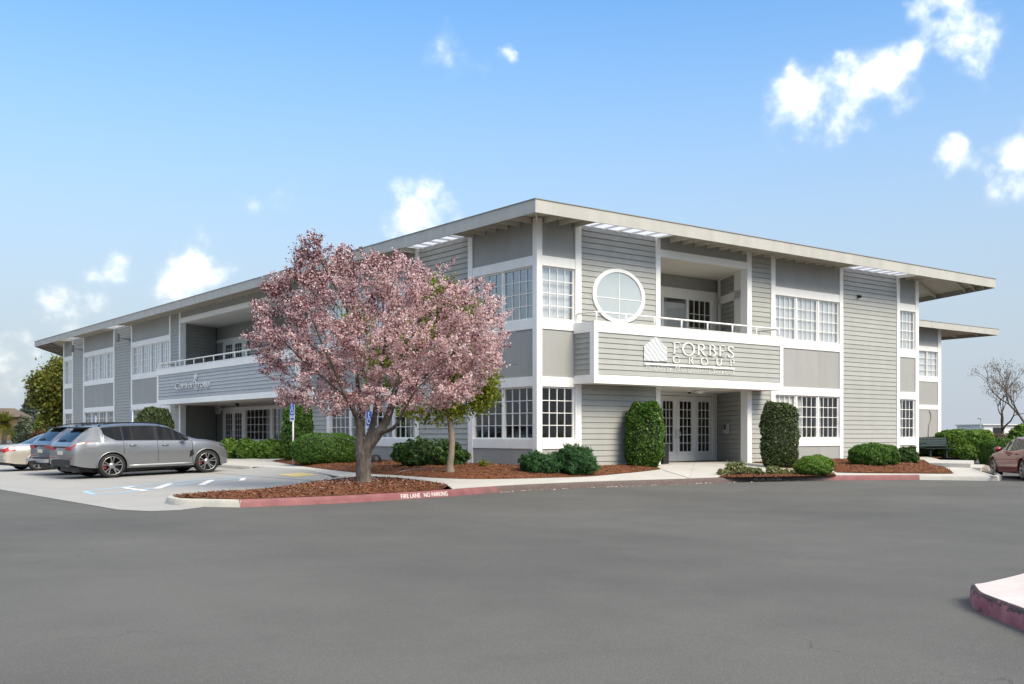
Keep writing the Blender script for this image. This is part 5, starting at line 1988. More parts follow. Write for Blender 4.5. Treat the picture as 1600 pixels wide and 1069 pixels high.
px_bush('round_bush', 'wide clipped rounded bush in front of the tall siding bay at the right', 'shrub', 1336, 1413, 692, 731, M['box_leaf'], .8, n=8500, leaf=.075, e=2.5, lump=.05, fuzz=.03)
px_bush('dark_bush', 'smaller dark green bush right of the wide bush at the building end', 'shrub', 1408, 1438, 698, 727, M['shiny_leaf'], 1, n=3800, leaf=.09, e=2.4, lump=.09)
for x0, x1, yt, yb, lab in ((1123, 1142, 733, 743, 'lowest variegated plant at the left tip of the narrow mulch strip'), (1136, 1166, 722, 742.5, 'tallest variegated plant with yellow leaf tips in the narrow mulch strip'), (1162, 1193, 730, 742.5, 'spreading variegated plant right of the tallest one'), (1199, 1222, 729, 742, 'variegated plant in the middle of the narrow mulch strip'), (1220, 1248, 733, 742, 'low variegated plant next to the bush with white flowers')):
    px_bush('variegated_plant', lab, 'plant', x0, x1, yt, yb, M['var_leaf'], .8, n=700, leaf=.11, aspect=.5, lump=.16, fuzz=.22, out=1.0, group='variegated plants along the kerb', core=.6, setback=.1)
# white flowers
fl = at_f(1276, 741, zg)
for i, (px, py, s) in enumerate(((1276, 727, .11), (1278, 733, .12), (1271, 737, .08), (1283, 738, .08))):
    q = at_z(px, py, depth(fl)-.15)
    r = empty('white_flower', q, -math.atan2(FA, FB))
    tag(r, ('topmost white flower on the rounded bush', 'largest white flower low on the rounded bush', 'small white flower at the left of the rounded bush', 'small white flower at the right foot of the rounded bush')[i], 'flower', 'white flowers on the rounded bush')
    b = MB()
    for k in range(6):
        an = k*math.pi/3+.3*i
        b.add([(0, -.02, 0), (s*.55*math.cos(an-.4), -.03, s*.55*math.sin(an-.4)), (s*math.cos(an), -.01, s*math.sin(an)), (s*.55*math.cos(an+.4), -.03, s*.55*math.sin(an+.4))], [(0, 1, 2, 3)])
    b.build('petals', M['sign_white'], r)
    b = MB(); b.lathe([(.0, -.045), (.02, -.04), (.025, -.02)], 'y', (0, 0, 0), 8); b.build('flower_centre', M['yellow_mat'], r)
# hedge in front of the porch of the long facade
for i, (x0, x1, yt, yb) in enumerate(((338, 372, 686, 717), (368, 403, 687, 717), (398, 432, 688, 716.5), (425, 442, 690, 716))):
    px_bush('leafy_shrub', ('loose bright leafy shrub nearest the bonnet of the silver grey SUV', 'second loose leafy shrub from the SUV bonnet in the row before the porch', 'third loose leafy shrub from the SUV bonnet in the row before the porch', 'loose leafy shrub at the end of the row next to the tall column shrub')[i], 'shrub', x0, x1, yt, yb, M['bright_leaf'], .9, fn=lambda a, b: zg(a, b)+0, n=2600, leaf=.16, e=2.4, lump=.12, fuzz=.1, group='leafy shrubs before the porch', setback=.3)
q = at_z(241, 663, 52)
gz = float(zg(q.x, q.y))
bush('round_bush', 'big dark rounded bush rising behind the roof of the silver grey SUV', 'shrub', (q.x, q.y, gz), 54/F*52, 1.6, H+(HY-637)/F*52-gz, M['dark_leaf'], n=5500, leaf=.1, e=2.9, low=.5, lump=.05)

# small things on the beds: fallen branch, dark stone-like valve cover
fb_ = [at_f(px, py, lambda a, b: zg(a, b)+.08) for px, py in [(623, 738), (632, 735.5), (648, 733.5), (664, 733), (684, 735)]]
b = MB(); b.tube(fb_, [.012, .02, .025, .022, .012], 7); tag(b.build('fallen_branch', M['pale_bark']), 'thin fallen branch lying on the mulch between the two tree trunks', 'branch')
q = at_f(583.5, 726, zg)
b = MB(); b.lathe([(0, .34), (.12, .32), (.2, .22), (.22, .08), (.2, 0)], 'z', (0, 0, 0), 16)
tag(b.build('valve_cover', M['black'], None, (q.x+.25, q.y+.3, float(zg(q.x, q.y)))), 'black rounded cover on the mulch just right of the blossom tree trunk', 'cover')


# ------------------------------------------------------------------ trees
def limb_mesh(b_, pts, rads, n=9):
    """smooth tapered limb through control points"""
    P = [Vector(p) for p in pts]
    E = [P[0]*2-P[1]]+P+[P[-1]*2-P[-2]]
    out, ro = [], []
    for i in range(1, len(E)-2):
        p0, p1, p2, p3 = E[i-1:i+3]
        for j in range(4):
            u = j/4
            out.append(.5*((2*p1)+(-p0+p2)*u+(2*p0-5*p1+4*p2-p3)*u*u+(-p0+3*p1-3*p2+p3)*u**3))
            ro.append(rads[i-1]*(1-u)+rads[i]*u)
    out.append(P[-1]); ro.append(rads[-1])
    b_.tube(out, ro, n)


def crown_clusters(lobes, ncl, Z, dz, holes=(), seed=1):
    """cluster centres inside a union of lobes (px, py, radius px)"""
    g = np.random.default_rng(seed)
    A_ = np.array([l[2]**2 for l in lobes], float); A_ /= A_.sum()
    idx = g.choice(len(lobes), ncl, p=A_)
    d = g.normal(0, 1, (ncl, 3)); d /= np.linalg.norm(d, axis=1)[:, None]
    r = g.uniform(.25, 1, ncl)**.5
    L = np.array([l[:3] for l in lobes], float)[idx]
    px = L[:, 0]+d[:, 0]*r*L[:, 2]; py = L[:, 1]+d[:, 2]*r*L[:, 2]
    zz = Z+np.array([l[3] if len(l) > 3 else 0 for l in lobes])[idx]+d[:, 1]*r*dz*np.minimum(1.0, L[:, 2]/45)
    keep = np.ones(ncl, bool)
    for hx, hy, hr in holes: keep &= (px-hx)**2+(py-hy)**2 > hr**2*g.uniform(.75, 1.2, ncl)
    px, py, zz = px[keep], py[keep], zz[keep]
    x, u = (px-PX)/F, (HY-py)/F
    return np.column_stack([CA+zz*(FA+x*RA), CB+zz*(FB+x*RB), H+u*zz]), px, py


# blossom tree
tb = at_f(568, 756, lambda a, b: zg(a, b)+.06)
ZT1 = depth(tb)
TREE = empty('blossom_tree', tb); tag(TREE, 'pink blossoming plum tree standing in the mulched island before the building', 'tree')


def P1(px, py, dz=0.0): return at_z(px, py, ZT1+dz)-tb


sc1 = ZT1/F
b = MB()
limb_mesh(b, [P1(568.5, 760), P1(568, 748), P1(567.5, 735), P1(567, 720), P1(565, 706)], [15*sc1, 12.5*sc1, 11.5*sc1, 11.2*sc1, 10.5*sc1], 12)
limb_mesh(b, [P1(564, 714), P1(562, 697), P1(562, 675), P1(558, 655, -.1), P1(549, 635, -.3), P1(541, 622, -.5), P1(527, 590, -.8), P1(510, 545, -1.2)], [8.5*sc1, 7.5*sc1, 6*sc1, 4.2*sc1, 3.6*sc1, 3*sc1, 2.2*sc1, 1.2*sc1])
limb_mesh(b, [P1(562, 690), P1(564, 670, .2), P1(565, 650, .4), P1(563, 630, .6), P1(558, 590, 1.0), P1(560, 520, 1.3), P1(545, 450, 1.4)], [6*sc1, 5*sc1, 4.5*sc1, 4*sc1, 3.2*sc1, 2.2*sc1, 1.2*sc1])
limb_mesh(b, [P1(568, 716), P1(572, 703), P1(581, 690), P1(593, 675), P1(603, 658), P1(610, 640), P1(617, 612), P1(630, 570, .3), P1(650, 510, .5), P1(672, 455, .6)], [10*sc1, 9.5*sc1, 8.5*sc1, 7.5*sc1, 6.5*sc1, 5.8*sc1, 4.6*sc1, 3.4*sc1, 2.2*sc1, 1.1*sc1])
limb_mesh(b, [P1(572, 692), P1(577, 680, .3), P1(583, 660, .6), P1(588, 635, .8), P1(592, 600, .9), P1(600, 550, .7), P1(605, 480, .3), P1(602, 420, .0)], [6*sc1, 5*sc1, 4.8*sc1, 4.2*sc1, 3.4*sc1, 2.8*sc1, 1.9*sc1, 1*sc1])
limb_mesh(b, [P1(594, 675), P1(606, 673, -.3), P1(615, 668, -.6), P1(624, 656, -.8), P1(632, 640, -1.0), P1(650, 610, -1.3), P1(690, 570, -1.6)], [4.5*sc1, 3.2*sc1, 2.8*sc1, 2.2*sc1, 2*sc1, 1.6*sc1, .9*sc1])
limb_mesh(b, [P1(610, 640), P1(650, 600, .2), P1(700, 560, .3), P1(745, 510, .2), P1(780, 480, 0)], [3.5*sc1, 2.8*sc1, 2.2*sc1, 1.5*sc1, .8*sc1])
limb_mesh(b, [P1(541, 622, -.5), P1(505, 590, -.6), P1(465, 555, -.5), P1(430, 520, -.3)], [2.4*sc1, 2*sc1, 1.5*sc1, .8*sc1])
limb_mesh(b, [P1(560, 520, 1.3), P1(530, 460, .8), P1(505, 415, .3), P1(485, 380, 0), P1(478, 366, 0)], [2*sc1, 1.7*sc1, 1.3*sc1, .9*sc1, .4*sc1])
limb_mesh(b, [P1(527, 590, -.8), P1(500, 530, -.9), P1(480, 470, -.7), P1(470, 430, -.4)], [1.8*sc1, 1.5*sc1, 1.1*sc1, .6*sc1])
limb_mesh(b, [P1(650, 510, .5), P1(690, 460, .2), P1(715, 425, .1)], [1.7*sc1, 1.2*sc1, .6*sc1])
b.build('trunk', M['bark'], TREE)
lob = [(440, 500, 46), (468, 458, 44), (515, 438, 46), (570, 440, 48), (625, 440, 46), (685, 452, 42), (735, 478, 44), (764, 520, 34), (720, 540, 52), (650, 520, 58), (580, 520, 60), (510, 530, 55), (450, 555, 45), (490, 592, 44), (550, 598, 48), (610, 602, 46), (668, 602, 44), (715, 592, 38), (412, 545, 24), (392, 527, 12), (488, 384, 20), (474, 400, 15), (506, 398, 15), (466, 412, 10), (780, 485, 22), (795, 500, 10), (520, 626, 24), (690, 632, 18), (640, 630, 22), (560, 628, 20), (455, 605, 22), (445, 625, 10), (738, 600, 20), (760, 565, 26), (782, 545, 14), (620, 405, 12), (700, 412, 12), (655, 412, 14), (580, 408, 14), (540, 400, 18), (430, 450, 18), (405, 480, 12), (480, 632, 10), (425, 580, 16)]
holes = [(528, 487, 15), (741, 456, 10), (752, 470, 8), (700, 432, 5)]
C_, cpx, cpy = crown_clusters(lob, 3500, ZT1, 1.7, holes)
_q = C_*1.55
_gap = np.sin(_q[:, 0]*1.7+1.0)*np.sin(_q[:, 1]*1.6+.4)+np.sin(_q[:, 2]*2.1+2.0)*np.sin(_q[:, 0]*1.3+_q[:, 1]*.9)+.5*np.sin(_q[:, 2]*4.3+_q[:, 0]*3.1)
_keep = _gap < rng.normal(.46, .25, len(C_))
C_, cpx, cpy = C_[_keep], cpx[_keep], cpy[_keep]
C_ -= np.array(tb)
cen = np.array(P1(590, 560))
g = rng
nper = 46
dirs = C_-cen; dirs /= np.linalg.norm(dirs, axis=1)[:, None]+1e-9
dirs = dirs+g.normal(0, .7, dirs.shape)+np.array([0, 0, .35]); dirs /= np.linalg.norm(dirs, axis=1)[:, None]
tl = g.uniform(.16, .42, len(C_))
tt = g.uniform(-.5, .5, (len(C_), nper))
pts = C_[:, None, :]+dirs[:, None, :]*(tl[:, None]*tt)[:, :, None]+g.normal(0, .035, (len(C_), nper, 3))
# leafier twigs at the upper left and top sprig, paler bloom towards the right
pl = np.clip(.41+.40*(np.clip((500-cpx)/120, -1, 1))*.5+.25*np.clip((470-cpy)/90, -1, 1)*.6+g.normal(0, .13, len(C_)), .08, .85)
isleaf = g.uniform(0, 1, (len(C_), nper)) < pl[:, None]
for nm, mk, mt, smin, smax, asp in (('blossoms', ~isleaf, M['blossom'], .015, .029, .9), ('leaves', isleaf, M['plum_leaf'], .018, .036, .55)):
    p = pts[mk]
    nr = rand_dirs(len(p))+np.array([-.25, -.35, .25]); nr /= np.linalg.norm(nr, axis=1)[:, None]
    s = g.uniform(smin, smax, len(p))
    leaves(nm, p, nr, s, s*asp, mt, TREE)
b = MB()
for i in range(0, len(C_), 4):
    p = C_[i]; b.tube([p-dirs[i]*tl[i]*1.1, p+dirs[i]*tl[i]*.55], [.008, .003], 4, False)
tag(b.build('twigs_or_shade_core', M['twig'], TREE), kind='stuff')


def leafy_tree(name, label, base, limbs, lobes, Z, dz, ncl, nper, mat, leaf, bark=None, seed=1, aspect=.5, spread=.16, group=None, holes=()):
    base = Vector(base)
    r = empty(name, base); tag(r, label, 'tree', group)
    b_ = MB()
    for pts_, rad in limbs: limb_mesh(b_, [at_z(px, py, Z+d)-base for px, py, d in pts_], [x*Z/F for x in rad])
    if limbs: b_.build('trunk', bark or M['bark'], r)
    C, _, _ = crown_clusters(lobes, ncl, Z, dz, holes, seed)
    C = C-np.array(base)
    p = (C[:, None, :]+g.normal(0, spread, (len(C), nper, 3))).reshape(-1, 3)
    nr = rand_dirs(len(p))+np.array([0, -.2, .5]); nr /= np.linalg.norm(nr, axis=1)[:, None]
    s = g.uniform(.6, 1.2, len(p))*leaf
    leaves('crown', p, nr, s*.5, s*.5*aspect, mat, r)
    return r


tb2 = at_f(704, 739, lambda a, b: zg(a, b)+.06); Z2 = depth(tb2)
leafy_tree('slim_tree', 'slim tree with yellow green leaves half hidden behind the blossom crown', tb2,
           [([(704, 742, 0), (703, 728, 0), (705, 710, 0), (706, 690, 0), (704, 665, 0), (702, 645, 0), (704, 600, .1), (712, 540, .3), (716, 480, .4)], [8, 5.5, 5, 5, 4.8, 4.5, 3.6, 2.4, 1.2]),
            ([(703, 640, 0), (730, 615, -.2), (755, 598, -.3)], [2.6, 1.8, .8]), ([(703, 645, 0), (670, 625, .1), (640, 590, .2)], [2.6, 1.8, .8])],
           [(757, 598, 19), (763, 618, 15), (748, 628, 15), (745, 612, 16), (752, 585, 15), (715, 560, 42), (720, 500, 38), (690, 470, 34), (650, 520, 38), (690, 640, 16), (660, 645, 16), (636, 640, 13), (720, 640, 14), (600, 570, 40), (700, 610, 30), (735, 560, 24), (560, 500, 24)], Z2, 1.1, 900, 26, M['yellow_leaf'], .12, M['pale_bark'], 5, .5, .13)

# ------------------------------------------------------------------ right-hand planting, bench, steps
q = at_z(1462, 700, 50); 


def hedge_box(label, x0, x1, yt, Z, dep, mat, name='hedge', n=6000, leaf=.12, e=5, gz=.3, **kw):
    q_ = at_z((x0+x1)/2, HY, Z)
    h_ = H+(HY-yt)/F*Z-gz
    return bush(name, label, 'hedge', (q_.x, q_.y, gz), (x1-x0)/F*Z, dep, h_, mat, n=n, leaf=leaf, e=e, low=.5, lump=kw.pop('lump', .05), fuzz=kw.pop('fuzz', .05), **kw)


hedge_box('clipped hedge block behind the bench at the end of the building', 1470, 1547, 672.5, 52, 1.8, M['bright_leaf'], n=9000)
hedge_box('dark leafy shrub between the bench and the building end wall', 1433, 1472, 684, 53.5, 1.3, M['shiny_leaf'], 'leafy_shrub', 4000, e=3)
hedge_box('clipped hedge block right behind the parked red car', 1538, 1640, 687, 43, 1.7, M['box_leaf'], n=9000, leaf=.1, gz=.05)
hedge_box('small light green shrub at the top of the steps', 1503, 1524, 697, 44.5, .6, M['bright_leaf'], 'leafy_shrub', 1700, leaf=.09, e=2.2, gz=.15, lump=.12)
hedge_box('bright yellow green shrub rising over the hedge by the red car', 1577, 1612, 664, 49, 1.2, M['bright_leaf'], 'leafy_shrub', 3200, leaf=.13, e=2.2, lump=.14, gz=.1)
hedge_box('brownish dry hedge far behind the clipped hedges', 1530, 1620, 678, 75, 1.5, M['dry_leaf'], n=3000, leaf=.16, gz=.0)
# mulch around the bench
q0_, q1_ = at_z(1434, HY, 47), at_z(1530, HY, 45)
BM = [at(1436, 716, .34), at(1525, 714, .34), at(1530, 700, .34), at(1434, 700, .34)]
surf = surface('mulch_bed', [np.array(p_[:2]) for p_ in BM], lambda a, b: .34+0*a, .5, M['mulch'], jit=.01); tag(surf, kind='structure')
# steps
ST = empty('garden_steps', at(1490, 722, .2)); tag(ST, 'two low concrete steps rising from the walk towards the bench', 'steps')
for px0, px1, y0, y1, z in ((1452, 1516, 723.5, 719.5, .42), (1468, 1532, 730, 726, .27)):
    c = [at(px0, y0, z), at(px1, y0+1.0, z), at(px1+6, y1, z), at(px0-10, y1-1.5, z)]
    b = MB(); b.prism([tuple(p_[:2]) for p_ in c], 0.02, z); o = b.build('step', M['concrete'], ST, -Vector(ST.location))
# rocks
for i, (px, py, s) in enumerate(((1520, 733, .16), (1527, 734.5, .2), (1534, 736, .17), (1541, 736.5, .22), (1547, 738.5, .17), (1530, 730.5, .15), (1538, 731.5, .18), (1551, 741, .16))):
    bm = bmesh.new(); bmesh.ops.create_icosphere(bm, subdivisions=2, radius=s)
    rs = np.random.default_rng(i)
    for v in bm.verts:
        k = 1+.22*math.sin(v.co.x*17+i)*math.sin(v.co.y*19+i*2)+rs.normal(0, .03); v.co = Vector((v.co.x*k*1.25, v.co.y*k, v.co.z*k*.65))
    me = bpy.data.meshes.new('rock'); bm.to_mesh(me); bm.free()
    if i == 0: M['rock'] = paint('garden rock', (.30, .26, .22), .9, .3, 8, 0, .25, .4)
    me.materials.append(M['rock'])
    p_ = at(px, py, .1)
    o = link('rock', me, None, (p_.x, p_.y, .12), i*.9)
    tag(o, ('small rock nearest the garden steps', 'second rock from the garden steps along the bed edge', 'third rock from the garden steps along the bed edge', 'largest rock in the row lining the bed by the steps', 'fifth rock from the garden steps along the bed edge', 'smallest rock, set back behind the row by the steps', 'rock set back in the middle behind the row lining the bed', 'rock nearest the front wheel of the red car')[i], 'rock', 'rocks lining the bed')
# bench
bp = at(1466, 715.5, .36)
BN = empty('park_bench', bp, R_(-14)); tag(BN, 'dark green slatted metal bench on mulch at the end of the building', 'bench')
M['bench'] = paint('dark green bench metal', (.018, .03, .026), .35, .1, 4)
for i in range(4):
    b = MB(); b.box(-.85, .85, -.22+i*.115, -.12+i*.115, .43, .455); b.build('seat_slat', M['bench'], BN)
for i in range(4):
    b = MB(); yy = .26+i*.028; zz_ = .54+i*.105; b.add([(-.85, yy, zz_), (.85, yy, zz_), (.85, yy+.03, zz_), (-.85, yy+.03, zz_), (-.85, yy+.024, zz_+.088), (.85, yy+.024, zz_+.088), (.85, yy+.054, zz_+.088), (-.85, yy+.054, zz_+.088)], [(3, 2, 1, 0), (4, 5, 6, 7), (0, 1, 5, 4), (1, 2, 6, 5), (2, 3, 7, 6), (3, 0, 4, 7)]); b.build('back_slat', M['bench'], BN)
for x in (-.5, .5):
    b = MB(); b.box(x-.05, x+.05, -.04, .04, 0, .43); b.box(x-.03, x+.03, -.22, .25, .40, .43); b.box(x-.16, x+.16, -.16, .16, 0, .03); b.build('leg', M['bench'], BN)
for x in (-.8, .8):
    b = MB(); b.bar((x, .24, .43), (x, .40, .98), .04, .03); b.tube([(x, .28, .66), (x, -.05, .68), (x, -.22, .62), (x, -.22, .45)], .018, 8); b.build('armrest', M['bench'], BN)


# bare trees far right
def bare_tree(label, px, ybase, Z, hgt, seed, spread=.55):
    rr = random.Random(seed)
    base = at_z(px, HY, Z); base.z = 0
    r = empty('bare_tree', base); tag(r, label, 'tree', 'bare trees at the right')
    b_ = MB(); tips = []

    def grow(p, d, L, rad, lev):
        n_ = 3
        pts_ = [p]
        for k in range(n_):
            d = (d+Vector((rr.gauss(0, .16), rr.gauss(0, .16), rr.gauss(.02, .10)))).normalized()
            p = p+d*L/n_; pts_.append(p)
        b_.tube(pts_, [rad, rad*.9, rad*.78, rad*.65], 6 if lev < 2 else 4, False)
        if lev >= 5:
            tips.append(p); return
        for k in range(2 if lev > 0 and rr.random() < .45 else 3):
            an = rr.uniform(0, 6.28); t_ = rr.uniform(.35, .8)*spread*1.4
            o = d.orthogonal().normalized(); o.rotate(Matrix.Rotation(an, 3, d))
            nd = (d+o*t_).normalized(); nd.z = nd.z*.8+.12
            grow(p, nd.normalized(), L*rr.uniform(.62, .85), rad*.62, lev+1)
    grow(Vector((0, 0, 0)), Vector((.05, 0, 1)), hgt*.28, hgt*.016, 0)
    b_.build('trunk', M['bark'], r)
    T_ = np.array([tuple(v) for v in tips])
    sel = T_[rng.uniform(0, 1, len(T_)) < .7]
    p = (sel[:, None, :]+rng.normal(0, .17, (len(sel), 18, 3))).reshape(-1, 3)
    s = rng.uniform(.03, .07, len(p))
    leaves('leaves', p, rand_dirs(len(p)), s, s*.4, M['dry_leaf'], r)


bare_tree('bare spreading tree with a forked trunk rising behind the hedges', 1566, 690, 78, 6.8, 5)
bare_tree('taller bare tree cut by the right edge of the frame', 1606, 690, 70, 7.6, 11)

# far things at the right: low pale building, lamp post
q = at_z(1580, HY, 230); HBL = empty('far_building', (q.x, q.y, 0), -math.atan2(FA, FB)); tag(HBL, 'low pale grey building far behind the bare trees', 'building')
M['far_wall'] = paint('pale far wall', (.68, .68, .67), .8, .05, .1)
b = MB(); b.box(-6, 18, 0, 14, 0, 3.5); b.build('wall', M['far_wall'], HBL)
b = MB(); b.box(-6.4, 18.4, -.4, 14.4, 3.501, 3.75); b.build('roof', M['far_wall'], HBL)
for i in range(4):
    b = MB(); b.box(-4+i*5, -1.6+i*5, -.06, -.001, 1.2, 3.0); b.build('window', M['dark_metal'], HBL)
q = at_z(1532, HY, 150); r = empty('lamp_post', (q.x, q.y, 0)); tag(r, 'thin grey lamp post far beyond the hedge', 'lamp post')
b = MB(); b.tube([(0, 0, 0), (0, 0, 3.7)], [.09, .06], 8); b.build('pole', M['grey_metal'], r)
b = MB(); b.box(-.6, .0, -.15, .15, 3.68, 3.8); b.build('lamp_head', M['grey_metal'], r)

# ------------------------------------------------------------------ far left background
def gz_far(p): return float(zroad(p.x, p.y))


q = at_z(86, HY, 98); q.z = gz_far(q)
leafy_tree('broad_tree', 'big olive green broadleaf tree rising behind the far end of the building', q,
           [([(84, 690, 0), (83, 665, 0), (84, 640, 0), (82, 610, 0), (80, 590, 0)], [2.6, 2.2, 2, 1.5, .8]), ([(84, 645, 0), (98, 620, .5), (106, 595, .6)], [1.4, 1, .5]), ([(83, 635, 0), (68, 615, -.4), (58, 600, -.6)], [1.3, .9, .4])],
           [(76, 606, 22), (92, 590, 24), (60, 604, 13), (64, 622, 14), (92, 625, 26), (104, 580, 20), (84, 644, 18), (100, 655, 20), (112, 610, 26), (72, 632, 12), (54, 600, 8), (76, 586, 10), (90, 668, 14)], 98, 3.0, 900, 26, M['olive_leaf'], .34, None, 3, .6, .38)
q = at_z(45, HY, 170); q.z = gz_far(q)
r = empty('conifer_tree', q); tag(r, 'blue green conifer in the far distance at the left', 'tree')
b = MB(); b.tube([(0, 0, 0), (0, 0, 6.9)], [.3, .04], 8); b.build('trunk', M['bark'], r)
n = 5200
hh = rng.uniform(0, 1, n)**.8; an = rng.uniform(0, 6.28, n)
lay = .65+.35*np.abs(np.sin(hh*26))
rad = (1-hh)**.8*3.4*lay*rng.uniform(.25, 1, n)**.5*(1+.25*np.sin(an*5+hh*20))
c = np.column_stack([rad*np.cos(an), rad*np.sin(an), .7+hh*6.2-rad*.10])
nr = rand_dirs(n)+np.array([0, 0, .8]); nr /= np.linalg.norm(nr, axis=1)[:, None]
s = rng.uniform(.15, .34, n)
leaves('crown', c, nr, s, s*.3, M['conifer_leaf'], r)
# palm
q = at_z(6, HY, 130); q.z = gz_far(q)
r = empty('palm_tree', q); tag(r, 'fan of palm fronds at the left edge of the picture', 'tree')
b = MB(); b.tube([(0, 0, 0), (.05, 0, 1.2), (.0, 0, 2.6)], [.3, .26, .24], 10); b.build('trunk', M['pale_bark'], r)
C_l, N_l, U_l, S_l = [], [], [], []
for k in range(84):
    an = rng.uniform(0, 6.28); el = rng.uniform(-.9, 1.35)
    d0 = np.array([math.cos(an)*math.cos(el), math.sin(an)*math.cos(el), math.sin(el)])
    for j in range(26):
        t_ = (j+1)/26
        p = np.array([0, 0, 2.6])+d0*1.9*t_+np.array([0, 0, -.55*t_**2])
        sd = np.cross(d0, [0, 0, 1.0]); sd /= np.linalg.norm(sd)+1e-9
        for sg in (-1, 1):
            u_ = d0*.6+sd*sg*.9+np.array([0, 0, -.15]); u_ /= np.linalg.norm(u_)
            C_l.append(p+u_*.25*(1.1-.6*abs(t_-.5))); U_l.append(u_); N_l.append(np.cross(u_, d0)+rng.normal(0, .2, 3)); S_l.append(.30*(1.15-t_*.7))
C_l, N_l, U_l, S_l = map(np.array, (C_l, N_l, U_l, S_l)); N_l /= np.linalg.norm(N_l, axis=1)[:, None]
leaves('fronds', C_l, N_l, S_l, S_l*.11, M['olive_leaf'], r, U_l)
# houses
M['far_roof'] = paint('brown shingle roof', (.13, .095, .075), .9, .15, .8)
M['far_house'] = paint('beige stucco', (.34, .27, .20), .85, .08, .3)
M['far_house2'] = paint('brown house wall', (.17, .095, .06), .85, .08, .3)
for (px, Z, w, h, rh, wall, lab) in ((-6, 160, 6.2, 3.6, 1.4, M['far_house2'], 'brown walled house at the left edge beneath the palm'), (22, 185, 7.5, 2.5, 2.2, M['far_house'], 'low house with a brown shingle roof left of the shrubs'), (44, 200, 9, 2.2, 1.9, M['far_house'], 'small pale house glimpsed between the roof and the shrubs')):
    q = at_z(px, HY, Z); q.z = gz_far(q)-.05
    r = empty('house', q, R_(8)-math.atan2(FA, FB)); tag(r, lab, 'house', 'far houses at the left')
    b = MB(); b.box(-w/2, w/2, 0, 6, 0, h); b.build('wall', wall, r)
    b = MB(); o = .5
    b.add([(-w/2-o, -o, h+.01), (w/2+o, -o, h+.01), (w/2+o, 6+o, h+.01), (-w/2-o, 6+o, h+.01), (-w/2+1.4, 3, h+rh), (w/2-1.4, 3, h+rh)], [(0, 1, 5, 4), (1, 2, 5), (2, 3, 4, 5), (3, 0, 4), (3, 2, 1, 0)]); b.build('roof', M['far_roof'], r)
    for k in (-1, 1):
        b = MB(); b.box(k*w*.25-.5, k*w*.25+.5, -.05, -.001, .9, 2.0); b.build('window', M['dark_metal'], r)
for px, yt, Z, wpx, mt, lab in ((42, 652, 120, 34, M['sage_leaf'], 'grey green shrub before the far conifer'), (63, 650, 112, 20, M['yellow_leaf'], 'yellow green small tree beside the grey green shrub'), (78, 655, 108, 20, M['dry_leaf'], 'brownish twiggy shrub at the foot of the olive green tree'), (97, 660, 104, 24, M['olive_leaf'], 'dark green shrub against the far end of the building'), (26, 668, 135, 16, M['shiny_leaf'], 'dark shrub in front of the low brown roof')):
    q = at_z(px, HY, Z); q.z = gz_far(q)
    bush('far_shrub', lab, 'shrub', q, wpx/F*Z, wpx/F*Z*.8, H+(HY-yt)/F*Z-q.z, mt, n=1500, leaf=.26, e=2.2, lump=.14, fuzz=.1, group='far shrubs at the left')
for px, wpx, lab, mt, yt in ((66, 40, 'low orange flowering hedge strip beyond the parking lot', M['orange_leaf'], 674), (97, 26, 'rust coloured low hedge strip beside the building end', M['orange_leaf'], 673), (40, 20, 'low pale shrub strip behind the far parked car', M['sage_leaf'], 677)):
    q = at_z(px, HY, 103); q.z = gz_far(q)
    bush('low_hedge', lab, 'hedge', q, wpx/F*103, 1.0, H+(HY-yt)/F*103-q.z, mt, n=1500, leaf=.18, e=4, lump=.12, group='low hedges beyond the lot')

# ------------------------------------------------------------------ cars


def pchip(xs, ys):
    xs, ys = np.array(xs, float), np.array(ys, float)
    h = np.diff(xs); d = np.diff(ys)/h
    m = np.zeros(len(xs))
    for i in range(1, len(xs)-1):
        if d[i-1]*d[i] > 0:
            w1, w2 = 2*h[i]+h[i-1], h[i]+2*h[i-1]
            m[i] = (w1+w2)/(w1/d[i-1]+w2/d[i])
    m[0], m[-1] = d[0], d[-1]

    def f(x):
        x = np.clip(x, xs[0], xs[-1]); i = np.clip(np.searchsorted(xs, x)-1, 0, len(xs)-2)
        t_ = (x-xs[i])/h[i]
        return (2*t_**3-3*t_**2+1)*ys[i]+(t_**3-2*t_**2+t_)*h[i]*m[i]+(-2*t_**3+3*t_**2)*ys[i+1]+(t_**3-t_**2)*h[i]*m[i+1]
    return f


def carpaint(name, col, metal=.55, rough=.32, flake=.06):
    t = NT(name)
    f = t.noise(400, 2, .5, t.obj())
    t.color(t.ramp(f, [(.3, mul(col, 1-flake)), (.7, mul(col, 1+flake))]))
    t.b.inputs['Metallic'].default_value = metal
    t.b.inputs['Roughness'].default_value = rough
    t.b.inputs['Coat Weight'].default_value = .7
    t.b.inputs['Coat Roughness'].default_value = .05
    return t.m


M['car_glass'] = glassmat('dark car glass', (.05, .055, .06), .07, .8)
t = NT('tinted car window'); t.color((.008, .009, .010)); t.b.inputs['Roughness'].default_value = .02; t.b.inputs['Specular IOR Level'].default_value = .22; M['tint'] = t.m
t = NT('tyre rubber'); t.color((.014, .014, .014)); t.b.inputs['Roughness'].default_value = .75; M['tyre'] = t.m
t = NT('alloy'); t.color((.36, .36, .37)); t.b.inputs['Metallic'].default_value = .8; t.b.inputs['Roughness'].default_value = .3; M['alloy'] = t.m
t = NT('dark alloy'); t.color((.02, .02, .022)); t.b.inputs['Metallic'].default_value = .4; t.b.inputs['Roughness'].default_value = .35; M['dark_alloy'] = t.m
t = NT('red lens'); t.color((.42, .012, .016)); t.b.inputs['Roughness'].default_value = .12; t.b.inputs['Coat Weight'].default_value = 1; M['red_lens'] = t.m
t = NT('clear lens'); t.color((.75, .75, .75)); t.b.inputs['Roughness'].default_value = .1; t.b.inputs['Coat Weight'].default_value = 1; M['clear_lens'] = t.m
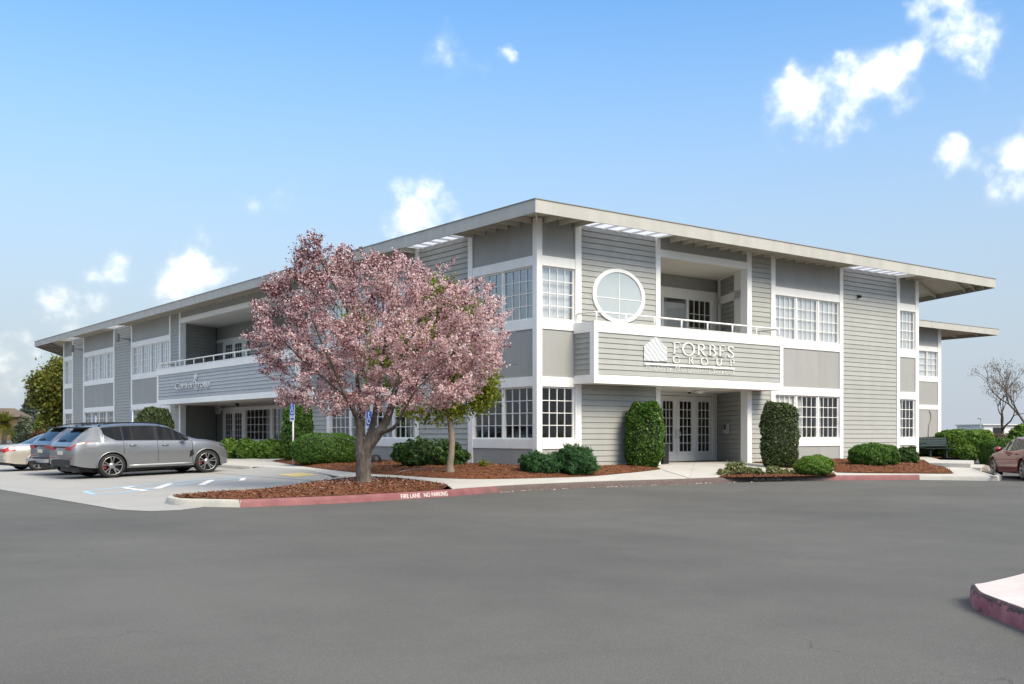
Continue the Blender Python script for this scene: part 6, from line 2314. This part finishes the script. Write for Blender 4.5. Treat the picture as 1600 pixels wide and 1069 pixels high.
t = NT('gloss black trim'); t.color((.010, .010, .011)); t.b.inputs['Roughness'].default_value = .18; M['gloss_black'] = t.m
t = NT('chrome'); t.color((.75, .75, .75)); t.b.inputs['Metallic'].default_value = 1; t.b.inputs['Roughness'].default_value = .12; M['chrome'] = t.m
t = NT('licence plate'); t.color((.62, .60, .50)); t.b.inputs['Roughness'].default_value = .5; M['plate'] = t.m
t = NT('red brake caliper'); t.color((.35, .02, .03)); M['caliper'] = t.m


def wheel(parent, x, y, r, wd, side, style, rim):
    w = empty('wheel', (x, y, r)); w.parent = parent
    b = MB(); h = wd/2; rr = r*(.745 if style == 'suv' else .70)
    b.lathe([(rr, -h*.92), (r*.93, -h), (r*.985, -h*.82), (r, -h*.5), (r, h*.5), (r*.985, h*.82), (r*.93, h), (rr, h*.92)], 'y', (0, 0, 0), 36)
    b.build('tyre', M['tyre'], w, recalc=True)
    s = side
    b = MB(); b.lathe([(rr+.004, s*h*.95), (rr*.97, s*h*.96), (rr*.94, s*h*.80), (rr*.93, s*h*.1), (.0, s*h*.0)], 'y', (0, 0, 0), 36)
    b.build('rim_barrel', M['dark_alloy'] if style != 'sedan' else M['dark_alloy'], w)
    b = MB()
    b.lathe([(rr+.003, s*h*.97), (rr*.985, s*h*1.0), (rr*.95, s*h*.96), (rr*.945, s*h*.8)], 'y', (0, 0, 0), 36)
    n = {'suv': 5, 'sedan': 7, 'multi': 6}[style]
    for k in range(n):
        for off in ((-.13, .13) if style == 'suv' else (0,)):
            an = 2*math.pi*k/n+.3
            a1 = an+off*.55
            a2 = an+off*1.6
            ca, sa, cb, sb = math.cos(a2), math.sin(a2), math.cos(a1), math.sin(a1)
            wd_ = rr*(.045 if style == 'suv' else .15)
            p0 = np.array([cb*rr*.30, sb*rr*.30]); p1 = np.array([ca*rr*.95, sa*rr*.95])
            d = (p1-p0)/np.linalg.norm(p1-p0); nr = np.array([-d[1], d[0]])
            y0, y1, yo = s*h*.62, s*h*.93, s*h*.97
            q = [p0-nr*wd_*.7, p0+nr*wd_*.7, p1+nr*wd_*1.15, p1-nr*wd_*1.15]
            vs = [(v[0], s*h*.55, v[1]) for v in q]+[(q[0][0], y0+s*.02, q[0][1]), (q[1][0], y0+s*.02, q[1][1]), (q[2][0], y1, q[2][1]), (q[3][0], y1, q[3][1])]
            b.add(vs, [(4, 5, 6, 7), (0, 1, 5, 4), (1, 2, 6, 5), (2, 3, 7, 6), (3, 0, 4, 7)])
    b.lathe([(rr*.34, s*h*.6), (rr*.30, s*h*.72), (.0, s*h*.74)], 'y', (0, 0, 0), 16)
    b.build('rim', rim, w, recalc=True)
    if style == 'suv':
        b = MB(); b.box(-rr*.82, -rr*.55, s*h*.2, s*h*.45, -rr*.3, rr*.3); b.build('brake_caliper', M['caliper'], w)
    return w


def car(name, label, loc, yaw, S, paintm, group=None, cat='car'):
    """loft over length stations; windows, lamps, seams are parts cut from the same skin. x runs from tail to nose"""
    r = empty(name, loc, yaw); tag(r, label, cat, group)
    zt, zb, hw = pchip(*zip(*S['top'])), pchip(*zip(*S['belt'])), pchip(*zip(*S['half']))
    sill = pchip(*zip(*S['sill']))
    Lc = S['L']; wx = S['wheels']; wr = S['wr']; ar = S['arch']
    xs = list(np.linspace(0, Lc, 84))
    for x in wx: xs += list(x+ar*np.cos(np.linspace(0, math.pi, 17)))
    cuts = [c for w in S['side'] for c in w[:2]]+list(S['wind'])+list(S['rearglass'])+[v for s_ in S['seams'] for v in (s_-.007, s_+.007)]+list(S.get('extra', []))
    xs = sorted([x for x in xs if all(abs(x-c) > .012 for c in cuts)]+cuts)
    xs = np.array([x for i, x in enumerate(xs) if i == 0 or x-xs[i-1] > .004])

    def bottom(x):
        z = sill(x)
        for c in wx:
            if abs(x-c) < ar: z = max(z, wr*1.0+math.sqrt(ar*ar-(x-c)**2))
        return z
    NR = 12
    grid = []
    for x in xs:
        top, bel, w = float(zt(x)), float(zb(x)), float(hw(x))
        bel = min(bel, top-.015)
        g_ = np.clip((top-bel)/.45, 0, 1)
        z0 = min(bottom(x), bel-.12)
        zz = np.linspace(z0, bel-.05, 6)
        low = np.clip((zz-S['sillz'])/(bel-S['sillz']), 0, 1)
        prof = np.interp(low, [0, .12, .35, .62, .85, 1], [-.065, -.02, -.014, .004, -.012, -.05])
        rows = [(w+p_, z_) for p_, z_ in zip(prof, zz)]
        rows.append((w-.055, bel-.012))
        rows.append((w-.085, bel+.012*g_))
        yt = (1-g_)*(w*.86)+g_*(w*S['tumble'])
        rows.append((yt, bel+(top-bel)*(.86*g_+.55*(1-g_))))
        if S.get('kink') and x < S['kink'][1]:
            kk = (S['kink'][1]-max(x, S['kink'][0]-.05))/(S['kink'][1]-S['kink'][0])
            rows[-2] = (rows[-2][0], rows[-2][1]+.20*kk**1.4*(1 if x > S['kink'][0]-.06 else 0)*g_)
        ye = (1-g_)*(w*.62)+g_*(w*S['tumble']-.11)
        rows.append((ye, bel+(top-bel)*(.965*g_+.85*(1-g_))))
        rows.append((ye*.55, bel+(top-bel)*(.995*g_+.965*(1-g_))))
        rows.append((0, top))
        grid.append(rows)
    grid = np.array(grid)           # (n, NR, 2)
    n = len(xs)
    V = []
    for i in range(n):
        for j in range(NR): V.append((xs[i], grid[i, j, 0], grid[i, j, 1]))
    nv = n*NR
    V += [(x, -y, z) for x, y, z in V]
    def vid(i, j, sd): return i*NR+j+(nv if sd < 0 else 0)
    body, parts = [], {}
    xm = (xs[:-1]+xs[1:])/2
    def put(k, f): parts.setdefault(k, []).append(f)
    s0, s1 = min(w[0] for w in S['side']), max(w[1] for w in S['side'])
    for i in range(n-1):
        x = xm[i]
        for sd in (1, -1):
            for j in range(NR-1):
                f = (vid(i, j, sd), vid(i+1, j, sd), vid(i+1, j+1, sd), vid(i, j+1, sd))
                if sd < 0: f = f[::-1]
                key = None
                if j == 7 and s0-.04 < x < s1+.04:
                    key = 'pillar'
                    for k, w in enumerate(S['side']):
                        if w[0] < x < w[1]: key = ('side_window', k, sd)
                if j == 9 or j == 10:
                    if S['wind'][0] < x < S['wind'][1]: key = ('windscreen',)
                    if S['rearglass'][0] < x < S['rearglass'][1]: key = ('rear_window',)
                if j == 8 and S['rearglass'][0] < x < S['rearglass'][1] and S.get('rear_wide'): key = ('rear_window',)
                if any(abs(x-s_) < .0075 for s_ in S['seams']) and 0 < j < 7: key = 'seam'
                for lk, (a_, b_, j0, j1, mt) in S.get('lamps', {}).items():
                    if a_ < x < b_ and j0 <= j <= j1: key = ('lamp', lk, sd)
                if j == 0 and key is None and S.get('clad'): key = 'pillar'
                if key is None: body.append(f)
                else: put(key, f)
    # end caps
    for i, rev in ((0, True), (n-1, False)):
        for j in range(NR-1):
            f = (vid(i, j, 1), vid(i, j+1, 1), vid(i, j+1, -1), vid(i, j, -1))
            body.append(f if not rev else f[::-1])
    V = np.array(V)
    cw = V.mean(axis=0)

    def sub(nm, faces, mt, parent=r, push=0.0):
        ids = sorted({v for f in faces for v in f}); mp = {v: k for k, v in enumerate(ids)}
        P = V[ids].copy()
        if push:
            d = P-np.array([Lc/2, 0, .7]); d[:, 0] *= .35; P = P+d/np.linalg.norm(d, axis=1)[:, None]*push
        q = MB(); q.add(P, [[mp[v] for v in f] for f in faces], True)
        o = q.build(nm, mt, parent, recalc=False)
        bm = bmesh.new(); bm.from_mesh(o.data); bmesh.ops.remove_doubles(bm, verts=bm.verts, dist=.0005); bmesh.ops.recalc_face_normals(bm, faces=bm.faces)
        bm.to_mesh(o.data); bm.free()
        return o
    bo = sub('body', body, paintm)
    for k, fs in parts.items():
        if k == 'pillar': tag(sub('window_trim', fs, M['gloss_black']), kind='stuff')
        elif k == 'seam': sub('door_seam', fs, M['black'])
        elif k[0] == 'side_window': sub('side_window', fs, M['tint'])
        elif k[0] in ('windscreen', 'rear_window'): sub(k[0], fs, M['tint'])
        elif k[0] == 'lamp': sub('tail_light' if k[1].startswith('tail') else 'headlight', fs, S['lamps'][k[1]][4], r, .006)
    # underbody, wheel wells
    b = MB(); w_ = S['W']/2
    b.box(.25, Lc-.25, -w_+.28, w_-.28, .22, .6)
    b.build('underbody', M['black'], r)
    for x in wx:
        b = MB(); b.box(x-ar-.05, x+ar+.05, -w_+.28, w_-.28, wr*.5, wr+ar+.04)
        b.build('wheel_well', M['black'], r)
    for x in wx:
        # arch lip
        for sd in (1, -1):
            p_ = [(x+(ar+.012)*math.cos(t_), sd*(float(hw(x+(ar+.01)*math.cos(t_)))-.012), wr+(ar+.012)*math.sin(t_)) for t_ in np.linspace(-.12, math.pi+.12, 22)]
            b = MB(); b.tube(p_, .022, 6); b.build('wheel_arch', S.get('lip', paintm), r)
            wheel(r, x, sd*(w_-S['tw']/2-.025), wr, S['tw'], sd, S['style'], S.get('rim', M['alloy']))
    # mirrors, handles
    for sd in (1, -1):
        mx_ = S['mirror']
        yb = float(hw(mx_))
        b = MB(); b.lathe([(.0, -.10), (.07, -.09), (.10, -.02), (.095, .06), (.06, .12), (0, .13)], 'y', (0, 0, 0), 12)
        me = b.mesh('mirror', S.get('mirror_mat', M['gloss_black']), True)
        o = link('mirror', me, r, (mx_, sd*(yb+.10), float(zb(mx_))+.08)); o.scale = (.8, sd*1.0, .85)
        for hx in S['handles']:
            z = float(zb(hx))-.14
            b = MB(); b.tube([(hx-.1, sd*(float(hw(hx))-.02), z), (hx-.08, sd*(float(hw(hx))+.022), z), (hx+.08, sd*(float(hw(hx))+.022), z), (hx+.1, sd*(float(hw(hx))-.02), z)], .016, 6); b.build('door_handle', S.get('handle_mat', paintm), r)
    return r


SUV = dict(kink=(.90, 1.30), L=4.94, W=2.0, wheels=(1.12, 4.095), wr=.395, arch=.435, tw=.29, sillz=.28, tumble=.735, style='suv', rim=M['alloy'],
           top=[(0, 1.06), (.02, 1.12), (.07, 1.16), (.20, 1.30), (.40, 1.49), (.56, 1.61), (.68, 1.66), (1.0, 1.705), (1.6, 1.745), (2.1, 1.75), (2.6, 1.725), (2.9, 1.665), (3.25, 1.50), (3.72, 1.245), (3.86, 1.20), (4.2, 1.155), (4.6, 1.07), (4.80, .97), (4.90, .84), (4.94, .68)],
           belt=[(0, 1.045), (.12, 1.14), (.5, 1.19), (1.2, 1.19), (2.4, 1.165), (3.5, 1.13), (3.8, 1.12), (4.3, 1.05), (4.7, .93), (4.94, .6)],
           half=[(0, .86), (.05, .915), (.2, .955), (.5, .98), (1.12, 1.0), (1.7, .985), (2.6, .98), (3.5, .985), (4.095, 1.0), (4.5, .965), (4.72, .89), (4.86, .78), (4.94, .66)],
           sill=[(0, .46), (.3, .38), (.6, .34), (1.5, .30), (3.4, .29), (4.5, .27), (4.94, .30)],
           side=[(.90, 1.44), (1.50, 1.74), (1.77, 2.44), (2.55, 3.48)], wind=(2.93, 3.71), rearglass=(.09, .50), rear_wide=False,
           seams=[1.46, 2.50, 3.60], mirror=3.30, handles=(1.74, 2.74), lamps={'tail': (.0, .44, 5, 5, M['red_lens']), 'head': (4.55, 4.86, 5, 6, M['gloss_black'])}, clad=False)
M['suv_grey'] = carpaint('silver grey car paint', (.235, .245, .26), .6, .30)
M['suv_blue'] = carpaint('dark blue grey car paint', (.13, .15, .20), .6, .28)
M['champagne'] = carpaint('champagne car paint', (.56, .52, .45), .45, .3)
M['red_paint'] = carpaint('dark red car paint', (.20, .008, .012), .0, .35)
M['far_silver'] = carpaint('light silver car paint', (.5, .51, .52), .5, .3)


def along(px, py, fn, yaw, x0, y0):
    """car origin so that local point (x0, y0) stands under a pixel"""
    p = at_f(px, py, fn)
    o = Vector((p.x-(math.cos(yaw)*x0-math.sin(yaw)*y0), p.y-(math.sin(yaw)*x0+math.cos(yaw)*y0), 0))
    return o, p


def suv_extras(r, S, hitch=False):
    zt, hw = pchip(*zip(*S['top'])), pchip(*zip(*S['half']))
    for sd in (1, -1):
        b = MB(); b.tube([(x, sd*(float(hw(x))-.035), .375) for x in np.linspace(1.62, 3.6, 8)], [.02]+[.032]*6+[.02], 6); b.build('side_sill', M['far_silver'], r)
        b = MB(); xs_ = np.linspace(.85, 2.75, 14)
        b.tube([(x, sd*(float(hw(x))*S['tumble']-.10), float(zt(x))+(.0 if k in (0, 13) else .028)) for k, x in enumerate(xs_)], .02, 6); b.build('roof_rail', M['gloss_black'], r)
    b = MB(); b.add([(.9, -.02, 1.68), (1.06, -.03, 1.70), (1.06, .03, 1.70), (.9, .02, 1.68), (.93, 0, 1.755)], [(0, 1, 4), (1, 2, 4), (2, 3, 4), (3, 0, 4), (3, 2, 1, 0)]); b.build('antenna_fin', M['gloss_black'], r)
    b = MB(); b.box(.42, .70, -.62, .62, 1.615, 1.655); b.build('spoiler', M['gloss_black'], r)
    b = MB(); b.box(-.012, .06, -.72, .72, .40, .60); b.build('diffuser', M['black'], r)
    b = MB(); b.box(-.02, .05, -.62, .62, .60, .625); b.build('bumper_trim', M['dark_metal'], r)
    b = MB(); b.box(-.026, .0, -.17, .17, .78, .90); b.build('licence_plate', M['plate'], r)
    b = MB(); b.box(-.018, .02, -.66, .66, 1.0, 1.045); b.build('light_bar', M['gloss_black'], r)
    for sd in (1, -1):
        b = MB(); b.box(-.024, .03, sd*.45, sd*.84, .93, 1.04); b.build('tail_light', M['red_lens'], r)
        b = MB(); b.box(-.014, .02, sd*.60, sd*.84, .66, .69); b.build('reflector', M['red_lens'], r)
        for k in (0, .13):
            b = MB(); b.tube([(-.03, sd*(.52+k), .41), (.2, sd*(.52+k), .41)], .05, 10); b.build('exhaust_tip', M['dark_metal'], r)
        b = MB(); vs_ = [(3.50, sd*y_, .56) for y_ in (.95,)]
        out_ = [(3.50, .56), (3.64, .66), (3.61, .84), (3.51, .77)]
        b.add([(x_, sd*.95, z_) for x_, z_ in out_]+[(x_, sd*(float(hw(x_))+.004), z_) for x_, z_ in out_], [(4, 5, 6, 7), (0, 1, 5, 4), (1, 2, 6, 5), (2, 3, 7, 6), (3, 0, 4, 7)]); b.build('fender_vent', M['black'], r, recalc=True)
    b = MB(); b.tube([(.13, -.05, 1.255), (.12, .2, 1.245), (.11, .36, 1.235)], .014, 6); b.build('rear_wiper', M['black'], r)


yS = R_(7)
PS = 1.12     # plan size of the parked cars
o, p = along(180, 747, zpad, yS, 1.12*PS, -.99*PS)
sl = .024


def seat_car(r, o, S, yaw):
    """stand the car on the sloping pad: pitch and roll from the four contact points"""
    c, s = math.cos(yaw), math.sin(yaw)
    f = lambda x, y: float(zpad(np.float64(o.x+PS*(c*x-s*y)), np.float64(o.y+PS*(s*x+c*y))))
    xr, xf = S['wheels']; y = S['W']/2-.15
    zr, zf = (f(xr, y)+f(xr, -y))/2, (f(xf, y)+f(xf, -y))/2
    zl, zri = (f(xr, y)+f(xf, y))/2, (f(xr, -y)+f(xf, -y))/2
    pitch = math.atan2(zf-zr, (xf-xr)*PS); roll = math.atan2(zl-zri, 2*y*PS)
    r.rotation_euler = (roll, -pitch, yaw)
    r.location = (o.x, o.y, zr-math.tan(pitch)*xr*PS)
    r.scale = (1.10, 1.03, .98)


c1 = car('parked_suv', 'silver grey SUV parked nose-in, nearest car on the left', o, yS, SUV, M['suv_grey'], 'cars parked before the long facade', 'SUV')
seat_car(c1, o, SUV, yS); suv_extras(c1, SUV)
# the far SUV shows only its tail between its neighbours
S2_ = dict(SUV); S2_['lip'] = M['black']
o2 = Vector((o.x+.10, o.y+2.95, 0))
c2 = car('parked_suv', 'dark blue grey SUV between the silver grey SUV and the champagne sedan', o2, yS, S2_, M['suv_blue'], 'cars parked before the long facade', 'SUV')
seat_car(c2, o2, SUV, yS); suv_extras(c2, SUV)
b = MB(); b.box(-.16, -.05, -.85, .85, .46, .58); b.build('bumper', M['far_silver'], c2)
b = MB(); b.box(-.34, -.16, -.04, .04, .44, .52); b.build('tow_hitch', M['black'], c2)

SED = dict(L=4.8, W=1.79, wheels=(1.07, 3.78), wr=.315, arch=.365, tw=.205, sillz=.24, tumble=.74, style='sedan', rim=M['alloy'],
           top=[(0, .86), (.04, .93), (.15, .965), (.6, .985), (.88, 1.0), (1.15, 1.12), (1.55, 1.32), (1.8, 1.40), (2.2, 1.445), (2.5, 1.445), (2.8, 1.41), (3.1, 1.28), (3.5, 1.03), (3.62, .985), (4.1, .93), (4.5, .84), (4.72, .72), (4.8, .58)],
           belt=[(0, .84), (.15, .93), (.6, .95), (1.5, .955), (2.6, .94), (3.5, .91), (3.9, .88), (4.4, .78), (4.8, .5)],
           half=[(0, .74), (.08, .81), (.3, .86), (1.0, .892), (2.4, .893), (3.7, .885), (4.3, .85), (4.6, .74), (4.8, .52)],
           sill=[(0, .36), (.4, .28), (1.2, .23), (3.6, .22), (4.8, .25)],
           side=[(1.42, 1.62), (1.66, 2.22), (2.32, 3.25)], wind=(2.84, 3.47), rearglass=(.92, 1.72), rear_wide=False,
           seams=[1.6, 2.27, 3.36], mirror=3.05, handles=(1.85, 2.5), lamps={'tail': (.0, .34, 4, 5, M['red_lens']), 'head': (4.40, 4.70, 4, 5, M['clear_lens'])}, mirror_mat=M['champagne'])
yD = R_(8)
o3, p3 = along(63, 735.5, zpad, yD, 1.07*PS, -.89*PS)
c3 = car('parked_sedan', 'champagne beige sedan with red tail lights cut by the left edge', o3, yD, SED, M['champagne'], 'cars parked before the long facade')
seat_car(c3, o3, SED, yD)
b = MB(); b.box(-.03, .25, -.78, .78, .46, .60); b.build('bumper', M['champagne'], c3)
b = MB(); b.box(-.02, .02, -.2, .2, .68, .80); b.build('licence_plate', M['plate'], c3)
for sd in (1, -1):
    b = MB(); b.box(-.012, .02, sd*.38, sd*.76, .74, .86); b.build('tail_light', M['red_lens'], c3)
    b = MB(); b.tube([(x, sd*(.90 if 1.5 < x < 3.3 else .885), .60) for x in np.linspace(1.5, 3.3, 8)], .012, 5); b.build('side_moulding', M['champagne'], c3)

# far silver sedan
SF = dict(SED); SF['mirror_mat'] = M['far_silver']
q = at_z(30, HY, 165); q.z = float(zroad(q.x, q.y))
yF = math.atan2(-.62, -.785)+R_(-58)
c4 = car('parked_sedan', 'light silver sedan parked far away across the lot at the left', q, yF, SF, M['far_silver'])

# red car at the right edge
SR = dict(SED)
SR.update(L=4.7, W=1.85, wheels=(.98, 3.86), wr=.335, arch=.38, tw=.24, style='multi', rim=M['alloy'], mirror_mat=M['red_paint'],
          top=[(0, .92), (.04, 1.0), (.3, 1.05), (.7, 1.14), (1.2, 1.28), (1.7, 1.37), (2.2, 1.385), (2.6, 1.34), (3.0, 1.17), (3.4, .95), (3.55, .90), (4.1, .82), (4.45, .72), (4.62, .60), (4.7, .46)],
          belt=[(0, .90), (.3, .98), (1.0, .98), (2.0, .93), (3.2, .87), (3.6, .85), (4.2, .74), (4.7, .40)],
          half=[(0, .76), (.1, .84), (.4, .90), (1.0, .925), (2.4, .915), (3.86, .925), (4.3, .88), (4.6, .72), (4.7, .55)],
          sill=[(0, .34), (.4, .25), (1.2, .20), (3.6, .19), (4.7, .2)],
          side=[(.9, 1.25), (1.3, 1.98), (2.08, 3.08)], wind=(2.62, 3.36), rearglass=(.35, 1.3), seams=[1.25, 2.03, 3.2], mirror=2.95, handles=(1.5, 2.3),
          lamps={'tail': (.0, .3, 5, 5, M['red_lens']), 'head': (4.2, 4.55, 4, 5, M['clear_lens'])})
pn = at(1596, 751, 0); pf_ = at(1558, 744, 0)
yR = math.atan2(FB, FA)+R_(-8)
d_ = Vector((math.cos(yR), math.sin(yR), 0)); nL = Vector((-d_.y, d_.x, 0))
o5 = pn-d_*.98-nL*.92
o5.z = 0
c5 = car('parked_car', 'dark red car at the right edge beside the clipped hedge', o5, yR, SR, M['red_paint'])
